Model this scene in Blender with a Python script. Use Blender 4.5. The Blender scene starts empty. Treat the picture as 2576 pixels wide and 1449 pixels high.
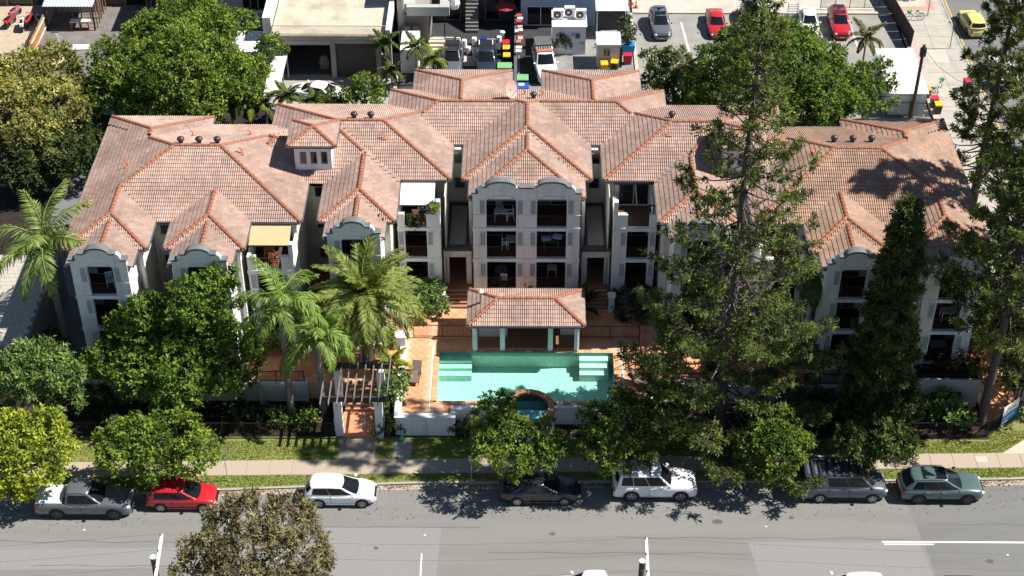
import bpy, bmesh, math, random
import numpy as np
from mathutils import Vector, Matrix

R = math.radians
random.seed(7)
rng = np.random.default_rng(11)
scene = bpy.context.scene
col = scene.collection

# ---------------------------------------------------------------- camera, sky, sun, exposure
CAM_H, PITCH, YAW = 75.0, 37.8, 0.43
cam_d = bpy.data.cameras.new('camera')
cam = bpy.data.objects.new('camera', cam_d)
col.objects.link(cam)
cam.location = (0, 0, CAM_H)
cam.rotation_euler = (R(90 - PITCH), 0, R(YAW))
cam_d.sensor_width = 36
cam_d.lens = 36 * 4100 / 2576
cam_d.clip_end = 1500
scene.camera = cam

SUN_AZ, SUN_EL = 85.5, 50.3          # azimuth from +Y towards +X
world = bpy.data.worlds.new('World')
scene.world = world
world.use_nodes = True
wn = world.node_tree
sky = wn.nodes.new('ShaderNodeTexSky')
sky.sky_type = 'NISHITA'
sky.sun_disc = False
sky.altitude = 1500
sky.dust_density = 0.5
sky.sun_elevation = R(SUN_EL)
sky.sun_rotation = R(SUN_AZ)
wn.links.new(sky.outputs['Color'], wn.nodes['Background'].inputs['Color'])
wn.nodes['Background'].inputs['Strength'].default_value = 0.058
sun_d = bpy.data.lights.new('sun', 'SUN')
sun_d.energy = 5.0
sun_d.angle = R(0.5)
sun_d.color = (1.0, 0.95, 0.87)
sun = bpy.data.objects.new('sun', sun_d)
col.objects.link(sun)
sd = Vector((math.sin(R(SUN_AZ)) * math.cos(R(SUN_EL)), math.cos(R(SUN_AZ)) * math.cos(R(SUN_EL)), math.sin(R(SUN_EL))))
sun.rotation_euler = (-sd).to_track_quat('-Z', 'Y').to_euler()
sun.location = (60, 60, 80)
vs = scene.view_settings
vs.view_transform = 'Standard'
vs.look = 'None'
vs.exposure = 0.88
vs.gamma = 1.0
vs.use_curve_mapping = False
scene.cycles.max_bounces = 8
scene.cycles.transparent_max_bounces = 12

# ---------------------------------------------------------------- materials
_M = {}


def mat(name, c, rough=0.8, var=0.15, vs=3.0, c2=None, bump=0.0, bs=40.0, metal=0.0, spec=0.35, attr=False, coat=0.0, fac=0.5, stretch=None, coarse=None):
    if name in _M:
        return _M[name]
    m = bpy.data.materials.new(name)
    m.use_nodes = True
    nt = m.node_tree
    b = nt.nodes['Principled BSDF']
    b.inputs['Roughness'].default_value = rough
    b.inputs['Metallic'].default_value = metal
    b.inputs['Specular IOR Level'].default_value = spec
    b.inputs['Coat Weight'].default_value = coat
    b.inputs['Coat Roughness'].default_value = 0.05
    tc = nt.nodes.new('ShaderNodeNewGeometry')
    if c2 is None:
        c2 = tuple(x * (1 - var) for x in c)
        c = tuple(min(1, x * (1 + var * 0.5)) for x in c)
    n = nt.nodes.new('ShaderNodeTexNoise')
    n.inputs['Scale'].default_value = vs
    n.inputs['Detail'].default_value = 6
    n.inputs['Roughness'].default_value = 0.65
    if stretch:
        vm = nt.nodes.new('ShaderNodeVectorMath')
        vm.operation = 'MULTIPLY'
        vm.inputs[1].default_value = stretch
        nt.links.new(tc.outputs['Position'], vm.inputs[0])
        nt.links.new(vm.outputs[0], n.inputs['Vector'])
    else:
        nt.links.new(tc.outputs['Position'], n.inputs['Vector'])
    mr = nt.nodes.new('ShaderNodeMapRange')
    mr.inputs['From Min'].default_value = fac - 0.2
    mr.inputs['From Max'].default_value = fac + 0.2
    nt.links.new(n.outputs['Fac'], mr.inputs['Value'])
    mx = nt.nodes.new('ShaderNodeMix')
    mx.data_type = 'RGBA'
    mx.inputs[6].default_value = (*c, 1)
    mx.inputs[7].default_value = (*c2, 1)
    nt.links.new(mr.outputs['Result'], mx.inputs[0])
    out = mx.outputs[2]
    if coarse:                              # (scale, colour multiplier, centre, stretch)
        n3 = nt.nodes.new('ShaderNodeTexNoise')
        n3.inputs['Scale'].default_value = coarse[0]
        n3.inputs['Detail'].default_value = 5
        n3.inputs['Roughness'].default_value = 0.6
        v3 = nt.nodes.new('ShaderNodeVectorMath')
        v3.operation = 'MULTIPLY'
        v3.inputs[1].default_value = coarse[3] if len(coarse) > 3 else (1, 1, 1)
        nt.links.new(tc.outputs['Position'], v3.inputs[0])
        nt.links.new(v3.outputs[0], n3.inputs['Vector'])
        r3 = nt.nodes.new('ShaderNodeMapRange')
        r3.inputs['From Min'].default_value = coarse[2] - 0.1
        r3.inputs['From Max'].default_value = coarse[2] + 0.13
        nt.links.new(n3.outputs['Fac'], r3.inputs['Value'])
        m3 = nt.nodes.new('ShaderNodeMix')
        m3.data_type = 'RGBA'
        m3.blend_type = 'MULTIPLY'
        m3.inputs[7].default_value = (*coarse[1], 1)
        nt.links.new(r3.outputs['Result'], m3.inputs[0])
        nt.links.new(out, m3.inputs[6])
        out = m3.outputs[2]
    if attr:
        at = nt.nodes.new('ShaderNodeAttribute')
        at.attribute_name = 'Col'
        m2 = nt.nodes.new('ShaderNodeMix')
        m2.data_type = 'RGBA'
        m2.blend_type = 'MULTIPLY'
        m2.inputs[0].default_value = 1
        nt.links.new(out, m2.inputs[6])
        nt.links.new(at.outputs['Color'], m2.inputs[7])
        out = m2.outputs[2]
    nt.links.new(out, b.inputs['Base Color'])
    if bump:
        n2 = nt.nodes.new('ShaderNodeTexNoise')
        n2.inputs['Scale'].default_value = bs
        n2.inputs['Detail'].default_value = 4
        nt.links.new(tc.outputs['Position'], n2.inputs['Vector'])
        bp = nt.nodes.new('ShaderNodeBump')
        bp.inputs['Strength'].default_value = bump
        bp.inputs['Distance'].default_value = 0.03
        nt.links.new(n2.outputs['Fac'], bp.inputs['Height'])
        nt.links.new(bp.outputs['Normal'], b.inputs['Normal'])
    _M[name] = m
    return m


def leaf_mat():
    m = bpy.data.materials.new('leaf')
    m.use_nodes = True
    nt = m.node_tree
    b = nt.nodes['Principled BSDF']
    at = nt.nodes.new('ShaderNodeAttribute')
    at.attribute_name = 'Col'
    nt.links.new(at.outputs['Color'], b.inputs['Base Color'])
    b.inputs['Roughness'].default_value = 0.5
    b.inputs['Specular IOR Level'].default_value = 0.3
    tr = nt.nodes.new('ShaderNodeBsdfTranslucent')
    g = nt.nodes.new('ShaderNodeMix')
    g.data_type = 'RGBA'
    g.blend_type = 'MULTIPLY'
    g.inputs[0].default_value = 1
    g.inputs[7].default_value = (1.5, 1.5, 0.5, 1)
    nt.links.new(at.outputs['Color'], g.inputs[6])
    nt.links.new(g.outputs[2], tr.inputs['Color'])
    ms = nt.nodes.new('ShaderNodeMixShader')
    ms.inputs[0].default_value = 0.28
    nt.links.new(b.outputs[0], ms.inputs[1])
    nt.links.new(tr.outputs[0], ms.inputs[2])
    nt.links.new(ms.outputs[0], nt.nodes['Material Output'].inputs['Surface'])
    return m


LEAF = leaf_mat()
WHITE = mat('white_render', (0.72, 0.73, 0.735), 0.85, c2=(0.61, 0.615, 0.615), vs=0.7, fac=0.62, bump=0.15, bs=60, coarse=(1.0, (0.80, 0.79, 0.76), 0.60, (2.2, 2.2, 0.22)))
CREAM = mat('cream_render', (0.60, 0.58, 0.52), 0.85, 0.15, 1.0, bump=0.1, coarse=(1.0, (0.80, 0.78, 0.74), 0.58, (2.2, 2.2, 0.22)))
COPING = mat('coping_grey', (0.14, 0.155, 0.165), 0.7, 0.3, 2.0)
DARK = mat('dark_metal', (0.022, 0.022, 0.026), 0.5, 0.2)
BROWNM = mat('brown_metal', (0.05, 0.028, 0.024), 0.5, 0.2)
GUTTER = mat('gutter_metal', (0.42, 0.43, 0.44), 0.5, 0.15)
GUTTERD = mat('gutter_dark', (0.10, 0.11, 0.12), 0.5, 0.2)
GLASS = mat('dark_glass', (0.012, 0.014, 0.017), 0.08, 0.1, spec=0.6)
SHUT = mat('shutter_grey', (0.34, 0.36, 0.40), 0.6, 0.1)
TERRA = mat('terracotta_paving', (0.66, 0.325, 0.175), 0.75, vs=2.0, c2=(0.56, 0.26, 0.135), attr=True, bump=0.1)
TERRAD = mat('terracotta_floor', (0.30, 0.125, 0.07), 0.7, 0.25, 2.0)
GROUT = mat('grout', (0.60, 0.36, 0.23), 0.9, 0.2)
TILE = mat('roof_tile_clay', (1, 1, 1), 0.75, vs=6.0, c2=(0.80, 0.78, 0.77), attr=True, bump=0.15, bs=70, spec=0.3, coarse=(0.5, (0.74, 0.745, 0.755), 0.50))
RIDGE = mat('ridge_clay', (0.33, 0.145, 0.082), 0.7, vs=3, c2=(0.21, 0.075, 0.04), bump=0.2)
SARK = mat('roof_flashing', (0.30, 0.27, 0.25), 0.7, 0.2)
CONC = mat('concrete', (0.36, 0.34, 0.30), 0.9, vs=0.8, c2=(0.25, 0.235, 0.21), bump=0.2)
CONCL = mat('concrete_light', (0.50, 0.46, 0.38), 0.9, vs=0.5, c2=(0.33, 0.31, 0.27), bump=0.2)
ASPH = mat('asphalt', (0.212, 0.208, 0.197), 0.9, vs=9.0, c2=(0.166, 0.163, 0.155), bump=0.5, bs=90, coarse=(1.0, (0.86, 0.86, 0.87), 0.52, (0.045, 0.55, 1)))
ASPHD = mat('asphalt_dark', (0.174, 0.173, 0.170), 0.9, vs=9, c2=(0.143, 0.142, 0.140), bump=0.5, bs=90, coarse=(1.0, (0.86, 0.86, 0.87), 0.52, (0.05, 0.5, 1)))
ASPHP = mat('asphalt_patch', (0.222, 0.221, 0.218), 0.9, vs=6, c2=(0.185, 0.184, 0.182), bump=0.4, bs=90)
ASPHC = mat('asphalt_carpark', (0.30, 0.285, 0.26), 0.9, vs=0.5, c2=(0.20, 0.195, 0.18), bump=0.4, bs=90)
SOIL = mat('soil', (0.034, 0.022, 0.017), 0.95, vs=2.5, c2=(0.010, 0.008, 0.007), bump=0.6, bs=8)
PAINTW = mat('road_paint', (0.72, 0.71, 0.68), 0.7, vs=3, c2=(0.52, 0.51, 0.48), fac=0.62)
YELLOW = mat('yellow_paint', (0.55, 0.36, 0.07), 0.7, 0.3)
BLACKP = mat('black_rubber', (0.012, 0.012, 0.013), 0.7, 0.1)
TRUNK = mat('bark', (0.115, 0.095, 0.08), 0.95, vs=4, c2=(0.05, 0.04, 0.033), bump=0.6, bs=15)
ASPHB = mat('asphalt_black', (0.045, 0.046, 0.05), 0.9, vs=0.8, c2=(0.025, 0.026, 0.03), bump=0.4, bs=90)
PALMT = mat('palm_bark', (0.25, 0.235, 0.21), 0.9, vs=3, c2=(0.13, 0.12, 0.105), bump=0.4, bs=12)
PALEB = mat('pale_bark', (0.55, 0.50, 0.43), 0.85, vs=2, c2=(0.34, 0.27, 0.22))
WHITEM = mat('white_metal', (0.78, 0.78, 0.77), 0.5, 0.05)
BIN_G = mat('bin_green', (0.012, 0.035, 0.022), 0.5, 0.1)
CHROME = mat('alloy', (0.45, 0.45, 0.46), 0.3, 0.1, metal=0.8)
TIMBER = mat('timber', (0.30, 0.20, 0.11), 0.8, 0.3, 6)
TIMBERO = mat('orange_timber', (0.42, 0.15, 0.045), 0.8, 0.3, 4)

# ---------------------------------------------------------------- object helpers
ORG = {}


def P(px, py, z=0.0):
    """world point at height z seen at pixel (px,py) of a 2576x1449 frame"""
    cp, sp, cy, sy = math.cos(R(PITCH)), math.sin(R(PITCH)), math.cos(R(YAW)), math.sin(R(YAW))
    f = Vector((-sy * cp, cy * cp, -sp))
    r = Vector((cy, sy, 0))
    u = r.cross(f)
    d = r * ((px - 1288) / 4100) - u * ((py - 724.5) / 4100) + f
    t = (z - CAM_H) / d.z
    return Vector((d.x * t, d.y * t, z))


def tag(o, label=None, cat=None, group=None, kind=None):
    if label:
        o['label'] = label
    if cat:
        o['category'] = cat
    if group:
        o['group'] = group
    if kind:
        o['kind'] = kind
    return o


def root(name, loc, label, cat, group=None, rz=0.0):
    o = bpy.data.objects.new(name, None)
    o.empty_display_size = 0.3
    col.objects.link(o)
    o.location = loc
    o.rotation_euler = (0, 0, rz)
    ORG[o.name] = Vector(loc)
    return tag(o, label, cat, group)


def link(name, me, parent=None, kind=None):
    o = bpy.data.objects.new(name, me)
    col.objects.link(o)
    if parent is not None:
        o.parent = parent
        ORG[o.name] = ORG.get(parent.name, Vector((0, 0, 0)))
    if kind:
        o['kind'] = kind
    return o


class MB:
    def __init__(s):
        s.v, s.f, s.m = [], [], []

    def add(s, vs, fs, mi=0):
        k = len(s.v)
        s.v.extend(tuple(v) for v in vs)
        for f in fs:
            s.f.append([i + k for i in f])
            s.m.append(mi)
        return s

    def box(s, x0, x1, y0, y1, z0, z1, mi=0):
        x0, x1 = min(x0, x1), max(x0, x1)
        y0, y1 = min(y0, y1), max(y0, y1)
        z0, z1 = min(z0, z1), max(z0, z1)
        vs = [(x0, y0, z0), (x1, y0, z0), (x1, y1, z0), (x0, y1, z0), (x0, y0, z1), (x1, y0, z1), (x1, y1, z1), (x0, y1, z1)]
        return s.add(vs, [(0, 3, 2, 1), (4, 5, 6, 7), (0, 1, 5, 4), (1, 2, 6, 5), (2, 3, 7, 6), (3, 0, 4, 7)], mi)

    def bar(s, a, b, w, h=None, mi=0, up=(0, 0, 1)):
        """rectangular bar from a to b"""
        a, b = Vector(a), Vector(b)
        h = w if h is None else h
        d = (b - a).normalized()
        u = Vector(up)
        if abs(d.dot(u)) > 0.99:
            u = Vector((1, 0, 0))
        x = d.cross(u).normalized() * (w / 2)
        y = x.cross(d).normalized() * (h / 2)
        vs = [a - x - y, a + x - y, a + x + y, a - x + y, b - x - y, b + x - y, b + x + y, b - x + y]
        return s.add(vs, [(0, 3, 2, 1), (4, 5, 6, 7), (0, 1, 5, 4), (1, 2, 6, 5), (2, 3, 7, 6), (3, 0, 4, 7)], mi)

    def tube(s, pts, rs, n=8, mi=0, cap=True):
        pts = [Vector(p) for p in pts]
        if not hasattr(rs, '__len__'):
            rs = [rs] * len(pts)
        k = len(s.v)
        for i, p in enumerate(pts):
            d = (pts[min(i + 1, len(pts) - 1)] - pts[max(i - 1, 0)]).normalized()
            u = Vector((0, 0, 1)) if abs(d.z) < 0.95 else Vector((1, 0, 0))
            x = d.cross(u).normalized()
            y = d.cross(x)
            for j in range(n):
                a = 2 * math.pi * j / n
                s.v.append(tuple(p + (x * math.cos(a) + y * math.sin(a)) * rs[i]))
        for i in range(len(pts) - 1):
            for j in range(n):
                s.f.append([k + i * n + j, k + i * n + (j + 1) % n, k + (i + 1) * n + (j + 1) % n, k + (i + 1) * n + j])
                s.m.append(mi)
        if cap:
            s.f.append([k + j for j in range(n)][::-1])
            s.f.append([k + (len(pts) - 1) * n + j for j in range(n)])
            s.m += [mi, mi]
        return s

    def prism(s, poly, a0, a1, axis='y', mi=0):
        """poly in the plane normal to axis: y->(x,z) z->(x,y) x->(y,z)"""
        def mk(p, t):
            return {'y': (p[0], t, p[1]), 'z': (p[0], p[1], t), 'x': (t, p[0], p[1])}[axis]
        n = len(poly)
        vs = [mk(p, a0) for p in poly] + [mk(p, a1) for p in poly]
        fs = [list(range(n))[::-1], list(range(n, 2 * n))] + [(i, (i + 1) % n, n + (i + 1) % n, n + i) for i in range(n)]
        return s.add(vs, fs, mi)

    def ball(s, c, r, n=10, mi=0, sz=1.0):
        k = len(s.v)
        m = max(4, n // 2)
        for i in range(m + 1):
            t = math.pi * i / m
            for j in range(n):
                a = 2 * math.pi * j / n
                s.v.append((c[0] + r * math.sin(t) * math.cos(a), c[1] + r * math.sin(t) * math.sin(a), c[2] + r * sz * math.cos(t)))
        for i in range(m):
            for j in range(n):
                s.f.append([k + i * n + j, k + (i + 1) * n + j, k + (i + 1) * n + (j + 1) % n, k + i * n + (j + 1) % n])
                s.m.append(mi)
        return s

    def mesh(s, name, mats, off=(0, 0, 0), smooth=False, ang=40):
        me = bpy.data.meshes.new(name)
        o = Vector(off)
        me.from_pydata([(v[0] - o.x, v[1] - o.y, v[2] - o.z) for v in s.v], [], s.f)
        if not isinstance(mats, (list, tuple)):
            mats = [mats]
        for m in mats:
            me.materials.append(m)
        if len(mats) > 1:
            me.polygons.foreach_set('material_index', s.m)
        if smooth:
            me.polygons.foreach_set('use_smooth', [True] * len(me.polygons))
            me.set_sharp_from_angle(angle=R(ang))
        me.update()
        return me

    def build(s, name, mats, parent=None, kind=None, smooth=False, ang=40, at=None):
        """at: own base point (top-level single mesh). With a parent the mesh is in world
        coordinates and is shifted to the parent's origin."""
        off = ORG.get(parent.name, Vector((0, 0, 0))) if parent is not None else (at if at is not None else (0, 0, 0))
        o = link(name, s.mesh(name, mats, off, smooth, ang), parent, kind)
        if parent is None and at is not None:
            o.location = at
            ORG[o.name] = Vector(at)
        return o

    def local(s, name, mats, parent, smooth=False, ang=40):
        """mesh already in the parent's local coordinates"""
        return link(name, s.mesh(name, mats, (0, 0, 0), smooth, ang), parent)


def np_mesh(name, V, F, mats, cols=None, uvm=None):
    """V (N,3), F (M,k) with constant k, cols (N,3) per vertex"""
    me = bpy.data.meshes.new(name)
    V = np.asarray(V, dtype=np.float32)
    F = np.asarray(F, dtype=np.int32)
    M, k = F.shape
    me.vertices.add(len(V))
    me.vertices.foreach_set('co', V.ravel())
    me.loops.add(M * k)
    me.loops.foreach_set('vertex_index', F.ravel())
    me.polygons.add(M)
    me.polygons.foreach_set('loop_start', np.arange(0, M * k, k, dtype=np.int32))
    me.update(calc_edges=True)
    me.polygons.foreach_set('use_smooth', np.zeros(M, dtype=bool))
    for m in (mats if isinstance(mats, (list, tuple)) else [mats]):
        me.materials.append(m)
    if cols is not None:
        a = me.color_attributes.new('Col', 'FLOAT_COLOR', 'POINT')
        c4 = np.ones((len(V), 4), dtype=np.float32)
        c4[:, :3] = cols
        a.data.foreach_set('color', c4.ravel())
    return me


def structure(name, mb, mats, smooth=False):
    return mb.build(name, mats, kind='structure', smooth=smooth)


def copy_tree(o, parent=None):
    c = o.copy()
    col.objects.link(c)
    if parent is not None:
        c.parent = parent
    for ch in list(o.children):
        copy_tree(ch, c)
    return c
# ================================================================ GROUND, ROADS, TERRACES
def sheet(name, pts, z, m, thick=None):
    mb = MB()
    if thick:
        mb.prism(pts, z - thick, z, 'z')
    else:
        mb.add([(p[0], p[1], z) for p in pts], [list(range(len(pts)))])
    return structure(name, mb, m)


KX = [-70, -33.46, -15.2, -6.46, 8, 23.8, 32.8, 37.5]
KY = [71.4, 74.2, 75.31, 75.81, 76.05, 76.22, 76.47, 77.0]


def ky(x):
    return float(np.interp(x, KX, KY))


sheet('ground', [(-260, -60), (260, -60), (260, 420), (-260, 420)], -0.05, SOIL)
# main road, from the near kerb to the far one
top = [(x, ky(x)) for x in np.linspace(-70, 37.5, 60)]
sheet('road', top + [(90, 77.0), (90, 62.2), (-70, 60.6)], 0.0, ASPH)
sheet('road_dark_seal', [(24.6, 75.9), (37, 76.6), (40.6, 77), (90, 77), (90, 62.4), (26.2, 62.4)], 0.004, ASPHD)
sheet('road_repair_strip', [(-12.3, 71.9), (-5.0, 72.0), (-5.2, 66.0), (-13.0, 66.0)], 0.004, ASPHP)
sheet('road_repair_strip', [(14.2, 70.9), (24.9, 70.9), (25.6, 66.0), (14.9, 66.0)], 0.004, ASPHP)
sheet('road_repair_strip', [(-70, 69.1), (-13.6, 70.3), (-13.6, 68.6), (-70, 67.4)], 0.004, ASPHP)
mb = MB()                                      # oil stain and cracks are marks of the surface
sheet('side_road', [(40.75, 77.0), (51, 77.0), (51, 300), (40.75, 300)], 0.004, ASPHD)
for pts in ([(22.6, 70.9), (90, 70.95), (90, 71.07), (22.6, 71.03)], [(22.7, 70.70), (25.8, 70.72), (25.8, 70.82), (22.7, 70.80)],
            [(-6.14, 66.0), (-6.04, 66.0), (-6.08, 69.75), (-6.17, 69.75)]):
    sheet('lane_line', pts, 0.009, PAINTW)
sheet('yellow_edge_line', [(40.93, 112), (41.08, 112), (41.08, 300), (40.93, 300)], 0.010, YELLOW)
tag(bpy.data.objects['road'], kind='structure')

g_ = np.random.default_rng(3)


def ragged(cx, cy, r, n=14, fx=1.0):
    return [(cx + fx * r * math.cos(a) * g_.uniform(.6, 1.15), cy + r * math.sin(a) * g_.uniform(.6, 1.15)) for a in np.linspace(0, 2 * math.pi, n, endpoint=False)]


STAIN = mat('oil_stain', (0.10, 0.098, 0.094), 0.85, 0.3, 4)
for cx, cy, r, fx in ((-3.8, 74.0, .38, 1.9), (-5.9, 73.8, .12, 2.5), (2.0, 71.5, .18, 1.2), (-17.5, 71.0, .25, 2.0), (12.5, 72.6, .22, 1.8), (29.0, 69.4, .2, 1.5), (-9.0, 70.2, .14, 1.4), (17.2, 73.0, .16, 1.2)):
    sheet('oil_stain', ragged(cx, cy, r, fx=fx), 0.013, STAIN)
SEAL = mat('crack_seal', (0.115, 0.113, 0.11), 0.8, 0.2, 3)


def crack(pts, w=.035):
    L = [(x, y + w / 2 * g_.uniform(.5, 1.5)) for x, y in pts]
    Rr = [(x, y - w / 2 * g_.uniform(.5, 1.5)) for x, y in pts]
    sheet('crack_line', L + Rr[::-1], 0.012, SEAL)


for x0, x1, y0, am in ((-13, -2.5, 72.0, .02), (-2.0, 14, 69.9, .05), (6, 24, 71.2, .06), (-34, -15, 70.6, .08), (26, 40, 72.5, .05), (-30, -16, 68.6, .06)):
    xs_ = np.linspace(x0, x1, 26)
    crack([(x, y0 + am * math.sin(x * 1.3) + g_.normal(0, am * .35)) for x in xs_])
for cx, cy in ((-6.0, 71.3), (15.5, 72.2), (30.2, 69.9), (-27.5, 71.6)):
    tag(MB().box(cx - .07, cx + .07, cy - .04, cy + .04, .005, .03).build('litter', WHITEM, at=(cx, cy, 0)), {-6.0: 'tiny white scrap of litter on the road left of the short lane line', 15.5: 'tiny white scrap on the road right of the four wheel drive', 30.2: 'tiny white scrap on the road under the white lane line', -27.5: 'tiny white scrap on the road in front of the silver utility'}[cx], 'litter')

# kerb and channel
xs = list(np.linspace(-70, 37.5, 80))
mb = MB()
for i in range(len(xs) - 1):
    a, b = xs[i], xs[i + 1]
    ya, yb = ky(a), ky(b)
    mb.prism([(a, ya), (b, yb), (b, yb + 0.17), (a, ya + 0.17)], -0.02, 0.13, 'z')
structure('kerb', mb, CONC)
mb = MB()
for i in range(len(xs) - 1):
    a, b = xs[i], xs[i + 1]
    mb.add([(a, ky(a) - 0.45, 0.012), (b, ky(b) - 0.45, 0.012), (b, ky(b), 0.012), (a, ky(a), 0.012)], [(0, 1, 2, 3)])
structure('channel', mb, mat('channel_concrete', (0.40, 0.36, 0.31), 0.9, vs=1.3, c2=(0.26, 0.19, 0.15), bump=0.2))
# verge (grass soil) under the lawn
GRASSM = mat('verge_soil', (0.20, 0.21, 0.065), 0.95, vs=1.6, c2=(0.13, 0.16, 0.045), bump=0.5, bs=30)
mb = MB()
for i in range(len(xs) - 1):
    a, b = xs[i], xs[i + 1]
    mb.add([(a, ky(a) + 0.17, 0.13), (b, ky(b) + 0.17, 0.13), (b, 80.2, 0.13), (a, 80.2, 0.13)], [(0, 1, 2, 3)])
mb.add([(31.2, 80.2, 0.13), (37.5, 80.2, 0.13), (35.3, 84.5, 0.13), (34.2, 83.8, 0.13)], [(0, 1, 2, 3)])
structure('verge', mb, GRASSM)
sheet('near_verge', [(-70, 40), (90, 40), (90, 62.2), (-70, 60.6)], 0.13, GRASSM, 0.2)


# lawn blades
def lawn():
    n = 95000
    x = rng.uniform(-34, 37, n)
    y = np.array([ky(v) for v in x]) + 0.2 + rng.random(n) * 4.4
    fy = 77.52 + 0.0216 * x
    keep = (np.abs(y - fy) > 0.72) & ((y < 80.0) | (x > 31.3)) & ~((x > -12.2) & (x < -9.6) & (y > fy)) & ~((x > -8.5) & (x < -7.2) & (y > fy))
    keep &= ~((x > 31.6) & (y > 78.8) & (y < 78.95 + .75 * (x - 31.9)))
    keep &= ~((x > 31.2) & (y > 80.35 + .875 * (x - 31.2)))
    dry = np.sin(x * 0.9) + np.sin(y * 1.7 + x * 0.5) + rng.normal(0, 0.6, n)
    keep &= dry > -1.6
    x, y, dry = x[keep], y[keep], dry[keep]
    n = len(x)
    a = rng.uniform(0, 2 * np.pi, n)
    h = rng.uniform(0.04, 0.10, n)
    w = 0.05
    dx, dy = np.cos(a) * w, np.sin(a) * w
    lx, ly = rng.normal(0, 0.04, n), rng.normal(0, 0.04, n)
    z = np.full(n, 0.131)
    V = np.stack([np.stack([x - dx, y - dy, z], 1), np.stack([x + dx, y + dy, z], 1), np.stack([x + lx, y + ly, z + h], 1)], 1).reshape(-1, 3)
    F = np.arange(3 * n).reshape(-1, 3)
    t = np.clip(0.5 + 0.25 * dry + rng.normal(0, 0.15, n), 0, 1)[:, None]
    c = (1 - t) * np.array([0.34, 0.30, 0.10]) + t * np.array([0.19, 0.31, 0.05])
    me = np_mesh('lawn', V, F, LEAF, np.repeat(c, 3, 0))
    o = link('lawn', me, kind='stuff')
    tag(o, 'short sunlit grass of the verge along the footpath', 'grass')


lawn()

def litter(n, xa, xb, yf, z, cols, name, label, cat, size=.07):
    x = rng.uniform(xa, xb, n)
    y = yf(x) + rng.normal(0, .13, n)
    a = rng.uniform(0, 6.28, n)
    s_ = size * rng.uniform(.5, 1.4, n)
    c_, d_ = np.cos(a) * s_, np.sin(a) * s_
    zz = np.full(n, z) + rng.uniform(0, .02, n)
    V = np.stack([np.stack([x - c_, y - d_, zz], 1), np.stack([x + d_ * .5, y - c_ * .5, zz + .012], 1), np.stack([x + c_, y + d_, zz], 1), np.stack([x - d_ * .5, y + c_ * .5, zz + .006], 1)], 1).reshape(-1, 3)
    C = np.array(cols)[rng.integers(0, len(cols), n)]
    o = link(name, np_mesh(name, V, np.arange(4 * n).reshape(-1, 4), LEAF, np.repeat(C, 4, 0)), kind='stuff')
    tag(o, label, cat)


kyv = lambda x: np.interp(x, KX, KY)
litter(2600, -34, 36, lambda x: kyv(x) - .12 + np.minimum(0, rng.normal(0, .15, len(x))), .018, [(.16, .07, .035), (.22, .12, .06), (.10, .06, .04), (.26, .19, .11)], 'gutter_litter', 'fallen brown leaves lying in the front gutter', 'leaf litter')
litter(900, -34, 36, lambda x: kyv(x) - rng.uniform(.3, 3.2, len(x)), .010, [(.12, .08, .05), (.20, .17, .12), (.07, .06, .05)], 'road_litter', 'scattered dry leaves on the road beside the parked cars', 'leaf litter', .05)
litter(2500, -34, 31, lambda x: 81.4 + rng.uniform(-1.2, 2.2, len(x)), .150, [(.18, .085, .05), (.24, .15, .09), (.10, .055, .035)], 'bed_litter', 'reddish fallen leaves on the dark garden beds', 'leaf litter', .09)

# footpath: base and one slab after the other
mb = MB()
mb.prism([(-70, 75.3), (36, 77.6), (36, 79.0), (-70, 76.7)], 0.05, 0.134, 'z')
fp = structure('footpath', mb, CONC)
PATHM = mat('exposed_aggregate', (0.40, 0.335, 0.26), 0.95, vs=14, c2=(0.31, 0.255, 0.20), bump=0.4, bs=50)
x = -45.0
while x < 34.0:
    L = 1.5
    f = lambda xx, d: 77.52 + 0.0216 * xx + d
    s = MB()
    s.prism([(x + .02, f(x, -.68)), (x + L - .02, f(x + L, -.68)), (x + L - .02, f(x + L, .68)), (x + .02, f(x, .68))], 0.13, 0.150 + random.uniform(0, .006), 'z')
    s.build('paving_slab', PATHM, fp)
    x += L
sheet('entry_path', [(-12.1, 77.95), (-9.65, 78.0), (-9.65, 80.1), (-12.1, 80.1)], 0.152, mat('entry_path_concrete', (0.33, 0.28, 0.24), 0.95, vs=2, c2=(0.22, 0.19, 0.165), bump=0.3), 0.1)
sheet('meter_path', [(-8.4, 78.2), (-7.3, 78.2), (-7.3, 79.9), (-8.4, 79.9)], 0.150, CONC, 0.1)
sheet('corner_path', [(31.9, 78.85), (37.5, 78.8), (37.5, 83.1)], 0.154, CONCL, 0.1)
mb = MB().box(30.0, 30.75, 78.0, 78.55, 0.150, 0.163)
o = mb.build('pit_cover', CONCL, at=(30.4, 78.3, 0.15))
tag(o, 'pale rectangular pit cover set in the footpath by the corner', 'pit cover')
sheet('corner_paving', [(31.4, 82.0), (32.2, 82.0), (34.0, 84.2), (34.2, 90.0), (31.4, 90.0)], 0.165, mat('corner_clay', (0.62, 0.30, 0.155), .8, .2, 2), .1)
# side street footpath
mb = MB().prism([(35.6, 84.5), (40.55, 84.5), (40.55, 300), (35.6, 300)], -0.02, 0.10, 'z')
sf = structure('side_footpath', mb, CONC)
SIDEM = mat('side_path_concrete', (0.42, 0.385, 0.33), 0.9, vs=0.7, c2=(0.30, 0.275, 0.24), bump=0.2)
for i in range(24):
    y0 = 100 + i * 2.2
    for xa, xb in ((35.62, 38.0), (38.04, 40.2)):
        MB().box(xa, xb, y0 + .015, y0 + 2.185, 0.10, 0.115 + random.uniform(0, .004)).build('paving_slab', SIDEM, sf)
sheet('white_path_patch', [(37.15, 130.5), (39.0, 130.3), (39.0, 132.6), (37.15, 132.8)], 0.126, CONCL)
MB().box(40.55, 40.75, 84.5, 300, -0.02, 0.13).build('side_kerb', CONC, kind='structure')

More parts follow.
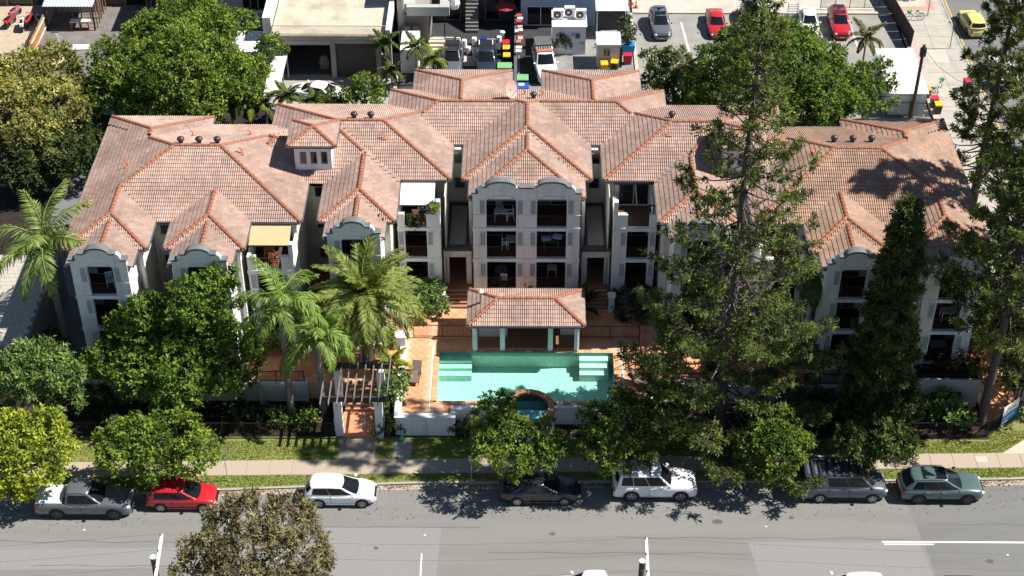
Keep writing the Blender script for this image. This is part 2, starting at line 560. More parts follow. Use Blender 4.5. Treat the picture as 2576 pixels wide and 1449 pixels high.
# garden beds and back ground
sheet('garden_bed', [(-36, 80.2), (31.2, 80.2), (34.0, 84.0), (35.5, 110), (-31.2, 110), (-36, 100)], 0.14, SOIL)
sheet('left_drive', [(-37.4, 86), (-31.2, 86), (-31.2, 112), (-37.4, 112)], 0.165, ASPHD)
PAVL = mat('light_pavers', (0.44, 0.40, 0.345), 0.9, vs=2, c2=(0.36, 0.33, 0.29))
ZL = 4.0                                     # paved podium of the neighbouring block
c_ = [P(-120, 640, ZL), P(150, 640, ZL), P(62, 872, ZL), P(-200, 872, ZL)]
pv = sheet('left_podium', [(q.x, q.y) for q in c_], ZL - .03, ASPHD, 3.9)
mb = MB()
for i in range(30):
    for j in range(40):
        xa, ya = c_[1].x - .3 - i * 0.42 + (j % 2) * 0.21, c_[2].y + .05 + j * 0.45
        t = (ya - c_[2].y) / (c_[1].y - c_[2].y)
        if t < .97 and xa + .42 < c_[2].x + (c_[1].x - c_[2].x) * t:
            mb.box(xa, xa + 0.40, ya, ya + 0.43, ZL - .06, ZL + random.uniform(-.004, 0.006))
mb.build('pavers', PAVL, pv, kind='stuff')
sheet('yard_slab', [(-24.5, 122), (-11.2, 122), (-11.2, 132), (-24.5, 132)], 0.02, CONC)
sheet('builders_yard', [(-48, 121), (-31, 121), (-31, 150), (-48, 150)], 0.02, mat('yard_grey', (0.20, 0.18, 0.17), 0.9, vs=0.8, c2=(0.12, 0.11, 0.105), bump=0.3))
sheet('sand_yard', [(-70, 121), (-45.0, 121), (-45.0, 150), (-70, 150)], 0.03, mat('sand', (0.40, 0.33, 0.24), 0.95, 0.2, 2, bump=0.3))
sheet('middle_yard', [(-11, 112), (-0.8, 112), (-0.8, 150), (-11, 150)], 0.02, ASPHB)
sheet('painted_yard_shade', [(-0.3, 126.5), (2.7, 126.5), (2.7, 138.5), (-0.3, 138.5)], 0.026, ASPHB)  # black sheet painting in the shade on the ground beside the camper
sheet('yard_concrete_strip', [(-8.9, 129.2), (-6.9, 129.2), (-6.9, 132.0), (-8.9, 132.0)], 0.026, CONC)
sheet('shop_yard', [(-0.4, 112), (10.3, 112), (10.3, 150), (-0.4, 150)], 0.02, mat('yard_concrete', (0.25, 0.245, 0.235), 0.9, vs=1, c2=(0.16, 0.16, 0.155), bump=0.2))
sheet('car_park', [(10.5, 112), (35.4, 112), (35.4, 139.6), (10.5, 139.6)], 0.02, ASPHC)
for pts in ([(15.3, 132.2), (15.45, 132.2), (15.1, 138.0), (14.95, 138.0)], [(20.4, 132.2), (20.55, 132.2), (20.4, 138.0), (20.25, 138.0)],
            [(25.2, 132.6), (25.35, 132.6), (25.3, 138.4), (25.15, 138.4)], [(31.0, 132.6), (31.15, 132.6), (31.1, 138.4), (30.95, 138.4)]):
    sheet('parking_line', pts, 0.026, PAINTW)
sheet('parking_symbol', [(32.3, 130.4), (33.9, 130.4), (33.8, 131.5), (32.3, 131.5)], 0.026, mat('blue_paint', (0.05, 0.13, 0.30), 0.7, 0.3, 5))
MB().box(10.5, 35.4, 139.6, 140.0, 0, 0.16).build('car_park_kerb', CONCL, kind='structure')
MB().box(10.2, 10.5, 121, 139.6, 0, 0.14).build('car_park_kerb', CONCL, kind='structure')
sheet('back_street', [(10.5, 140.0), (36, 140.0), (36, 152), (10.5, 152)], 0.03, CONCL)
sheet('brick_edge', [(35.95, 124), (36.6, 124), (36.75, 138.5), (36.1, 138.5)], 0.126, mat('brick_edge', (0.42, 0.33, 0.29), 0.9, 0.2, 3))
sheet('sun_plot', [(36.0, 140.2), (39.6, 140.4), (39.6, 146), (36.0, 146)], 0.128, mat('brick_border', (0.42, 0.25, 0.20), 0.9, 0.2, 2))
sheet('sun_plot_infill', [(36.0, 141.0), (39.0, 141.2), (39.0, 146), (36.0, 146)], 0.134, CONCL)

# ---------------------------------------------------------------- terraces (z = 1.6 pool level, 2.5 entry level)
ZT, ZE = 1.6, 2.5
mb = MB()
mb.prism([(-30.2, 84.0), (-8.0, 84.0), (-8.0, 80.62), (-4.5, 80.62), (-4.5, 81.4), (-3.7, 81.4), (-3.7, 81.9), (-5.76, 82.13), (-5.76, 87.31), (6.44, 87.31), (6.44, 82.13),
          (4.4, 81.9), (4.4, 81.4), (5.2, 81.4), (5.2, 80.62), (8.7, 80.62), (8.7, 84.0), (31.6, 84.0), (31.6, 92.6), (-30.2, 92.6)], 0, ZT - 0.02, 'z')
terr = structure('pool_terrace', mb, GROUT)
mb = MB().box(-30.2, 31.4, 93.4, 100.6, 0.1, ZE - 0.02)
upper = structure('entry_terrace', mb, TERRAD)


def pavers(parent, regions, z, size, ang, holes, near, gap=0.012):
    """square pavers laid at an angle; the nearest 300 to 'near' are separate, the rest one mesh"""
    ca, sa = math.cos(ang), math.sin(ang)
    cells = []
    for (xa, xb, ya, yb) in regions:
        n = int((abs(xb - xa) + abs(yb - ya)) / size) + 4
        for i in range(-n, n):
            for j in range(-n, n):
                u, v = i * size, j * size
                cx, cy = ca * u - sa * v, sa * u + ca * v
                cx, cy = cx + round(xa / size) * size, cy + round(ya / size) * size
                h = size * 0.5 * (abs(ca) + abs(sa))
                if xa + h <= cx <= xb - h and ya + h <= cy <= yb - h and not any(p <= cx <= q and r <= cy <= s for p, q, r, s in holes):
                    cells.append((cx, cy))
    cells = list(dict.fromkeys((round(a, 3), round(b, 3)) for a, b in cells))
    cells.sort(key=lambda c: (c[0] - near[0]) ** 2 + (c[1] - near[1]) ** 2)
    h = size / 2 - gap
    variants = []
    for k in range(7):
        t = 0.92 + 0.025 * k
        vs = [(ca * a - sa * b, sa * a + ca * b, zz) for zz in (-0.03, 0) for a, b in ((-h, -h), (h, -h), (h, h), (-h, h))]
        me = np_mesh('paver', vs, [(4, 5, 6, 7), (0, 1, 5, 4), (1, 2, 6, 5), (2, 3, 7, 6), (3, 0, 4, 7)], TERRA, np.tile([t, t * random.uniform(.97, 1.02), t * random.uniform(.95, 1.03)], (8, 1)))
        variants.append(me)
    V, F, Cc = [], [], []
    for n, (cx, cy) in enumerate(cells):
        dz = random.uniform(-0.002, 0.002)
        if n < 300:
            o = link('paver', random.choice(variants), parent)
            o.location = (cx, cy, z + dz)
        else:
            t = random.uniform(0.90, 1.09)
            k = len(V)
            V += [(cx + ca * a - sa * b, cy + sa * a + ca * b, z + dz + zz) for zz in (-0.03, 0) for a, b in ((-h, -h), (h, -h), (h, h), (-h, h))]
            F += [[i + k for i in f] for f in ((4, 5, 6, 7), (0, 1, 5, 4), (1, 2, 6, 5), (2, 3, 7, 6), (3, 0, 4, 7))]
            Cc += [[t, t * random.uniform(.97, 1.02), t * random.uniform(.95, 1.03)]] * 8
    if V:
        link('pavers', np_mesh('pavers', V, F, TERRA, np.array(Cc)), parent, 'stuff')


pavers(terr, [(-8.0, -6.1, 80.9, 92.4), (6.85, 9.3, 81.0, 92.4), (-6.3, 7.2, 87.6, 92.4), (-24, -8.1, 84.1, 92.4), (9.2, 31.5, 84.1, 92.4), (-6.2, -4.5, 80.9, 82.0), (5.3, 6.9, 80.9, 82.0)],
       ZT, 0.44, R(45), [(-3.2, 4.0, 90.6, 93)], (-6.5, 86.0))
# pool coping (bull-nosed pavers laid along the rim) and the thin white line of the drain
cop = MB()
n = 0
for i in range(30):
    xa = -5.95 + i * 0.415
    cop.box(xa + .008, xa + .405, 87.27, 87.62, ZT - 0.03, ZT + 0.012)
for i in range(13):
    ya = 82.0 + i * 0.41
    cop.box(-6.08, -5.72, ya + .008, ya + .40, ZT - 0.03, ZT + 0.012)
    cop.box(6.40, 6.78, ya + .008, ya + .40, ZT - 0.03, ZT + 0.012)
for i in range(30):
    xa = -5.95 + i * 0.415
    if not (-1.3 < xa < 2.2):
        cop.box(xa + .008, xa + .405, 81.86, 82.17, ZT - 0.03, ZT + 0.012)
cp = np_mesh('pool_coping', cop.v, cop.f, TERRA, np.repeat(rng.uniform(0.85, 1.2, (len(cop.v) // 8, 1)), 8, 0) * np.ones((1, 3)))
link('pool_coping', cp, terr, 'stuff')
mb = MB().box(-6.22, -6.14, 81.3, 88.0, ZT - .02, ZT + 0.008).box(-6.22, -5.3, 81.22, 81.3, ZT - .02, ZT + 0.008).box(6.94, 7.02, 82.6, 88.0, ZT - .02, ZT + 0.008)
mb.build('pool_drain', WHITEM, terr)

# ---------------------------------------------------------------- swimming pool
POOLF = mat('pool_pebble_caustics', (0.60, 0.72, 0.62), 0.8, vs=5, c2=(0.36, 0.52, 0.44), bump=0.0)  # pebble mottling that also paints in caustic light on the floor
pool = root('swimming_pool', (0.34, 84.7, ZT), 'rectangular turquoise swimming pool with underwater steps in front of the pavilion', 'swimming pool')
mb = MB()
X0, X1, Y0, Y1, ZB = -5.72, 6.40, 82.17, 87.27, 0.25
mb.add([(X0, Y0, ZB), (X1, Y0, ZB), (X1, Y1, ZB), (X0, Y1, ZB)], [(0, 1, 2, 3)])
for a, b in (((X0, Y0), (X1, Y0)), ((X1, Y0), (X1, Y1)), ((X1, Y1), (X0, Y1)), ((X0, Y1), (X0, Y0))):
    mb.add([(*a, ZB), (*b, ZB), (*b, ZT), (*a, ZT)], [(0, 1, 2, 3)])
mb.build('basin', POOLF, pool)
mb = MB()
for k, (ya, zt) in enumerate(((86.75, 1.25), (86.25, 1.0), (85.75, 0.75))):
    mb.box(X0 + .01, -3.45, ya - 0.0, Y1 - .01 - .001 * k, ZB, zt - .001 * k)
mb.build('bench_steps', POOLF, pool)
mb = MB()
for k, (ya, zt) in enumerate(((86.75, 1.32), (86.28, 1.08), (85.8, 0.82))):
    mb.box(4.05, X1 - .35, ya, Y1 - .01 - .001 * k, ZB, zt)
mb.build('entry_steps', mat('pool_step', (0.64, 0.72, 0.66), 0.8, 0.1), pool)
TILEB = mat('waterline_tile', (0.10, 0.33, 0.29), 0.3, 0.3, 8)
mb = MB()
mb.box(X0, X1, Y1 - .012, Y1, 1.28, ZT - .02).box(X1 - .012, X1, Y0, Y1 - .02, 1.28, ZT - .02).box(X0, X0 + .012, Y0, Y1 - .02, 1.28, ZT - .02)
mb.build('waterline_tiles', TILEB, pool)


def water_mat(name, tint, rough=0.03, scale=5.0, bump=0.05):
    m = bpy.data.materials.new(name)
    m.use_nodes = True
    nt = m.node_tree
    for n in list(nt.nodes):
        if n.type == 'BSDF_PRINCIPLED':
            nt.nodes.remove(n)
    tr = nt.nodes.new('ShaderNodeBsdfTransparent')
    tr.inputs['Color'].default_value = (*tint, 1)
    gl = nt.nodes.new('ShaderNodeBsdfGlossy')
    gl.inputs['Roughness'].default_value = rough
    fr = nt.nodes.new('ShaderNodeFresnel')
    fr.inputs['IOR'].default_value = 1.33
    nz = nt.nodes.new('ShaderNodeTexNoise')
    nz.inputs['Scale'].default_value = scale
    nz.inputs['Detail'].default_value = 3
    bp = nt.nodes.new('ShaderNodeBump')
    bp.inputs['Strength'].default_value = bump
    geo = nt.nodes.new('ShaderNodeNewGeometry')
    nt.links.new(geo.outputs['Position'], nz.inputs['Vector'])
    nt.links.new(nz.outputs['Fac'], bp.inputs['Height'])
    nt.links.new(bp.outputs['Normal'], gl.inputs['Normal'])
    mx = nt.nodes.new('ShaderNodeMixShader')
    nt.links.new(fr.outputs[0], mx.inputs[0])
    nt.links.new(tr.outputs[0], mx.inputs[1])
    nt.links.new(gl.outputs[0], mx.inputs[2])
    nt.links.new(mx.outputs[0], nt.nodes['Material Output'].inputs['Surface'])
    return m


WATER = water_mat('water', (0.72, 0.965, 0.925), bump=0.25)
mb = MB().add([(X0 + .013, Y0, 1.47), (X1 - .013, Y0, 1.47), (X1 - .013, Y1 - .013, 1.47), (X0 + .013, Y1 - .013, 1.47)], [(0, 1, 2, 3)])
mb.build('water', WATER, pool)
mb = MB().ball((0.45, 83.2, 0.4), 0.16, 12, sz=0.5)
tag(mb.build('pool_cleaner', WHITEM, at=(0.45, 83.2, 0.32)), 'round white cleaner head on the pool floor near the spa', 'pool cleaner')
mb = MB().box(0.3, 0.75, 87.30, 87.42, ZT + .012, ZT + .022)
tag(mb.build('skimmer_lid', WHITEM, at=(0.5, 87.36, ZT)), 'small white skimmer lid on the back rim of the pool', 'lid')
# spa
spa = root('spa_pool', (0.5, 81.35, ZT), 'round spa with terracotta rim at the front edge of the pool', 'spa')
mb = MB()
N = 28
for i in range(N):
    a0, a1 = 2 * math.pi * i / N, 2 * math.pi * (i + 0.94) / N
    q = [(0.5 + r * math.cos(a), 81.35 + r * math.sin(a)) for r, a in ((1.35, a0), (1.75, a0), (1.75, a1), (1.35, a1))]
    s = MB().prism(q, ZT - 0.2, ZT + 0.28, 'z')
    t = random.uniform(.8, 1.1)
    me = np_mesh('rim_tile', np.array(s.v) - np.array([0.5, 81.35, ZT]), s.f[2:], TERRA, np.full((8, 3), t)) if False else None
    mb = MB().prism(q, ZT - 0.2, ZT + 0.28 + random.uniform(0, .01), 'z')
    mb.build('rim_tile', mat('rim_clay', (0.50, 0.24, 0.13), 0.75, 0.2, 3), spa)
mb = MB()
ring = [(0.5 + 1.36 * math.cos(2 * math.pi * i / 32), 81.35 + 1.36 * math.sin(2 * math.pi * i / 32)) for i in range(32)]
mb.add([(x, y, 1.0) for x, y in ring], [list(range(32))])
for i in range(32):
    a, b = ring[i], ring[(i + 1) % 32]
    mb.add([(*a, 1.0), (*b, 1.0), (*b, ZT + .2), (*a, ZT + .2)], [(0, 1, 2, 3)])
mb.build('basin', mat('spa_shell', (0.10, 0.26, 0.26), 0.5, 0.2), spa)
MB().add([(x, y, 1.7) for x, y in ring], [list(range(32))]).build('water', water_mat('spa_water', (0.45, 0.85, 0.85), bump=0.2), spa)
outer = [(0.5 + 1.78 * math.cos(a), 81.35 + 1.78 * math.sin(a)) for a in np.linspace(math.pi, 2 * math.pi, 20)]
mb = MB().prism(outer, 0.12, ZT + 0.1, 'z')

# ---------------------------------------------------------------- pool wall (white, stepped, with capping)
pw = root('pool_wall', (0.4, 80.6, 0.13), 'white rendered retaining wall in front of and left of the pool', 'wall')
mb = MB()
mb.box(-8.1, -4.42, 80.3, 80.62, 0.12, 1.75).box(-4.72, -4.42, 80.62, 81.1, 0.12, 1.70).box(-4.72, -3.45, 81.1, 81.4, 0.12, 1.75).box(-3.75, -3.45, 81.4, 82.0, 0.12, 1.70)
mb.box(-8.40, -8.05, 80.35, 87.9, 0.12, 1.80)
mb.box(5.12, 8.8, 80.3, 80.62, 0.12, 1.75).box(4.15, 5.12, 81.1, 81.4, 0.12, 1.75).box(8.7, 8.98, 80.4, 84.0, 0.12, 1.75)
mb.build('wall', WHITE, pw)
mb = MB().prism(outer, 0.12, 1.55, 'z').box(-3.45, -1.2, 81.5, 81.8, 0.12, 1.6).box(2.2, 4.15, 81.5, 81.8, 0.12, 1.6)
mb.build('spa_wall', WHITE, pw)
mb = MB().box(-8.45, -4.36, 80.22, 80.68, 1.75, 1.84).box(5.06, 9.05, 80.22, 80.68, 1.75, 1.84).box(-8.46, -8.0, 80.681, 87.9, 1.80, 1.86)
mb.box(-4.70, -3.40, 81.06, 81.44, 1.75, 1.83).box(4.10, 5.10, 81.06, 81.44, 1.75, 1.83)
mb.build('capping', WHITE, pw)
mb = MB().box(-8.75, -8.1, 87.6, 88.25, ZT, 2.55)
mb.build('pillar', WHITE, pw)
MB().box(-8.85, -8.0, 87.5, 88.35, 2.55, 2.68).build('pillar_cap', WHITE, pw)
# low white wall along the garden, left and right of the pool
for sx, lab in ((0, 'long white garden wall under the left terrace behind the palms'), (1, 'long white garden wall with dark vents under the right terrace')):
    X = (lambda v: v) if sx == 0 else (lambda v: 0.9 - v)
    r = root('garden_wall', (X(-19), 83.85, 0.14), lab, 'wall')
    mb = MB()
    xs_ = [-30.3, -14.6] if sx == 0 else [-30.3, -8.4]
    mb.box(X(xs_[0]), X(xs_[1]), 83.7, 83.98, 0.13, 1.66)
    mb.build('wall', CREAM if sx == 0 else WHITE, r)
    mb = MB().box(X(xs_[0]), X(xs_[1]), 83.64, 84.04, 1.66, 1.73)
    mb.build('capping', WHITE, r)
    if sx == 1:
        for xa, xb in ((18.7, 20.6), (21.9, 23.6)):
            MB().box(xa, xb, 83.66, 83.70, 0.45, 1.1).build('vent', GLASS, r)

# ---------------------------------------------------------------- entry stairs
def stairs(name, xa, xb, ya, yb, za, zb, n, lab, m=TERRAD, nose=None):
    r = root(name, ((xa + xb) / 2, ya, za), lab, 'stairs')
    for k in range(n):
        z = za + (zb - za) * (k + 1) / n
        y = ya + (yb - ya) * k / n
        MB().box(xa, xb, y, yb, za + (zb - za) * k / n, z - .001 * k).build('step', m, r)
        if nose:
            MB().box(xa, xb, y - .012, y + .05, z - .02, z + .004).build('nosing', nose, r)
    return r


STEPM = mat('step_clay', (0.34, 0.14, 0.08), 0.7, 0.2, 3)
NOSE = mat('step_nosing', (0.45, 0.33, 0.27), 0.7, 0.1)
stairs('stairs', -5.45, -3.85, 92.2, 93.42, ZT, ZE, 5, 'terracotta steps up to the left entry passage', STEPM, NOSE)
stairs('stairs', 4.55, 6.2, 92.2, 93.42, ZT, ZE, 5, 'terracotta steps in shade up to the right entry passage', STEPM, NOSE)
stairs('stairs', -12.0, -9.7, 82.6, 84.05, 0.2, ZT, 6, 'terracotta entry steps rising under the dark pergola', STEPM, NOSE)
sheet('entry_paving', [(-12.1, 80.1), (-9.6, 80.1), (-9.6, 82.62), (-12.1, 82.62)], 0.20, mat('entry_clay', (0.55, 0.24, 0.125), 0.8, 0.2, 3), 0.2)
sheet('entry_strip', [(-10.85, 80.9), (-10.45, 80.9), (-10.45, 82.5), (-10.85, 82.5)], 0.205, NOSE)
# ================================================================ APARTMENT BUILDING
AX = 0.35
SL = 0.355
ZEAVE = 10.4
TH = math.atan(SL)
bld = root('apartment_building', (AX, 92.0, 0), 'long white three storey apartment building with hipped terracotta tile roofs and curved parapets', 'apartment building')


class Hip:
    """hipped roof block: rectangle, eave height, hip flags for L R F B"""
    def __init__(s, x0, x1, y0, y1, ze=ZEAVE, hips='LRFB', mirror=False, sl=SL):
        if mirror:
            x0, x1 = 2 * AX - x1, 2 * AX - x0
        s.x0, s.x1, s.y0, s.y1, s.ze, s.h, s.sl = x0, x1, y0, y1, ze, hips, sl

    def dist(s, x, y):
        big = np.full(np.shape(x), 1e6)
        return {'L': x - s.x0 if 'L' in s.h else big, 'R': s.x1 - x if 'R' in s.h else big,
                'F': y - s.y0 if 'F' in s.h else big, 'B': s.y1 - y if 'B' in s.h else big}

    def z(s, x, y):
        d = s.dist(x, y)
        m = np.minimum(np.minimum(d['L'], d['R']), np.minimum(d['F'], d['B']))
        z = s.ze + s.sl * m
        out = (x < s.x0 - 1e-6) | (x > s.x1 + 1e-6) | (y < s.y0 - 1e-6) | (y > s.y1 + 1e-6)
        return np.where(out, -1e9, z)

    def face(s, side):
        """polygon (x,y) where this side is the nearest"""
        poly = [(s.x0, s.y0), (s.x1, s.y0), (s.x1, s.y1), (s.x0, s.y1)]
        f = lambda p, k: {'L': p[0] - s.x0, 'R': s.x1 - p[0], 'F': p[1] - s.y0, 'B': s.y1 - p[1]}[k]
        for o in s.h:
            if o == side:
                continue
            g = lambda p: f(p, o) - f(p, side)
            out = []
            for i in range(len(poly)):
                a, b = poly[i], poly[(i + 1) % len(poly)]
                ga, gb = g(a), g(b)
                if ga >= 0:
                    out.append(a)
                if (ga > 1e-9 and gb < -1e-9) or (ga < -1e-9 and gb > 1e-9):
                    t = ga / (ga - gb)
                    out.append((a[0] + (b[0] - a[0]) * t, a[1] + (b[1] - a[1]) * t))
            poly = out
            if len(poly) < 3:
                return []
        return poly


def tile_template():
    """double-roll tile, width .30, length .37, exposure .33: x across, y up the slope"""
    u = np.array([0, .035, .075, .115, .15, .185, .225, .265, .30])
    h = np.array([0.0, .048, .064, .048, 0.0, .048, .064, .048, 0.0])
    V, F = [], []
    for (v, dz) in ((0.0, 0.044), (0.37, 0.004)):
        V += [(a - .15, v, b + dz) for a, b in zip(u, h)]
    n = len(u)
    for i in range(n - 1):
        F.append((i, i + 1, n + i + 1, n + i))
    V += [(a - .15, 0.0, -0.01) for a in u]
    for i in range(n - 1):
        F.append((2 * n + i, 2 * n + i + 1, i + 1, i))
    return np.array(V, dtype=float), np.array(F)


TV, TF = tile_template()


def tile_colors(n, seed):
    g = np.random.default_rng(seed)
    pal = np.array([[0.455, 0.318, 0.262], [0.437, 0.298, 0.242], [0.475, 0.340, 0.288], [0.450, 0.288, 0.218], [0.408, 0.290, 0.246], [0.424, 0.330, 0.296], [0.490, 0.358, 0.304]])
    k = g.choice(len(pal), n, p=[.24, .17, .20, .13, .08, .08, .10])
    return pal[k] * g.uniform(0.96, 1.04, (n, 1))


def roof(parent, blocks, name='roof', near_key=None, seed=1, n_single=300, walls_ref=None):
    """union of hip blocks: underlay planes, tiles, ridge caps, gutters"""
    allz = lambda x, y, skip: np.max([b.z(x, y) for j, b in enumerate(blocks) if j != skip] + [np.full(np.shape(x), -1e9)], axis=0)
    und = MB()
    T = []                                   # tile frames: origin, u, v, n
    for bi, b in enumerate(blocks):
        th = math.atan(b.sl)
        ct, st = math.cos(th), math.sin(th)
        for side in b.h:
            poly = b.face(side)
            if len(poly) < 3:
                continue
            d = {'L': lambda p: p[0] - b.x0, 'R': lambda p: b.x1 - p[0], 'F': lambda p: p[1] - b.y0, 'B': lambda p: b.y1 - p[1]}[side]
            und.add([(p[0], p[1], b.ze + b.sl * d(p) - 0.05 - 0.004 * bi) for p in poly], [list(range(len(poly)))])
            U = {'L': (0, -1, 0), 'R': (0, 1, 0), 'F': (1, 0, 0), 'B': (-1, 0, 0)}[side]
            H = {'L': (1, 0), 'R': (-1, 0), 'F': (0, 1), 'B': (0, -1)}[side]
            up = np.array([H[0] * ct, H[1] * ct, st])
            nn = np.array([-H[0] * st, -H[1] * st, ct])
            uu = np.array(U, float)
            length = (b.y1 - b.y0) if side in 'LR' else (b.x1 - b.x0)
            depth = max(d(p) for p in poly)
            nu, nv = int(length / 0.30) + 1, int(depth / ct / 0.33) + 1
            off = (length - nu * 0.30) / 2
            i, j = np.meshgrid(np.arange(nu), np.arange(nv), indexing='ij')
            i, j = i.ravel(), j.ravel()
            s = off + 0.15 + i * 0.30
            v = -0.05 + j * 0.33                # slope distance of the tile's lower edge
            start = {'L': np.array([b.x0, b.y1]), 'R': np.array([b.x1, b.y0]), 'F': np.array([b.x0, b.y0]), 'B': np.array([b.x1, b.y1])}[side]
            ox = start[0] + uu[0] * s + up[0] * v
            oy = start[1] + uu[1] * s + up[1] * v
            oz = b.ze + st * v
            cx, cy = ox + up[0] * 0.20, oy + up[1] * 0.20
            dd = b.dist(cx, cy)
            own = dd[side]
            ok = np.ones(len(cx), bool)
            for o in b.h:
                if o != side:
                    ok &= own <= dd[o] - 0.02
            ok &= (cx > b.x0) & (cx < b.x1) & (cy > b.y0) & (cy < b.y1)
            zz = b.ze + b.sl * own
            for bj, ob in enumerate(blocks):
                if bj != bi:
                    zo = ob.z(cx, cy)
                    tie = np.abs(zo - zz) < 0.008
                    ok &= np.where(tie, bi < bj, zz >= zo - 0.045)
            for q in np.nonzero(ok)[0]:
                T.append((ox[q], oy[q], oz[q], uu, up, nn))
        # soffit
        und.add([(b.x0 + .02, b.y0 + .02, b.ze - 0.12 - 0.004 * bi), (b.x1 - .02, b.y0 + .02, b.ze - 0.12 - 0.004 * bi), (b.x1 - .02, b.y1 - .02, b.ze - 0.12 - 0.004 * bi), (b.x0 + .02, b.y1 - .02, b.ze - 0.12 - 0.004 * bi)], [(3, 2, 1, 0)])
    ro = und.build(name, SARK, parent)
    o0 = np.array(ORG[parent.name])
    T.sort(key=lambda t: t[1] - 0.35 * t[2])
    n = len(T)
    cols = tile_colors(n, seed)
    east = np.array([t[0] for t in T]) > 18.5      # right wing tiles are tinted browner and darker
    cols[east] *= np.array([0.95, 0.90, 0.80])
    cand = [k for k in range(n) if T[k][5][1] < 0.2]
    single = set(cand[:n_single])
    meshes = []
    tc = tile_colors(9, seed + 5)
    for k in range(9):
        meshes.append(np_mesh('roof_tile', TV, TF, TILE, np.tile(tc[k], (len(TV), 1))))
    big = [k for k in range(n) if k not in single]
    for k in sorted(single):
        x, y, z, uu, up, nn = T[k]
        o = link('roof_tile', meshes[(k * 7) % 9], ro)
        o.matrix_local = Matrix(((uu[0], up[0], nn[0], x - o0[0]), (uu[1], up[1], nn[1], y - o0[1]), (uu[2], up[2], nn[2], z - o0[2]), (0, 0, 0, 1)))
    if big:
        O = np.array([[T[k][0], T[k][1], T[k][2]] for k in big]) - o0
        B = np.array([[T[k][3], T[k][4], T[k][5]] for k in big])       # (n,3axes,3)
        g = np.random.default_rng(seed + 9)
        tv = TV[None] + np.zeros((len(big), 1, 1))
        tv[:, :, 2] += g.normal(0, 0.003, (len(big), 1))
        V = O[:, None, :] + np.einsum('nka,nab->nkb', tv, B)
        nvt = len(TV)
        F = (TF[None] + (np.arange(len(big)) * nvt)[:, None, None]).reshape(-1, 4)
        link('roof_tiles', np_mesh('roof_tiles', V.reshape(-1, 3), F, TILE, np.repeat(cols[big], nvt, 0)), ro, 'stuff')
    # ridge and hip caps
    segs = []
    for bi, b in enumerate(blocks):
        w, dpt = b.x1 - b.x0, b.y1 - b.y0
        lr, fb = 'L' in b.h and 'R' in b.h, 'F' in b.h and 'B' in b.h
        if (lr and not fb) or (lr and w <= dpt):
            hw = w / 2
            xm = (b.x0 + b.x1) / 2
            a = (xm, b.y0 + (hw if 'F' in b.h else 0))
            c = (xm, b.y1 - (hw if 'B' in b.h else 0))
            ends = {'F': a, 'B': c}
            segs.append((bi, a, c))
            for e in 'FB':
                if e in b.h:
                    yy = b.y0 if e == 'F' else b.y1
                    segs.append((bi, ends[e], (b.x0, yy)))
                    segs.append((bi, ends[e], (b.x1, yy)))
        else:
            hw = dpt / 2
            ym = (b.y0 + b.y1) / 2
            a = (b.x0 + (hw if 'L' in b.h else 0), ym)
            c = (b.x1 - (hw if 'R' in b.h else 0), ym)
            ends = {'L': a, 'R': c}
            segs.append((bi, a, c))
            for e in 'LR':
                if e in b.h:
                    xx = b.x0 if e == 'L' else b.x1
                    segs.append((bi, ends[e], (xx, b.y0)))
                    segs.append((bi, ends[e], (xx, b.y1)))
    prof = [(math.cos(a) * 0.15, math.sin(a) * 0.105) for a in np.linspace(-0.15, math.pi + 0.15, 7)]
    CV = [(p[0], 0, p[1] + .012) for p in prof] + [(p[0] * .86, 0.44, p[1] * .86 - .01) for p in prof]
    CF = [(i, i + 1, 8 + i, 7 + i) for i in range(6)]
    CV += [(0, 0, -0.03), (0, 0.44, -.03)]
    CF2 = CF
    cm = []
    for k in range(5):
        t = random.uniform(.85, 1.25)
        mm = MB().add(CV, CF2)
        mm.add([CV[i] for i in range(7)], [tuple(range(7))])
        me = mm.mesh('ridge_cap', RIDGE)
        cm.append(me)
    caps = []
    for bi, a, c in segs:
        a, c = np.array(a, float), np.array(c, float)
        L = np.linalg.norm(c - a)
        if L < 0.2:
            continue
        b = blocks[bi]
        za, zc = float(b.z(a[0], a[1])), float(b.z(c[0], c[1]))
        A, Cc = np.array([a[0], a[1], za]), np.array([c[0], c[1], zc])
        if zc < za:
            A, Cc = Cc, A                     # always laid upwards
        D = Cc - A
        L3 = np.linalg.norm(D)
        D = D / L3
        m = max(1, int(round(L3 / 0.40)))
        for q in range(m):
            p = A + D * (L3 * q / m)
            c0 = A + D * (L3 * (q + 0.5) / m)
            if float(b.z(c0[0], c0[1])) < float(allz(np.array(c0[0]), np.array(c0[1]), bi)) - 0.01:
                continue
            pr = np.array([-D[1], D[0]]) / max(1e-6, math.hypot(D[0], D[1])) * .2
            if any(float(b.z(c0[0] + s_ * pr[0], c0[1] + s_ * pr[1])) < float(allz(np.array(c0[0] + s_ * pr[0]), np.array(c0[1] + s_ * pr[1]), bi)) - .015 for s_ in (-1, 1)):
                continue
            caps.append((p, D))
    caps.sort(key=lambda t: t[0][1])
    joined = MB()
    for n, (p, D) in enumerate(caps):
        Y = Vector(D)
        X = Y.cross(Vector((0, 0, 1))).normalized()
        Z = X.cross(Y)
        M4 = Matrix(((X.x, Y.x, Z.x, p[0] - o0[0]), (X.y, Y.y, Z.y, p[1] - o0[1]), (X.z, Y.z, Z.z, p[2] + 0.055 - o0[2]), (0, 0, 0, 1)))
        if n < 300:
            o = link('ridge_cap', cm[n % 5], ro)
            o.matrix_local = M4
        else:
            vs = [M4 @ v.co for v in cm[n % 5].vertices]
            joined.add(vs, [tuple(pp.vertices) for pp in cm[n % 5].polygons])
    if joined.v:
        link('ridge_caps', joined.mesh('ridge_caps', RIDGE), ro, 'stuff')
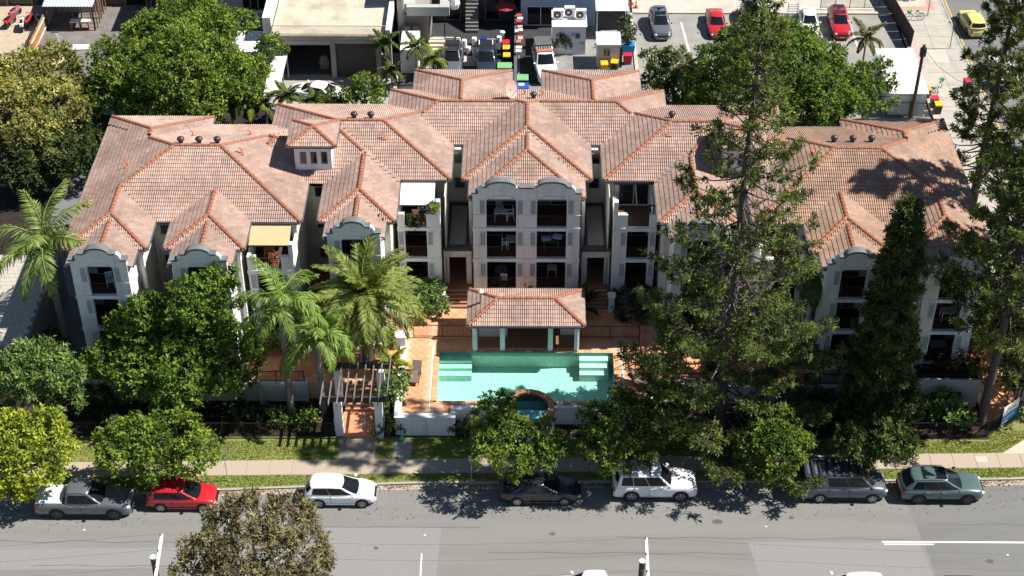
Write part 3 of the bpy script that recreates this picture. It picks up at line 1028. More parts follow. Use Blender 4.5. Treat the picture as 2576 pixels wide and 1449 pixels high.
    # gutters and fascia along open eaves
    for bi, b in enumerate(blocks):
        for side in b.h:
            if side in 'LR':
                xx = b.x0 if side == 'L' else b.x1
                pts = [(xx, y) for y in np.arange(b.y0, b.y1 + .01, 0.1)]
            else:
                yy = b.y0 if side == 'F' else b.y1
                pts = [(x, yy) for x in np.arange(b.x0, b.x1 + .01, 0.1)]
            run = []
            out = {'L': (-1, 0), 'R': (1, 0), 'F': (0, -1), 'B': (0, 1)}[side]
            for k, p in enumerate(pts + [None]):
                vis = False
                if p is not None:
                    q = (np.array(p[0] + out[0] * .06), np.array(p[1] + out[1] * .06))
                    vis = float(allz(q[0], q[1], bi)) < b.ze - 0.01
                if vis:
                    run.append(p)
                elif run:
                    if len(run) > 2:
                        g = MB()
                        (xa, ya), (xb, yb) = run[0], run[-1]
                        if side in 'LR':
                            g.box(xa + out[0] * .01, xa + out[0] * .13, ya, yb, b.ze - .13, b.ze + .0)
                        else:
                            g.box(xa, xb, ya + out[1] * .01, ya + out[1] * .13, b.ze - .13, b.ze + .0)
                        g.build('gutter', GUTTER if side == 'L' else GUTTERD, ro)  # left gutters paler: their lit tops are put into the colour
                    run = []
    return ro


blocks = []
for mir in (False, True):
    blocks += [
        Hip(-30.65, -15.10, 90.50, 102.80, mirror=mir),                   # wing
        Hip(-30.65, -23.06, 98.0, 103.95, mirror=mir, hips='LRB'),         # wing, rear bay
        Hip(-30.65, -25.05, 87.30, 96.0, mirror=mir, hips='LRF'),          # front bay
        Hip(-29.98, -25.66, 85.45, 90.3, mirror=mir, hips='LR'),           # its lower front roof
        Hip(-23.88, -18.56, 87.34, 95.0, mirror=mir, hips='LRF'),
        Hip(-23.26, -19.14, 85.45, 90.2, mirror=mir, hips='LR'),
        Hip(-18.50, -5.08, 95.72, 105.75, mirror=mir),                    # inner block
        Hip(-21.5, -10.5, 95.19, 102.80, mirror=mir),          # link
        Hip(-18.50, -8.67, 95.19, 105.0, mirror=mir),
        Hip(-13.90, -8.67, 90.56, 99.5, mirror=mir, hips='LRF'),
        Hip(-13.32, -9.32, 88.6, 93.4, mirror=mir, hips='LR'),
        Hip(-8.31, -0.86, 104.1, 110.95, mirror=mir, hips='LRB'),          # rear bays
    ]
blocks += [Hip(-10.05, 10.75, 100.33, 107.95), Hip(-4.20, 4.90, 95.75, 108.0), Hip(-3.66, 4.36, 93.45, 100.2, hips='LRF')]
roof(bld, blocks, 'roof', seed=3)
for mir in (False, True):
    tb = Hip(-16.42, -13.09, 95.97, 99.35, 13.0, mirror=mir)
    roof(bld, [tb], 'turret_roof', seed=21 + mir, n_single=0)

# ---------------------------------------------------------------- walls
BALC = mat('balcony_clay', (0.085, 0.042, 0.030), 0.7, 0.25, 3)
F1, F2, F3 = 2.6, 5.36, 8.06                       # floor levels


class Side:
    """mirrors x for the right half"""
    def __init__(s, mir):
        s.m = mir

    def __call__(s, x):
        return 2 * AX - x if s.m else x


def grid_wall(mb, X, x0, x1, y0, y1, z0, z1, holes):
    """wall in the xz plane with rectangular holes (xa,xb,za,zb)"""
    xs = sorted({x0, x1} | {h[0] for h in holes} | {h[1] for h in holes})
    zs = sorted({z0, z1} | {h[2] for h in holes} | {h[3] for h in holes})
    for i in range(len(xs) - 1):
        za = None
        for j in range(len(zs) - 1):
            cx, cz = (xs[i] + xs[i + 1]) / 2, (zs[j] + zs[j + 1]) / 2
            hole = any(h[0] < cx < h[1] and h[2] < cz < h[3] for h in holes)
            if not hole and za is None:
                za = zs[j]
            if (hole or j == len(zs) - 2) and za is not None:
                mb.box(X(xs[i]), X(xs[i + 1]), y0, y1, za, zs[j] if hole else zs[j + 1])
                za = None


def shutter(X, xa, xb, y, za, zb):
    mb = MB()
    f = 0.05
    mb.box(X(xa), X(xb), y - .035, y - .006, za, za + f).box(X(xa), X(xb), y - .035, y - .006, zb - f, zb)
    mb.box(X(xa), X(xa + f), y - .035, y - .006, za + f, zb - f).box(X(xb - f), X(xb), y - .035, y - .006, za + f, zb - f)
    s = mb.build('shutter', WHITE, bld)
    lv = MB()
    n = int((zb - za - 2 * f) / 0.085)
    for k in range(n):
        z = za + f + k * 0.085
        a, b = X(xa + f), X(xb - f)
        a, b = min(a, b), max(a, b)
        lv.add([(a, y - .028, z), (b, y - .028, z), (b, y - .008, z + .08), (a, y - .008, z + .08)], [(0, 1, 2, 3)])
    lv.build('louvre', SHUT, s)


GLASSC = mat('curtained_glass', (0.085, 0.083, 0.078), .12, .2, 5, spec=.5, stretch=(6, 6, .3))


def glazing(X, xa, xb, y, za, zb, n=2, frame=None):
    """sliding door or window: dark glass behind a frame"""
    fr = frame or mat('window_frame', (0.30, 0.31, 0.32), 0.5, 0.1)
    mb = MB()
    w = 0.06
    mb.box(X(xa), X(xb), y - .05, y - .01, za, za + w).box(X(xa), X(xb), y - .05, y - .01, zb - w, zb)
    for k in range(n + 1):
        x = xa + (xb - xa - w) * k / n
        mb.box(X(x), X(x + w), y - .052, y - .012, za + w, zb - w)
    f = mb.build('window', fr, bld)
    for k in range(n):
        a = xa + (xb - xa - w) * k / n + w
        b = xa + (xb - xa - w) * (k + 1) / n
        MB().box(X(a), X(b), y - .03, y - .022, za + w, zb - w).build('pane', GLASS if random.random() < .65 else GLASSC, f)


def railing(X, xa, xb, y, z, h=0.95):
    mb = MB()
    mb.box(X(xa), X(xb), y - .02, y + .02, z + h - .04, z + h)
    mb.box(X(xa), X(xb), y - .012, y + .012, z + .08, z + .11)
    n = int(abs(xb - xa) / 0.13)
    for k in range(n + 1):
        x = X(xa + (xb - xa) * k / n)
        mb.box(x - .007, x + .007, y - .007, y + .007, z + .11, z + h - .04)
    mb.build('railing', BROWNM, bld)


def parapet(X, c, w, y, tops, th=0.30):
    """curved parapet: tops = centres of the arcs, flat base at 10.72"""
    z0 = 10.72
    pts = []
    a = w
    left = [(-a, z0), (-a, 11.02), (-a + .34, 11.02)]
    for t in np.linspace(0, math.pi / 2, 6):
        left.append((-a + .34 + .30 * (1 - math.cos(t)), 11.02 + .50 * math.sin(t)))
    left.append((-a + 1.0, 11.52))
    prof = list(left)
    r = 0.72 if len(tops) == 1 else 0.98
    for i, tc in enumerate(tops):
        for t in np.linspace(-1, 1, 15):
            prof.append((tc - c + t * r, 11.54 + 0.46 * math.sqrt(max(0, 1 - (t * 0.98) ** 2)) - 0.08))
        if i < len(tops) - 1:
            prof += [(tc - c + r + .05, 11.46), (tops[i + 1] - c - r - .05, 11.46)]
    prof += [(-p[0], p[1]) for p in reversed(left)]
    poly = [(X(c + p[0]), p[1]) for p in prof]
    MB().prism(poly, y, y + th, 'y').build('parapet', WHITE, bld)
    # copings: arc and steps
    for tc in tops:
        arc = []
        for t in np.linspace(-1, 1, 17):
            arc.append((tc + t * (r + .06), 11.50 + 0.44 * math.sqrt(max(0, 1 - (t * .985) ** 2))))
        poly = [(X(p[0]), p[1]) for p in arc] + [(X(p[0]), p[1] + .15) for p in reversed(arc)]
        MB().prism(poly, y - .16, y + th + .12, 'y').build('arch_coping', COPING, bld, smooth=True, ang=30)
        ringp = MB()
        N = 18
        for k in range(N):
            a0, a1 = 2 * math.pi * k / N, 2 * math.pi * (k + 1) / N
            q = [(X(tc + rr * math.cos(t)), 11.28 + rr * math.sin(t)) for rr, t in ((.17, a0), (.23, a0), (.23, a1), (.17, a1))]
            ringp.prism(q, y - .035, y - .002, 'y')
        ringp.build('rosette', WHITE, bld)
    for sgn in (-1, 1):
        st = MB().box(X(c + sgn * (w + .08)), X(c + sgn * (w - .40)), y - .14, y + th + .1, 11.02, 11.14)
        st.build('coping', COPING, bld)
        MB().box(X(c + sgn * (w - .62)), X(c + sgn * (w - 1.04)), y - .14, y + th + .1, 11.52, 11.64).build('coping', COPING, bld)
    if len(tops) > 1:
        MB().box(X(c - .55), X(c + .55), y - .14, y + th + .1, 11.46, 11.58).build('coping', COPING, bld)


def bay(X, c, w, y, depth, ops, base=0.0, furn=None):
    """balcony tower: facade at y, hollow behind, three floors; ops = list of (xa,xb) openings"""
    mb = MB()
    holes = []
    for xa, xb in ops:
        holes += [(xa, xb, F1, 5.11), (xa, xb, F2, 7.82), (xa, xb, F3, 10.52)]
    grid_wall(mb, X, c - w, c + w, y, y + .28, base, 10.72, holes)
    mb.box(X(c - w), X(c - w + .22), y + .28, y + depth, base, 10.35)
    mb.box(X(c + w - .22), X(c + w), y + .28, y + depth, base, 10.35)
    mb.build('wall', WHITE, bld)
    parapet(X, c, w, y - .005, [(a + b) / 2 for a, b in ops])
    for z in (9.12, 6.42, 3.68):
        xs_ = [c - w - .04] + [v for o in ops for v in o] + [c + w + .04]
        for k in range(0, len(xs_), 2):
            MB().box(X(xs_[k]), X(xs_[k + 1]), y - .035, y - .001, z, z + .05).build('string_course', WHITE, bld)
    for z in (7.80, 5.09):
        MB().box(X(c - w - .05), X(c + w + .05), y - .045, y - .002, z, z + .27).build('floor_band', WHITE, bld)
    for xa, xb in ops:
        ar = [(xa + .1, 10.53), (xa + .3, 10.67), (xa + .5, 10.74), ((xa + xb) / 2, 10.80), (xb - .5, 10.74), (xb - .3, 10.67), (xb - .1, 10.53)]
        MB().prism([(X(p[0]), p[1]) for p in ar], y - .05, y - .006, 'y').build('arch_moulding', WHITE, bld)
        ch = MB()
        ch.prism([(X(xa), 10.52), (X(xa + .16), 10.52), (X(xa), 10.36)], y + .004, y + .27, 'y').prism([(X(xb), 10.52), (X(xb - .16), 10.52), (X(xb), 10.36)], y + .004, y + .27, 'y')
        ch.build('corner_bracket', WHITE, bld)
        for z in (F1, F2, F3):
            railing(X, xa + .02, xb - .02, y + .16, z)
            glazing(X, xa - .1, xb + .1, y + depth - .06, z + .02, z + 2.25, 2)
            for a, b in ((xa - .5, xa - .05), (xb + .05, xb + .5)):
                shutter(X, a, b, y, z + 1.16, z + 2.38)
    for k, z in enumerate((F1, F2, F3)):
        MB().box(X(c - w + .225), X(c + w - .225), y + .285, y + depth, z - .26, z - .005).build('balcony_slab', BALC, bld)
    MB().box(X(c - w + .22), X(c + w - .22), y + depth, y + depth + .2, base, 10.3).build('balcony_wall', CREAM, bld)


def mass(X, x0, x1, y0, y1, z1=10.28, m=None, z0=0.0, name='wall'):
    return MB().box(X(x0), X(x1), y0, y1, z0, z1).build(name, m or CREAM, bld)


for mir in (False, True):
    X = Side(mir)
    # wing
    mass(X, -30.25, -15.5, 90.95, 102.4)
    mass(X, -30.2, -23.5, 102.4, 103.5, 10.27)
    mass(X, -30.2, -25.5, 87.72, 90.95, 10.265)
    mass(X, -23.42, -19.02, 87.78, 90.95, 10.265)
    bay(X, -27.80, 1.86, 85.25, 2.45, [(-28.62, -26.92)])
    bay(X, -21.15, 1.80, 85.25, 2.50, [(-21.98, -20.3)])
    # side piers of the bays
    mb = MB()
    for (xa, xb) in ((-25.62, -25.40), (-23.55, -23.33), (-19.1, -18.88)):
        mb.box(X(xa), X(xb), 87.45, 87.75, 0, 10.27)
    mb.build('pilaster', WHITE, bld)
    # link and inner block
    mass(X, -20.0, -13.6, 95.62, 102.3, 10.262)
    mass(X, -18.1, -5.48, 96.12, 105.3, 10.255)
    mass(X, -13.5, -9.08, 91.0, 96.12, 10.265)
    bay(X, -11.3, 1.78, 88.4, 2.6, [(-12.15, -10.45)])
    # turret
    mb = MB()
    grid_wall(mb, X, -16.05, -13.45, 96.28, 96.46, 10.3, 12.95, [(-15.68 + k * .74, -15.20 + k * .74, 11.32, 12.35) for k in range(3)])
    mb.box(X(-16.05), X(-15.87), 96.46, 99.0, 10.3, 12.95).box(X(-13.63), X(-13.45), 96.46, 99.0, 10.3, 12.95).box(X(-15.87), X(-13.63), 98.8, 99.0, 10.3, 12.95)
    mb.build('turret_wall', WHITE, bld)
    for k in range(3):
        xa = -15.68 + k * .74
        glazing(X, xa, xa + .48, 96.42, 11.32, 12.35, 1)
        ar = MB()
        xc = xa + .24
        for q in range(8):
            a0, a1 = math.pi * q / 8, math.pi * (q + 1) / 8
            ar.prism([(X(xc + r_ * math.cos(t)), 12.42 + r_ * .8 * math.sin(t)) for r_, t in ((.30, a0), (.36, a0), (.36, a1), (.30, a1))], 96.25, 96.277, 'y')
        ar.build('arch_moulding', WHITE, bld)
    # stacked balconies between the bays (open at the top)
    for (x0, x1, yf, yb, oa, ob) in ((-8.75, -5.75, 93.2, 96.1, -8.25, -6.72), (-18.6, -15.45, 88.1, 90.95, -18.0, -16.3)):
        mb = MB()
        holes = [(oa, ob, F1, 5.11), (oa, ob, F2, 7.82), (oa, ob, F3, 9.2)]
        grid_wall(mb, X, x0, x1, yf, yf + .3, 0, 9.14, holes)
        mb.box(X(x0), X(x0 + .22), yf + .3, yb, 0, 9.14).box(X(x1 - .22), X(x1), yf + .3, yb, 0, 9.14)
        mb.box(X(x1 - .26), X(x1 + .03), yf - .03, yf + .36, 9.14, 10.28)
        mb.build('wall', WHITE, bld)
        for z in (F1, F2, F3):
            MB().box(X(x0 + .225), X(x1 - .225), yf + .305, yb, z - .26, z - .005).build('balcony_slab', BALC, bld)
            railing(X, oa + .02, ob - .02, yf + .16, z)
            glazing(X, x0 + .4, x1 - .4, yb - .01, z + .02, z + 2.2, 2)
            if z < F3:
                shutter(X, oa - .48, oa - .04, yf, z + 1.16, z + 2.38)
                shutter(X, ob + .04, ob + .48, yf, z + 1.16, z + 2.38)
        for z in (7.80, 5.09):
            MB().box(X(x0 - .04), X(x1 + .04), yf - .045, yf - .002, z, z + .27).build('floor_band', WHITE, bld)
    # passage: portico with flat roof, end wall with dark windows
    xa, xb = -5.62, -3.62
    mb = MB()
    mb.box(X(xa), X(xa + .38), 93.95, 94.3, ZE, 4.95).box(X(xb - .38), X(xb), 93.95, 94.3, ZE, 4.95)
    mb.box(X(xa), X(xb), 93.9, 94.35, 4.95, 5.5)
    mb.build('portico', CREAM, bld)
    mb = MB().box(X(xa - .05), X(xb + .05), 93.86, 94.4, 5.5, 5.72)
    mb.box(X(xa + .25), X(xa + .42), 94.4, 99.5, 5.5, 5.66).box(X(xb - .42), X(xb - .25), 94.4, 99.5, 5.5, 5.66).box(X(xa + .25), X(xb - .25), 99.5, 99.7, 5.5, 5.7)
    mb.build('portico_coping', mat('dark_coping', (0.05, 0.055, 0.06), 0.6, 0.2), bld)
    MB().box(X(xa + .42), X(xb - .42), 94.4, 99.5, 5.3, 5.56).build('portico_roof', CONC, bld)
    mass(X, -5.48, -3.8, 99.9, 100.7, 10.25)
    for za, zb in ((9.05, 9.95), (6.9, 7.85)):
        glazing(X, -5.0, -4.2, 99.88, za, zb, 1)
    MB().box(X(-5.46), X(-5.40), 93.95, 99.9, 0, 10.2).build('wall', CREAM, bld)
    # windows in the recess beside the inner bay
    for za, zb in ((9.0, 9.9), (6.3, 7.3), (3.6, 4.6)):
        glazing(X, -14.75, -14.0, 95.6, za, zb, 1)
        glazing(X, -24.9, -24.1, 90.94, za, zb, 1)
    # downpipes
    mb = MB()
    for (px, py) in ((-13.95, 95.2), (-23.6, 87.7), (-25.3, 90.9), (-18.8, 90.9)):
        mb.tube([(X(px), py, 0.2), (X(px), py, 10.3)], 0.05, 6)
    mb.build('downpipe', WHITEM, bld)
# centre
X = Side(False)
mass(X, -3.80, 4.50, 96.15, 107.5, 10.268)
mass(X, -9.6, 10.3, 100.75, 107.5, 10.262)
mass(X, -7.9, -1.25, 107.5, 110.5, 10.25)
mass(X, 1.95, 8.6, 107.5, 110.5, 10.25)
bay(X, 0.31, 3.76, 93.2, 2.9, [(-2.49, -0.41), (1.05, 3.13)])
mb = MB()
for xx in (-3.82, 4.3):
    mb.box(xx, xx + .22, 95.8, 96.14, ZE, 10.26)
mb.build('pilaster', WHITE, bld)
# awnings
def awning(X, x0, x1, y0, y1, z0, z1, m, lab):
    r = root('awning', (X((x0 + x1) / 2), y1, z1), lab, 'awning')
    n = 6
    mb = MB()
    for k in range(n):
        a, b = x0 + (x1 - x0) * k / n, x0 + (x1 - x0) * (k + 1) / n
        mb.add([(X(a), y0, z0), (X(b), y0, z0), (X(b), y1, z1), (X(a), y1, z1), (X(a), y0, z0 - .03), (X(b), y0, z0 - .03), (X(b), y1, z1 - .03), (X(a), y1, z1 - .03)],
               [(0, 1, 2, 3), (7, 6, 5, 4), (0, 4, 5, 1)])
    mb.build('canopy', m, r)
    mb = MB().bar((X(x0), y0, z0 - .06), (X(x1), y0, z0 - .06), .07, .1)
    for x in (x0 + .05, x1 - .05):
        mb.bar((X(x), y0, z0 - .07), (X(x), y1, z1 - .07), .05)
    mb.build('frame', DARK, r)


awning(Side(False), -8.55, -6.15, 93.55, 95.65, 9.75, 10.24, mat('white_canvas', (0.80, 0.80, 0.79), 0.8, 0.04), 'bright white awning over the top balcony left of the centre block')
awning(Side(False), -18.5, -15.75, 88.75, 90.4, 9.72, 10.2, mat('beige_canvas', (0.45, 0.38, 0.21), 0.85, 0.08, 2), 'beige canvas awning over the left wing top balcony')
# pergola frame over the right-hand balcony
r = root('balcony_pergola', (7.9, 94.4, 8.0), 'dark open steel pergola over the top balcony right of the centre block', 'pergola')
mb = MB()
for a, b in (((6.5, 93.4, 9.9), (9.3, 93.4, 9.9)), ((6.5, 95.6, 10.2), (9.3, 95.6, 10.2)), ((6.5, 93.4, 9.9), (6.5, 95.6, 10.2)), ((8.0, 93.4, 9.9), (8.0, 95.6, 10.2)), ((9.3, 93.4, 9.9), (9.3, 95.6, 10.2)),
             ((6.6, 93.4, 8.1), (6.6, 93.4, 9.9)), ((9.2, 93.4, 8.1), (9.2, 93.4, 9.9))):
    mb.bar(a, b, .09)
mb.build('frame', DARK, r)
# roof furniture
def cowl(x, y, z, lab):
    r = root('roof_vent', (x, y, z), lab, 'roof vent', 'round dark roof vents beside the ridges')
    MB().tube([(x, y, z - .25), (x, y, z + .12)], .15, 10).build('neck', DARK, r)
    MB().ball((x, y, z + .22), .27, 12, sz=.75).build('cap', mat('vent_brown', (0.05, 0.04, 0.038), 0.35, 0.2), r, smooth=True)


def roofz(x, y):
    return max(float(b.z(np.array(x), np.array(y))) for b in blocks)


for (px, py, lab) in ((455, 356, 'leftmost of three dark roof vents behind the left wing ridge'), (501, 356, 'middle one of three dark roof vents behind the left wing ridge'),
                      (547, 356, 'rightmost of three dark roof vents behind the left wing ridge'), (891, 293, 'left one of two dark roof vents above the turret roof'),
                      (933, 293, 'right one of two dark roof vents above the turret roof'), (1690, 292, 'dark roof vent behind the ridge right of the centre block'),
                      (2098, 353, 'leftmost of three roof vents behind the shaded right wing ridge'), (2145, 353, 'middle one of three roof vents behind the shaded right wing ridge'),
                      (2192, 353, 'rightmost of three roof vents behind the shaded right wing ridge'), (1342, 243, 'small dark roof vent on the rear ridge right of the dish')):
    p = P(px, py, 12.0)
    for _ in range(8):
        p = P(px, py, roofz(p.x, p.y) + .2)
    cowl(p.x, p.y, p.z, lab)
p = P(1287, 243, 11.7)
r = root('satellite_dish', (p.x, p.y, 11.5), 'faded pink satellite dish on the rear roof ridge', 'satellite dish')
mb = MB()
cen = Vector((p.x - .15, p.y, 12.35))
ax = Vector((0.75, -0.45, 0.35)).normalized()
u = ax.cross(Vector((0, 0, 1))).normalized()
w = u.cross(ax)
rings = []
for rr, dd in ((0.02, .0), (.3, .03), (.55, .1), (.72, .18)):
    rings.append([tuple(cen + ax * dd + (u * math.cos(a) + w * math.sin(a)) * rr) for a in np.linspace(0, 2 * math.pi, 18, endpoint=False)])
vs = [v for q in rings for v in q]
mb.add(vs, [(i * 18 + j, i * 18 + (j + 1) % 18, (i + 1) * 18 + (j + 1) % 18, (i + 1) * 18 + j) for i in range(3) for j in range(18)])
mb.build('dish', mat('dish_pink', (0.50, 0.30, 0.26), 0.6, 0.1), r, smooth=True)
MB().tube([(p.x, p.y, 11.5), (p.x, p.y, 11.9), tuple(cen)], .05, 6).tube([tuple(cen - w * .6), tuple(cen + ax * .8)], .02, 5).build('mast', DARK, r)
# small terracotta flashings (goose-neck pipes) on the slopes
for (px, py) in ((321, 419), (223, 512), (608, 385), (486, 342), (630, 339), (967, 347), (1682, 339), (2051, 384), (1365, 240), (1320, 238)):
    p = P(px, py, 11.2)
    for _ in range(8):
        p = P(px, py, roofz(p.x, p.y) + .08)
    MB().box(p.x - .17, p.x + .17, p.y - .2, p.y + .2, p.z - .12, p.z + .03).tube([(p.x, p.y, p.z), (p.x, p.y, p.z + .3), (p.x - .06, p.y, p.z + .42), (p.x - .2, p.y, p.z + .40)], .04, 6).build('vent_pipe', mat('vent_orange', (.48, .17, .09), .6, .15), bld)
# ================================================================ PAVILION, PERGOLA, FENCES, FURNITURE
pav = root('pool_pavilion', (0.35, 89.0, ZT), 'small open pool pavilion with hipped tile roof and white columns', 'pavilion')
roof(pav, [Hip(-3.68, 4.34, 87.02, 91.08, 4.2, sl=0.40)], 'roof', seed=40, n_single=300)
for k, x in enumerate((-3.25, -1.32, 2.02, 3.86)):
    MB().box(x - .17, x + .17, 87.42, 87.76, ZT, 4.08).build('column', WHITE, pav)
MB().box(-3.45, 4.1, 87.46, 87.72, 3.82, 4.085).build('beam', WHITE, pav)
mb = MB().box(-3.35, 4.0, 90.5, 90.7, ZT, 4.08)
mb.build('wall', CREAM, pav)
MB().box(-3.0, -1.0, 89.0, 90.45, ZT, 4.07).build('kiosk', WHITE, pav)
MB().box(2.75, 3.75, 89.2, 90.45, ZT, 4.07).build('kiosk', WHITE, pav)
MB().box(-2.2, -1.35, 88.97, 89.0, 2.7, 3.3).build('shutter', SHUT, pav)
MB().box(-3.2, 3.9, 87.8, 90.5, ZT + .0, ZT + .012).build('floor', mat('pavilion_clay', (0.26, 0.115, 0.06), 0.6, 0.2), pav)
mb = MB().tube([(-3.55, 87.0, 4.05), (-3.25, 87.3, 3.7), (-3.25, 87.36, 1.65)], .05, 6).tube([(4.2, 87.0, 4.05), (3.92, 87.3, 3.7), (3.92, 87.36, 1.65)], .05, 6)
mb.build('downpipe', WHITEM, pav)
mb = MB().ball((0.3, 89.6, 3.2), .25, 12)
r = root('globe_lamp', (0.3, 90.35, 3.2), 'round pale green lamp globe hanging inside the pool pavilion', 'lamp')
mb.build('globe', mat('globe_glass', (0.30, 0.52, 0.45), 0.3, 0.1), r, smooth=True)
MB().tube([(0.3, 89.6, 3.4), (0.3, 89.6, 4.0)], .02, 5).build('stem', DARK, r)
p = P(1210, 757, 4.75)
r = root('flue_pipe', (p.x, p.y, 4.6), 'grey capped flue pipe rising from the pavilion roof', 'flue')
MB().tube([(p.x, p.y, 4.4), (p.x, p.y, 5.55)], .11, 10).build('pipe', mat('zinc', (0.42, 0.43, 0.44), 0.4, 0.2, metal=.3), r, smooth=True)
MB().tube([(p.x, p.y, 5.55), (p.x, p.y, 5.62), (p.x, p.y, 5.78)], [.2, .2, .05], 10).build('cap', WHITEM, r)
MB().tube([(p.x, p.y, 4.5), (p.x, p.y, 4.62)], [.22, .14], 10).build('collar', DARK, r)

# ---------------------------------------------------------------- pergola at the entry
per = root('entry_pergola', (-10.9, 81.8, 0.2), 'dark timber entry pergola with slats over the front path and white pillars', 'pergola')
for (x, y) in ((-12.15, 80.45), (-9.45, 80.35), (-12.4, 83.5), (-9.5, 83.4)):
    MB().box(x - .26, x + .26, y - .26, y + .26, 0.14, 3.28).build('pillar', WHITE, per)
PERG = mat('pergola_timber', (0.040, 0.037, 0.037), 0.7, 0.3, 4)
PERGT = mat('weathered_slat', (0.15, 0.148, 0.145), 0.8, 0.25, 4)
for y in (80.2, 83.55):
    MB().box(-13.3, -8.7, y - .07, y + .07, 3.28, 3.68).build('beam', PERG, per)
for k in range(9):
    x = -13.15 + k * 0.54
    mb = MB().box(x - .032, x + .032, 79.35, 84.4, 3.60, 3.79)
    mb.build('slat', PERGT, per)
mb = MB().box(-12.55, -12.35, 80.7, 83.2, 0.15, 1.1).box(-9.35, -9.15, 80.7, 83.2, 0.15, 1.1)
mb.build('side_wall', WHITE, per)


def fence(name, pts, h, lab, z=0.14, panel=2.4, m=DARK, group=None, pk=0.11):
    """picket fence: posts, two rails and pickets per panel"""
    a = Vector((*pts[0], z))
    r = root(name, a, lab, 'fence', group)
    for (xa, ya), (xb, yb) in zip(pts[:-1], pts[1:]):
        A, B = Vector((xa, ya, z)), Vector((xb, yb, z))
        L = (B - A).length
        n = max(1, int(round(L / panel)))
        d = (B - A) / n
        for k in range(n + 1):
            q = A + d * k
            MB().box(q.x - .03, q.x + .03, q.y - .03, q.y + .03, z, z + h + .05).build('post', m, r)
        for k in range(n):
            p0, p1 = A + d * k, A + d * (k + 1)
            MB().bar(p0 + Vector((0, 0, h - .05)), p1 + Vector((0, 0, h - .05)), .04).build('rail', m, r)
            MB().bar(p0 + Vector((0, 0, .12)), p1 + Vector((0, 0, .12)), .04).build('rail', m, r)
            np_ = int((p1 - p0).length / pk)
            mb = MB()
            for t in range(1, np_):
                q = p0 + (p1 - p0) * (t / np_)
                mb.box(q.x - .009, q.x + .009, q.y - .009, q.y + .009, z + .12, z + h + .02)
            mb.build('pickets', m, r, kind='stuff')
    return r


fence('street_fence', [(-34.5, 79.95), (-12.6, 80.05)], 1.35, 'black picket fence along the shaded garden left of the entry pergola')
fence('street_fence', [(8.9, 80.1), (31.15, 80.45)], 1.35, 'long black picket fence along the street right of the pool')
fence('corner_fence', [(31.2, 80.5), (33.6, 82.6), (35.3, 86.5), (35.4, 96)], 1.35, 'black picket fence turning the right corner behind the banner')
fence('terrace_fence', [(-18.6, 83.86), (-14.8, 83.86)], 1.0, 'black railing on the left terrace wall behind the palms', 1.73, 1.9)
fence('terrace_fence', [(9.4, 83.86), (31.2, 83.86)], 1.0, 'black railing on the right terrace wall below the planters', 1.73, 2.2)
fence('pool_fence', [(-7.6, 88.88), (-3.5, 88.88)], 1.15, 'brown pool fence between the side wall and the pavilion', ZT, 2.05, BROWNM)
fence('pool_fence', [(4.2, 88.88), (8.3, 88.88), (8.3, 85.6)], 1.15, 'brown pool fence right of the pavilion turning towards the street', ZT, 2.05, BROWNM)
fence('pool_gate', [(7.2, 85.5), (9.3, 87.2)], 1.15, 'brown pool gate standing open in the sun right of the pool', ZT, 1.3, BROWNM)
fence('back_fence', [(31.5, 121.2), (35.5, 121.0)], 1.5, 'black picket fence in front of the large white shed', 0.02, 2.0)

# stair pillars
for (x, y, lab) in ((-5.75, 92.1, 'white capped pillar with a red light at the left foot of the stairs'), (6.45, 92.0, 'white capped pillar in shade beside the right stairs')):
    r = root('stair_pillar', (x, y, ZT), lab, 'pillar')
    MB().box(x - .2, x + .2, y - .2, y + .2, ZT, 2.95).build('shaft', WHITE, r)
    MB().box(x - .28, x + .28, y - .28, y + .28, 2.95, 3.1).build('cap', WHITE, r)
tag(MB().tube([(-5.75, 92.1, 3.1), (-5.75, 92.1, 3.42)], .06, 8).build('red_lamp', mat('red_plastic', (0.5, 0.03, 0.03), 0.5, .1), at=(-5.75, 92.1, 3.1)), 'small red lamp on top of the left stair pillar', 'lamp')
for (x, y, h, lab) in ((-9.95, 86.8, 2.7, 'tall white capped pillar under the date palm'), (-10.9, 86.4, 2.5, 'shorter white pillar left of the date palm trunk'), (24.9, 83.3, 1.9, 'white capped pillar in front of the right planter')):
    r = root('gate_pillar', (x, y, ZT), lab, 'pillar')
    MB().box(x - .22, x + .22, y - .22, y + .22, ZT - 1.4 if x > 0 else ZT, h).build('shaft', WHITE, r)
    MB().box(x - .32, x + .32, y - .32, y + .32, h, h + .16).build('cap', WHITE, r)
fence('side_gate', [(-10.6, 86.55), (-10.2, 86.7)], 1.1, 'narrow brown gate between the two white pillars by the date palm', ZT, 1.0, BROWNM)

# planters in front of the ground floor (right wing and left wing)
for (x0, x1, lab) in ((19.5, 23.4, 'long rendered planter box with dark hedge under the right wing'), (26.6, 31.1, 'tall rendered planter box with black vent at the right corner'), (-30.4, -25.6, 'rendered planter box at the foot of the far left bay'), (-23.1, -19.0, 'rendered planter box at the foot of the second left bay')):
    r = root('planter', ((x0 + x1) / 2, 84.7, ZT), lab, 'planter')
    zb = 0.2 if x0 == 26.6 else ZT
    y0 = 83.4 if x0 == 26.6 else 84.2
    mb = MB().box(x0, x1, y0, y0 + .16, zb, 2.62).box(x0, x0 + .16, y0 + .16, 85.2, zb, 2.62).box(x1 - .16, x1, y0 + .16, 85.2, zb, 2.62)
    mb.build('wall', mat('grey_render', (0.38, 0.375, 0.36), .85, .15), r)
    MB().box(x0 + .16, x1 - .16, y0 + .16, 85.2, zb, 2.5).build('soil', SOIL, r)
    if x0 == 26.6:
        MB().box(27.9, 29.9, y0 - .02, y0 - .001, 0.9, 1.55).build('vent', GLASS, r)


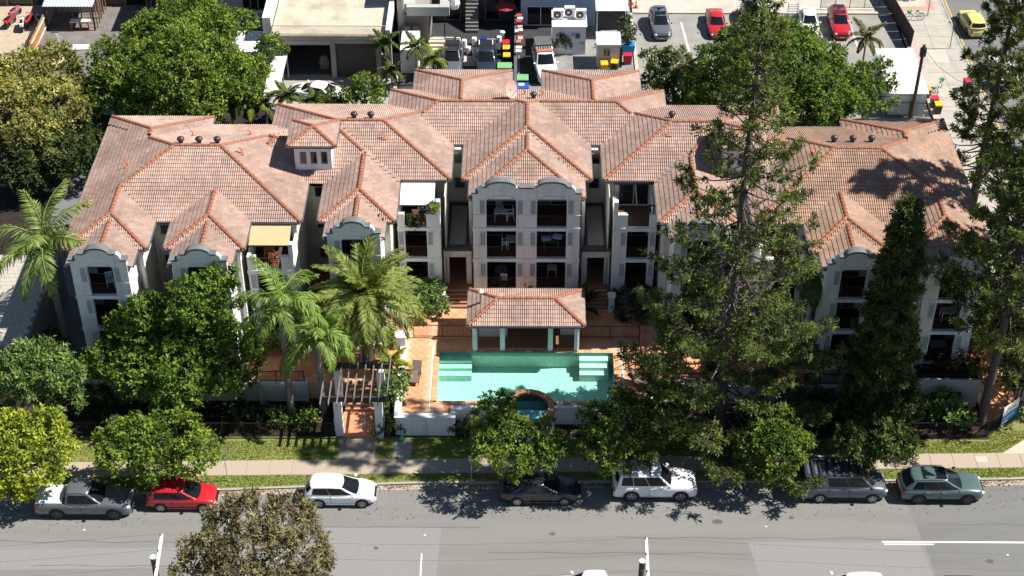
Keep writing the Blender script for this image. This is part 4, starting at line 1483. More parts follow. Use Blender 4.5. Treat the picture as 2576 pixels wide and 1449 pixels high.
# ---------------------------------------------------------------- sun loungers, balcony furniture
def lounger(loc, rz, lab):
    r = root('sun_lounger', loc, lab, 'sun lounger', rz=rz)
    fr = mat('lounger_frame', (0.10, 0.07, 0.06), 0.5, .2)
    cl = mat('lounger_mesh', (0.16, 0.11, 0.095), 0.7, .2)
    MB().box(-.33, .33, -.9, .35, .30, .34).local('seat', cl, r)
    MB().add([(-.33, .35, .32), (.33, .35, .32), (.33, .95, .78), (-.33, .95, .78), (-.33, .37, .28), (.33, .37, .28), (.33, .97, .74), (-.33, .97, .74)],
             [(0, 1, 2, 3), (7, 6, 5, 4), (0, 4, 5, 1), (1, 5, 6, 2), (2, 6, 7, 3), (3, 7, 4, 0)]).local('backrest', cl, r)
    for x in (-.34, .34):
        MB().bar((x, -.92, .32), (x, .36, .32), .05).local('side_rail', fr, r)
        for y in (-.75, .3):
            MB().bar((x, y, 0), (x, y, .3), .05).local('leg', fr, r)
    MB().bar((-.36, .3, .5), (-.36, -.1, .5), .04).local('armrest', fr, r)
    MB().bar((.36, .3, .5), (.36, -.1, .5), .04).local('armrest', fr, r)
    return r


lounger((-7.25, 84.55, ZT), R(-6), 'brown mesh sun lounger beside the white wall left of the pool')
lounger((8.2, 83.9, ZT), R(60), 'brown sun lounger half under the pine right of the pool')


def chair(loc, rz, m, lab, group=None):
    r = root('chair', loc, lab, 'chair', group, rz)
    MB().box(-.24, .24, -.24, .24, .42, .46).local('seat', m, r)
    mb = MB()
    for k in range(5):
        mb.box(-.22 + k * .098, -.17 + k * .098, .21, .245, .5, .95)
    mb.box(-.24, .24, .20, .25, .93, 1.0)
    mb.local('backrest', m, r)
    for x in (-.22, .22):
        MB().bar((x, .22, .68), (x, -.24, .66), .05).local('armrest', m, r)
        MB().bar((x, -.22, 0), (x, -.22, .66), .045).local('leg', m, r)
        MB().bar((x * 1.05, .26, 0), (x, .21, .46), .045).local('leg', m, r)
    return r


def table(loc, w, d, m, lab, round_=False):
    r = root('table', loc, lab, 'table')
    if round_:
        MB().tube([(0, 0, .70), (0, 0, .735)], w / 2, 20).local('tabletop', m, r)
        MB().tube([(0, 0, .03), (0, 0, .7)], .05, 8).local('pedestal', m, r)
        MB().tube([(0, 0, 0), (0, 0, .03)], w * .32, 14).local('base', m, r)
    else:
        MB().box(-w / 2, w / 2, -d / 2, d / 2, .70, .74).local('tabletop', m, r)
        for x in (-w / 2 + .05, w / 2 - .05):
            for y in (-d / 2 + .05, d / 2 - .05):
                MB().bar((x, y, 0), (x, y, .7), .05).local('leg', m, r)
    return r


WPL = mat('white_plastic', (0.72, 0.73, 0.76), .4, .05)
chair((-1.6, 95.0, F3), R(10), WPL, 'white slatted chair behind the table on the top balcony')
table((-1.5, 94.2, F3), .95, .6, WPL, 'white pedestal table on the top balcony of the centre block', False)
chair((-.85, 94.25, F3), R(-80), WPL, 'white plastic armchair right of the table on the top balcony')
table((-.75, 94.6, F2), .8, .8, WPL, 'white square table on the middle left balcony of the centre block')
chair((-1.2, 94.5, F2), R(95), WPL, 'white chair beside the table on the middle left balcony')
table((-1.5, 94.6, F1), 1.0, 1.0, mat('grey_top', (.25, .25, .25), .5, .1), 'round grey table on the ground floor balcony of the centre block', True)
chair((-1.3, 93.95, F1), R(180), WPL, 'white chair before the round grey table on the ground floor balcony')
table((2.1, 94.7, F2), 1.1, 1.0, mat('green_cloth', (.10, .13, .10), .8, .1), 'table under blue cushions on the middle right balcony')
BLUEC = mat('pale_blue_cloth', (0.50, 0.56, 0.82), .8, .15, 4)
for (x, y, z, a, lab) in ((1.75, 94.6, F2 + .78, .2, 'left pale blue cushion on the table of the middle right balcony'), (2.55, 94.75, F2 + .85, -.3, 'right pale blue cushion on the table of the middle right balcony')):
    mb = MB()
    n = 7
    vs, fs = [], []
    for i in range(n):
        for j in range(n):
            u, v = i / (n - 1) * 2 - 1, j / (n - 1) * 2 - 1
            t = (1 - u ** 2) ** .5 * (1 - v ** 2) ** .5
            vs.append((u * .36, v * .27 * (1 - .08 * u * u), .02 + .1 * t))
    k = len(vs)
    vs += [(q[0], q[1], -.6 * q[2] + .03) for q in vs]
    for i in range(n - 1):
        for j in range(n - 1):
            a_ = i * n + j
            fs += [(a_, a_ + n, a_ + n + 1, a_ + 1), (k + a_, k + a_ + 1, k + a_ + n + 1, k + a_ + n)]
    mb.add(vs, fs)
    o = mb.build('cushion', BLUEC, smooth=True)
    o.location = (x, y, z)
    o.rotation_euler = (R(18), 0, a)
    tag(o, lab, 'cushion')
table((2.2, 94.9, F1), .7, .7, WPL, 'small pale table on the ground floor balcony right of the palm leaf plant')
ORCH = mat('orange_wood', (0.50, 0.20, 0.08), .6, .2, 5)
chair((-16.95, 88.95, F3), R(150), ORCH, 'orange timber deck chair on the top balcony of the left wing')
table((-17.3, 89.7, F3), .7, .5, ORCH, 'small orange timber table beside the deck chair on the left wing balcony')
r = root('planter_pot', (-6.15, 93.35, 9.14), 'red and white pot with a bright green plant on the balcony pier', 'plant pot')
MB().tube([(-6.15, 93.35, 9.14), (-6.15, 93.35, 9.55)], [.16, .24], 10).build('pot', mat('pot_red', (.45, .12, .08), .6, .1), r)
r = root('air_conditioner', (-6.9, 94.3, F3), 'white air conditioner unit on the top balcony under the white awning', 'air conditioner')


def ac_unit(r, x, y, z, w=.85, h=.62, d=.32):
    MB().box(x - w / 2, x + w / 2, y - d / 2, y + d / 2, z + .06, z + h).build('casing', WHITEM, r)
    mb = MB()
    mb.tube([(x - w * .12, y - d / 2 - .012, z + h / 2 + .03), (x - w * .12, y - d / 2 - .002, z + h / 2 + .03)], h * .38, 16)
    f = mb.build('fan_grille', mat('grille_dark', (.06, .06, .06), .5, .1), r)
    MB().tube([(x - w * .12, y - d / 2 - .024, z + h / 2 + .03), (x - w * .12, y - d / 2 - .013, z + h / 2 + .03)], h * .12, 10).build('hub', WHITEM, f)
    MB().box(x - w / 2 + .05, x - w / 2 + .15, y - d / 2, y + d / 2, z, z + .06).box(x + w / 2 - .15, x + w / 2 - .05, y - d / 2, y + d / 2, z, z + .06).build('feet', DARK, r)


ac_unit(r, -6.9, 94.3, F3 + .75)
MB().box(-7.2, -6.6, 94.15, 94.45, F3, F3 + .75).build('stand', GUTTERD, r)
table((29.0, 86.6, F2), 1.1, .7, WPL, 'white set table on the middle balcony of the far right bay')
chair((28.8, 87.3, F2), R(5), mat('tan_wood', (.4, .22, .12), .6, .2), 'tan chair behind the white table on the far right bay')
table((28.6, 86.4, F1), 1.2, .8, mat('floral_cloth', (.45, .45, .43), .8, vs=9, c2=(.1, .1, .1)), 'table with black and white cloth on the ground balcony of the far right bay')
chair((28.4, 86.3, F3), R(20), ORCH, 'orange chair on the top balcony of the far right bay')
chair((-27.6, 86.4, F3), R(20), WPL, 'white chair in the dark top balcony of the far left bay')

# ---------------------------------------------------------------- signs, poles, small things
def street_sign(x, y, lab, h=2.55):
    r = root('street_sign', (x, y, 0.13), lab, 'street sign')
    MB().tube([(x, y, .1), (x, y, h)], .032, 6).build('post', mat('galv', (.45, .46, .46), .5, .2, metal=.3), r)
    MB().box(x - .16, x + .16, y - .045, y - .033, h - .5, h).build('plate', GUTTER, r)


street_sign(-19.05, 75.92, 'grey backed street sign on the grass strip near the red hatchback')
street_sign(-3.2, 75.9, 'thin street sign post in tree shade near the dark sedan')
r = root('box_sign', (-27.25, 80.7, .14), 'small white box in the dark garden behind the left fence', 'meter box')
MB().box(-27.5, -27.0, 80.6, 80.9, .9, 1.35).build('box', WHITEM, r)
MB().tube([(-27.25, 80.75, .14), (-27.25, 80.75, .9)], .04, 6).build('post', DARK, r)
MB().prism([(-27.4, 1.2), (-27.15, 1.2), (-27.15, 1.27), (-27.35, 1.24)], 80.585, 80.598, 'y').build('arrow_mark', BLACKP, r)
MB().box(-27.42, -27.08, 80.588, 80.599, 1.0, 1.06).build('dark_slot', BLACKP, r)
tag(MB().ball((-7.95, 79.8, .36), .21, 14).build('green_ball', mat('green_plastic', (.02, .42, .12), .4, .1), smooth=True, at=(-7.95, 79.8, .15)), 'bright green ball light at the end of the small concrete path', 'ball')
tag(MB().box(-8.1, -7.75, 78.0, 78.2, .15, .35).build('meter_box', CONCL, at=(-7.9, 78.1, .15)), 'small pale concrete box at the footpath edge', 'box')
# banner on the corner fence
bn = root('fence_banner', (32.9, 81.9, .3), 'blue and white banner tied to the black corner fence', 'banner')
A, B = Vector((32.25, 81.35, .35)), Vector((33.55, 82.45, .35))
d = (B - A)
off = Vector((0.04, -0.05, 0))
BLUEB = mat('banner_blue', (0.02, 0.20, 0.55), .5, .15, 3)


def band(za, zb, m, nm, s0=0, s1=1, o=0.0):
    q = [A + d * s0 + off * (1 + o), A + d * s1 + off * (1 + o)]
    MB().add([q[0] + Vector((0, 0, za)), q[1] + Vector((0, 0, za)), q[1] + Vector((0, 0, zb)), q[0] + Vector((0, 0, zb)), q[0] - off * .2 + Vector((0, 0, za)), q[1] - off * .2 + Vector((0, 0, za)), q[1] - off * .2 + Vector((0, 0, zb)), q[0] - off * .2 + Vector((0, 0, zb))],
             [(0, 1, 2, 3), (7, 6, 5, 4), (0, 4, 5, 1), (1, 5, 6, 2), (2, 6, 7, 3), (3, 7, 4, 0)]).build(nm, m, bn)


band(0.05, .82, BLUEB, 'lower_field')
band(.82, 1.65, mat('banner_white', (.75, .74, .76), .5, .08), 'upper_field')
band(.42, .60, mat('banner_pale', (.35, .62, .85), .5, .1), 'pale_stripe', .1, .8, .3)
band(.10, .28, WHITEM, 'white_stripe', .02, .4, .3)
for s0, s1 in ((.15, .3), (.38, .5), (.6, .82)):
    band(1.1, 1.22, mat('banner_pink', (.60, .42, .46), .5, .1), 'pink_mark', s0, s1, .3)
MB().bar((33.8, 82.9, .1), (35.3, 86.2, 3.6), .09).build('stay_pole', GUTTERD, bn)

# power poles near the camera
def power_pole(x, y, top, arm, lab, dx=0.0):
    r = root('power_pole', (x, y, 0.13), lab, 'power pole')
    MB().tube([(x, y, 0), (x, y, top)], [.22, .16], 12).build('pole', mat('pole_timber', (.10, .085, .07), .9, .3, 5), r)
    MB().tube([(x, y, top), (x, y, top + .04)], .17, 12).build('pole_cap', WHITEM, r)
    a, b = Vector((x + .28 + dx, y + 1.75, top - .1)), Vector((x + .28 - dx, y - 1.9, top - .1))
    MB().bar(a, b, .14, .14).build('cross_arm', mat('white_arm', (.75, .74, .70), .7, .1), r)
    for t in (.03, .35, .68, .97):
        q = a.lerp(b, t)
        MB().tube([q + Vector((-.06, 0, .07)), q + Vector((-.06, 0, .22))], [.05, .03], 8).build('insulator', GUTTERD, r)
    return [a.lerp(b, t) + Vector((0, 0, .2)) for t in (.03, .35, .68, .97)]


def px_pole(px, py, z):
    return P(px, py, z)


q = P(1629, 1412, 10.2)
w1 = power_pole(q.x - .28, q.y, 10.2, 2, 'power pole with white cross arm at the bottom edge right of centre', .04)
q = P(398, 1402, 9.6)
w2 = power_pole(q.x - .28, q.y, 9.6, 2, 'power pole with white cross arm at the bottom left', -.12)
q = Vector((40, 57.5, 0))
wires = [(a, b) for a, b in zip(w1, w2)] + [(a, a + Vector((42, -1.2, .3))) for a in w1] + [(b, b + Vector((-42, -3.0, .3))) for b in w2]
for k, (a, b) in enumerate(wires):
    pts = [a.lerp(b, t) + Vector((0, 0, -.7 * 4 * t * (1 - t))) for t in np.linspace(0, 1, 14)]
    grp = k // 4
    lab = ['uppermost', 'second from the top', 'third from the top', 'lowest'][k % 4] + [' of the thin power lines between the two street poles', ' of the power lines running right from the street pole', ' of the power lines running left from the street pole'][grp]
    o = MB().tube(pts, .008, 4).build('power_line', GUTTERD, at=tuple(a))
    tag(o, lab, 'power line', ['power lines between the poles', 'power lines to the right', 'power lines to the left'][grp])
# give-way sign just off the right edge (only its shadow falls in the picture)
r = root('kerb_sign', (36.1, 76.95, .13), 'triangular sign on a post beyond the right edge of the grass strip', 'street sign')
MB().tube([(36.1, 76.95, .1), (36.1, 76.95, 2.9)], .035, 6).build('post', GUTTER, r)
MB().prism([(76.6, 2.9), (77.3, 2.9), (76.95, 2.3)], 36.03, 36.05, 'x').build('plate', WHITEM, r)
MB().prism([(76.45, 3.1), (77.45, 3.1), (77.45, 3.75), (76.45, 3.75)], 36.03, 36.05, 'x').build('name_plate', WHITEM, r)
# ================================================================ VEHICLES
CARS = {
    'hatch': dict(L=4.05, W=1.70, H=1.47, wf=1.27, wr=-1.20, r=.32, cab=(-1.99, -1.66, .16, 1.12, .94, .80, .62), win=(.50,),
                  st=[(-2.04, .62, .70), (-1.95, .90, .88), (-1.7, .95, .97), (-1, .95, 1), (0, .93, 1), (.75, .92, 1), (1.05, .94, .99), (1.5, .86, .95), (1.83, .74, .87), (1.98, .58, .68), (2.05, .45, .58)]),
    'sedan': dict(L=4.60, W=1.78, H=1.45, wf=1.38, wr=-1.32, r=.32, cab=(-1.95, -.95, .22, 1.22, .92, .83, .60), win=(.48,),
                  st=[(-2.30, .70, .80), (-2.22, .93, .90), (-1.8, .97, .97), (-1, .95, 1), (0, .94, 1), (.9, .93, 1), (1.15, .93, .99), (1.7, .86, .95), (2.1, .74, .86), (2.26, .58, .68), (2.32, .45, .56)]),
    'suv': dict(L=4.75, W=1.88, H=1.68, wf=1.42, wr=-1.38, r=.37, cab=(-2.32, -1.75, .18, 1.18, 1.06, .87, .66), win=(.33, .66),
                st=[(-2.37, .75, .84), (-2.30, 1.03, .93), (-2.0, 1.08, .98), (-1, 1.08, 1), (0, 1.06, 1), (.9, 1.06, 1), (1.15, 1.08, .99), (1.75, 1.03, .96), (2.15, .93, .88), (2.33, .74, .72), (2.39, .5, .62)]),
    'wagon4': dict(L=4.80, W=1.88, H=1.88, wf=1.44, wr=-1.36, r=.39, cab=(-2.30, -2.12, .28, 1.00, 1.13, .88, .72), win=(.31, .62),
                   st=[(-2.40, .8, .86), (-2.34, 1.12, .94), (-2.0, 1.16, .98), (-1, 1.16, 1), (0, 1.15, 1), (.9, 1.15, 1), (1.1, 1.17, .99), (1.8, 1.12, .96), (2.2, 1.02, .90), (2.36, .83, .76), (2.42, .55, .66)]),
    'van': dict(L=4.95, W=1.92, H=1.97, wf=1.62, wr=-1.38, r=.34, cab=(-2.44, -2.36, 1.02, 1.72, 1.15, .90, .76), win=(.36, .68),
                st=[(-2.47, .8, .88), (-2.42, 1.14, .96), (-2.0, 1.18, 1), (-1, 1.18, 1), (0, 1.17, 1), (1.4, 1.16, 1), (1.75, 1.15, .98), (2.1, 1.06, .93), (2.36, .92, .86), (2.46, .7, .74), (2.50, .45, .66)]),
    'ute': dict(L=5.36, W=1.88, H=1.82, wf=1.78, wr=-1.45, r=.39, cab=(-1.08, -.86, .42, 1.28, 1.12, .87, .67), win=(.46,),
                st=[(-2.68, .85, .92), (-2.64, 1.12, .96), (-2.2, 1.14, .98), (-1, 1.14, .99), (0, 1.13, 1), (.9, 1.13, 1), (1.25, 1.16, .99), (2.0, 1.10, .97), (2.45, 1.0, .91), (2.64, .82, .78), (2.70, .55, .68)]),
}
PAINTS = {
    'white': mat('white_paint', (0.76, 0.77, 0.78), 0.3, 0.04, spec=.5, coat=.6), 'red': mat('red_paint', (0.42, 0.012, 0.022), .3, .06, spec=.5, coat=.7),
    'silver': mat('silver_paint', (0.13, 0.138, 0.155), .3, .06, spec=.5, coat=.7, metal=.3), 'black': mat('black_paint', (0.018, 0.018, 0.021), .25, .1, spec=.5, coat=.8),
    'grey': mat('grey_paint', (0.085, 0.10, 0.125), .35, .06, spec=.5, coat=.6), 'green': mat('green_paint', (0.085, 0.135, 0.135), .3, .06, spec=.5, coat=.7, metal=.2),
    'yellow': mat('yellow_car_paint', (0.62, 0.52, 0.16), .3, .05, spec=.5, coat=.6), 'navy': mat('navy_paint', (0.02, 0.025, 0.04), .3, .1, spec=.5, coat=.7),
}
CARGLASS = mat('car_glass', (0.008, 0.011, 0.014), .08, .1, spec=.35)
LAMP = mat('lamp_lens', (.62, .64, .66), .12, .1, spec=.6)
REDL = mat('red_lens', (.32, .012, .012), .2, .1, spec=.6)
PLATE = mat('number_plate', (.55, .54, .48), .5, .1)


def lerp(a, b, t):
    return a + (b - a) * t


def wheel_meshes(r, dark):
    key = ('w', r, dark)
    if key in CARS:
        return CARS[key]
    t = MB().tube([(0, -.10, 0), (0, -.085, 0), (0, .085, 0), (0, .10, 0)], [r * .88, r, r, r * .88], 22)
    rim = MB()
    rr = r * .68
    N = 20
    for k in range(N):
        a0, a1 = 2 * math.pi * k / N, 2 * math.pi * (k + 1) / N
        rim.prism([(q * math.cos(a), q * math.sin(a)) for q, a in ((rr * .86, a0), (rr, a0), (rr, a1), (rr * .86, a1))], .09, .108, 'y')
    for k in range(5):
        a = 2 * math.pi * k / 5 + .3
        d, n = (math.cos(a), math.sin(a)), (-math.sin(a), math.cos(a))
        rim.prism([(d[0] * q + n[0] * w_, d[1] * q + n[1] * w_) for q, w_ in ((rr * .15, .05), (rr * .9, .035), (rr * .9, -.035), (rr * .15, -.05))], .085, .106, 'y')
    rim.prism([(rr * .2 * math.cos(2 * math.pi * k / 10), rr * .2 * math.sin(2 * math.pi * k / 10)) for k in range(10)], .09, .11, 'y')
    CARS[key] = (t.mesh('wheel', BLACKP, smooth=True), rim.mesh('rim', mat('dark_alloy', (.10, .10, .105), .35, .1, metal=.6) if dark else CHROME))
    return CARS[key]


def car(kind, x, y, deg, paint, label, cat, group=None, S=1.12, dark_rim=False, name='parked_car', extras=(), glass_rear=True):
    c = CARS[kind]
    L, W, H, rr = c['L'], c['W'], c['H'], c['r']
    r = root(name, (x, y, 0.012), label, cat, group, R(deg))
    r.scale = (S, S * .95, S * .97)
    pm = PAINTS[paint] if isinstance(paint, str) else paint
    # body
    st = np.array(c['st'])
    xs = np.concatenate([np.linspace(st[0, 0], st[0, 0] + .2, 6), np.linspace(st[0, 0] + .28, st[-1, 0] - .28, 30), np.linspace(st[-1, 0] - .2, st[-1, 0], 6)])
    zt = np.interp(xs, st[:, 0], st[:, 1])
    wf = np.interp(xs, st[:, 0], st[:, 2])
    for _ in range(5):
        zt[1:-1] = (zt[:-2] + 2 * zt[1:-1] + zt[2:]) / 4
        wf[1:-1] = (wf[:-2] + 2 * wf[1:-1] + wf[2:]) / 4
    sec = [(.88, 0), (.965, .10), (1.0, .42), (.99, .72), (.955, .90), (.88, .965), (.70, .99), (.35, 1.008), (0, 1.015)]
    ring = sec + [(-a, b) for a, b in reversed(sec[:-1])]
    zb = .24
    mb = MB()
    n = len(ring)
    vs = [(xx, a * w_ * W / 2, zb + (z_ - zb) * b) for xx, z_, w_ in zip(xs, zt, wf) for a, b in ring]
    fs = [(i * n + j, i * n + j + 1, (i + 1) * n + j + 1, (i + 1) * n + j) for i in range(len(xs) - 1) for j in range(n - 1)]
    fs += [tuple(range(n))[::-1], tuple((len(xs) - 1) * n + j for j in range(n))]
    fs += [(i * n, (i + 1) * n, (i + 1) * n + n - 1, i * n + n - 1) for i in range(len(xs) - 1)]
    mb.add(vs, fs)
    mb.local('body', pm, r, True, 42)
    # cabin: one surface function shared by shell and glass
    xr0, xr1, xf1, xf0, zbelt, wb, wt = c['cab']
    xm = (xr1 + xf1) / 2 + .05
    hl = max(.3, (xf1 - xr1) / 2)
    arc = .075 if kind in ('hatch', 'sedan') else .05 if kind == 'suv' else .02

    def zroof(xx):
        return H - arc * min(1.6, abs((xx - xm) / hl)) ** 2.2

    def zlow(xx):
        return zbelt - .04 + (.07 * max(0, (xm - xx) / (xm - xr0)) ** 2 if kind in ('hatch', 'suv', 'sedan') else 0)

    def side(t, u, off=0.0):
        x0 = lerp(xr0, xr1, t) + .13
        x1 = lerp(xf0, xf1, t) - .16
        xx = lerp(x0, x1, u)
        yy = lerp(wb, wt, t ** 1.25) * (1 - .085 * abs((u - .45) / .55) ** 2.6) + off
        return xx, yy, lerp(zlow(xx), zroof(xx), t)

    def endp(t, v, front, off=0.0):
        """v in -1..1 across; front or rear screen surface"""
        e = 1.0 if front else 0.0
        xs_, ys_, _ = side(t, e)
        xx = xs_ + (1 if front else -1) * (.16 * (1 - abs(v) ** 2.2) + off)
        zz = lerp(zlow(lerp(xr0, xr1, t) if not front else xf0), zroof(xs_), t)
        return xx, v * ys_, zz + off * .5

    def ring_lv(t):
        q = [(side(t, u)[0], -side(t, u)[1], side(t, u)[2]) for u in np.linspace(0, 1, 9)]
        q += [endp(t, v, True) for v in (-.6, 0, .6)]
        q += [side(t, u) for u in np.linspace(1, 0, 9)]
        q += [endp(t, v, False) for v in (.6, 0, -.6)]
        return q
    lv = [ring_lv(t) for t in (0, .3, .6, .86, .95)]
    base = ring_lv(1.0)
    cxm = (xr1 + xf1) / 2
    for k_, dz in ((.93, -.012), (.78, .012), (.45, .026)):
        lv.append([(cxm + (p_[0] - cxm) * (1 - (1 - k_) * .75), p_[1] * k_, p_[2] + dz) for p_ in base])
    nr = len(base)
    vs = [p_ for q in lv for p_ in q]
    fs = [(i * nr + j, i * nr + (j + 1) % nr, (i + 1) * nr + (j + 1) % nr, (i + 1) * nr + j) for i in range(len(lv) - 1) for j in range(nr)] + [tuple((len(lv) - 1) * nr + j for j in range(nr))]
    MB().add(vs, fs).local('cabin', pm, r, True, 50)

    def sheetg(fn, us, vs_, nm, m):
        V = [fn(u, v) for v in vs_ for u in us]
        k = len(us)
        MB().add(V, [(a * k + b, a * k + b + 1, (a + 1) * k + b + 1, (a + 1) * k + b) for a in range(len(vs_) - 1) for b in range(k - 1)]).local(nm, m, r, True, 60)
    us = (-.88, -.5, 0, .5, .88)
    sheetg(lambda u, t: endp(t, u, True, .014), us, (.05, .3, .6, .92), 'windscreen', CARGLASS)
    if glass_rear:
        sheetg(lambda u, t: endp(t, u, False, .014), us, (.22, .5, .88), 'rear_window', CARGLASS)
    cuts = [0] + list(c['win']) + [1]
    for sg in (-1, 1):
        for k in range(len(cuts) - 1):
            if kind == 'van' and k == 0:
                m_ = mat('grey_panel', (.12, .14, .17), .3, .05)
                nm = 'side_panel'
            else:
                m_, nm = CARGLASS, 'side_window'
            a, b = cuts[k] + (.007 if k else .06), cuts[k + 1] - (.007 if k < len(cuts) - 2 else .025)

            def fn(u, t):
                uu = lerp(a, b, u)
                if k == 0 and u == 0 and kind in ('hatch', 'suv', 'sedan'):
                    uu += .05 * (1 - t)
                q = side(t, uu, .012)
                return (q[0], sg * q[1], q[2])
            sheetg(fn, (0, .33, .66, 1), (.15, .5, .87), nm, m_)
    # wheels and arches
    wm, rm = wheel_meshes(rr, dark_rim)
    for sg in (-1, 1):
        for xx in (c['wf'], c['wr']):
            arch = [(xx + rr * 1.2 * math.cos(a), rr + rr * 1.2 * math.sin(a)) for a in np.linspace(-.45, math.pi + .45, 16)]
            MB().prism(arch, sg * (W / 2 - .12), sg * (W / 2 + .004), 'y').local('wheel_arch', BLACKP, r)
            w_ = link('wheel', wm, r)
            w_.location = (xx, sg * (W / 2 - .085), rr)
            if sg < 0:
                w_.rotation_euler = (0, 0, math.pi)
            link('rim', rm, w_)
        # lamps, mirrors, handles, seams
        zl = float(np.interp(st[-1, 0] - .16, xs, zt))
        wl = float(np.interp(st[-1, 0] - .16, xs, wf)) * W / 2
        b_ = MB().ball((0, 0, 0), .15, 10)
        o = b_.local('headlight', LAMP, r, True)
        o.location = (st[-1, 0] - .20, sg * (wl - .14), zl - .14)
        o.scale = (1.35, 1.0, .65)
        zl = float(np.interp(st[0, 0] + .06, xs, zt))
        wl = float(np.interp(st[0, 0] + .06, xs, wf)) * W / 2
        o = b_.local('tail_light', REDL, r, True)
        o.location = (st[0, 0] + .07, sg * (wl - .08), zl - .12)
        o.scale = (.6, .8, 1.1)
        xm = lerp(xf0, xf1, .2) - .12
        mbm = MB().ball((xm, sg * (W / 2 + .06), zbelt + .08), .11, 8, sz=.8)
        mbm.local('wing_mirror', pm if paint not in ('grey',) else BLACKP, r, True)
        for k in range(len(cuts) - 1):
            if kind == 'ute' or k > 0 or len(cuts) < 4:
                xx = lerp(xr0 + .3, xf0 - .6, cuts[k] + .10)
                MB().box(xx - .10, xx + .10, sg * (W / 2 - .03), sg * (W / 2 + .012), zbelt - .15, zbelt - .115).local('door_handle', CHROME if paint in ('silver', 'green') else pm, r)
        for tcut in c['win']:
            xx = lerp(xr0 + .2, xf0 - .3, tcut)
            MB().box(xx - .007, xx + .007, sg * (W / 2 - .04), sg * (W / 2 + .002), .38, zbelt - .06).local('door_seam', BLACKP, r)
        MB().box(c['wr'] + rr * 1.25, c['wf'] - rr * 1.25, sg * (W / 2 - .05), sg * (W / 2 + .004), .24, .34).local('sill', BLACKP if kind in ('suv', 'ute', 'wagon4', 'van') else pm, r)
    fx = st[-1, 0]
    MB().box(fx - .1, fx + .012, -.42, .42, .50, .64).local('grille', BLACKP, r)
    MB().box(fx - .1, fx + .020, -.22, .22, .36, .46).local('number_plate', PLATE, r)
    MB().box(st[0, 0] - .02, st[0, 0] + .1, -.22, .22, .56, .67).local('number_plate', PLATE, r)
    MB().box(st[0, 0] - .03, st[0, 0] + .14, -W * .40, W * .40, .28, .46).local('rear_bumper', BLACKP if kind in ('suv', 'ute', 'wagon4') else pm, r)
    if kind == 'ute' and 'open' not in extras:
        MB().box(-2.60, -1.12, -.80, .80, 1.12, 1.20).local('tray_cover', WHITEM if 'white_lid' in extras else BLACKP, r)
    if kind == 'ute' and 'open' in extras:
        mbx = MB().box(-2.55, -1.12, -.74, .74, 1.10, 1.165)
        mbx.local('tray_cover', mat('tray_grey', (.09, .09, .095), .5, .2), r)
    if 'rails' in extras:
        for sg in (-1, 1):
            MB().tube([(xr1 + .1, sg * wt * .93, H - .03), (xr1 + .25, sg * wt * .93, H + .05), (xf1 - .3, sg * wt * .93, H + .05), (xf1 - .1, sg * wt * .93, H - .03)], .022, 6).local('roof_rail', CHROME if paint != 'black' else DARK, r)
    if 'sunroof' in extras:
        MB().box(lerp(xr1, xf1, .28), lerp(xr1, xf1, .97), -wt * .78, wt * .78, H - .03, H + .012).local('sunroof', CARGLASS, r)
    if 'rack' in extras:
        n = 9
        mbr = MB()
        for sg in (-1, 1):
            MB().bar((xr1 + .05, sg * wt * .95, H + .10), (xf1 + .1, sg * wt * .95, H + .10), .05, .06).local('rack_rail', BLACKP, r)
        for k in range(n):
            xx = lerp(xr1 + .1, xf1 + .05, k / (n - 1))
            MB().box(xx - .075, xx + .075, -wt * .93, wt * .93, H + .10, H + .125).local('rack_slat', DARK, r)
    if 'bars' in extras:
        for t in (.25, .75):
            xx = lerp(xr1, xf1, t)
            MB().box(xx - .03, xx + .03, -wt, wt, H + .05, H + .08).local('roof_bar', BLACKP, r)
    if 'dark_roof' in extras:
        MB().box(xr1 + .12, xf1 - .1, -wt * .8, wt * .8, H - .02, H + .014).local('roof_panel', PAINTS['black'], r)
    return r


G = 'cars parked along the front kerb'
car('ute', -27.72, 73.5, 0, 'silver', 'silver dual cab utility with a white tray lid parked under the left street tree', 'utility', G, extras=('white_lid', 'rails'), dark_rim=True, name='parked_ute')
car('hatch', -21.6, 74.1, 0, 'red', 'small bright red hatchback parked right behind the silver utility in front', 'car', G, S=1.1)
car('hatch', -11.55, 74.55, 0, 'white', 'white hatchback alone in full sun by the front kerb', 'car', G)
car('sedan', 1.25, 74.85, 0, 'black', 'dark charcoal sedan in tree shade in front of the pool', 'car', G, extras=())
car('wagon4', 8.62, 75.35, 0, 'white', 'tall white four wheel drive dappled with shade at the kerb', 'four wheel drive', G, extras=('bars',))
car('van', 20.7, 75.35, 0, 'grey', 'slate grey van with black slatted roof rack at the kerb', 'van', G, extras=('rack',), name='parked_van')
car('suv', 27.0, 75.25, 0, 'green', 'grey green wagon with black glass roof at the right end of the kerb', 'car', G, extras=('rails', 'sunroof'), dark_rim=True)
car('ute', 4.2, 66.0, 180, 'white', 'white utility with dark tray cut off by the bottom edge near the pole', 'utility', 'cars at the bottom edge', extras=('open',), name='parked_ute')
car('hatch', 19.7, 66.2, 180, 'white', 'white hatchback cut off by the bottom edge on the right', 'car', 'cars at the bottom edge', S=1.2)
car('suv', 25.2, 65.8, 180, 'black', 'black wagon with roof rails just showing at the bottom right edge', 'car', 'cars at the bottom edge', extras=('rails',))
B = 'cars behind the apartment building'
car('sedan', -18.3, 124.0, 166, 'white', 'white sedan parked in front of the open garages', 'car', B, S=1.05)
car('suv', -6.4, 129.7, -90, 'grey', 'dark grey wagon in the shaded yard, left of the utility with roof bars', 'car', B, S=1.05, extras=('rack',))
u = car('ute', -3.3, 129.6, -88, 'navy', 'dark navy utility with white roof bars in the shaded yard', 'utility', B, S=1.05, name='parked_ute', extras=())
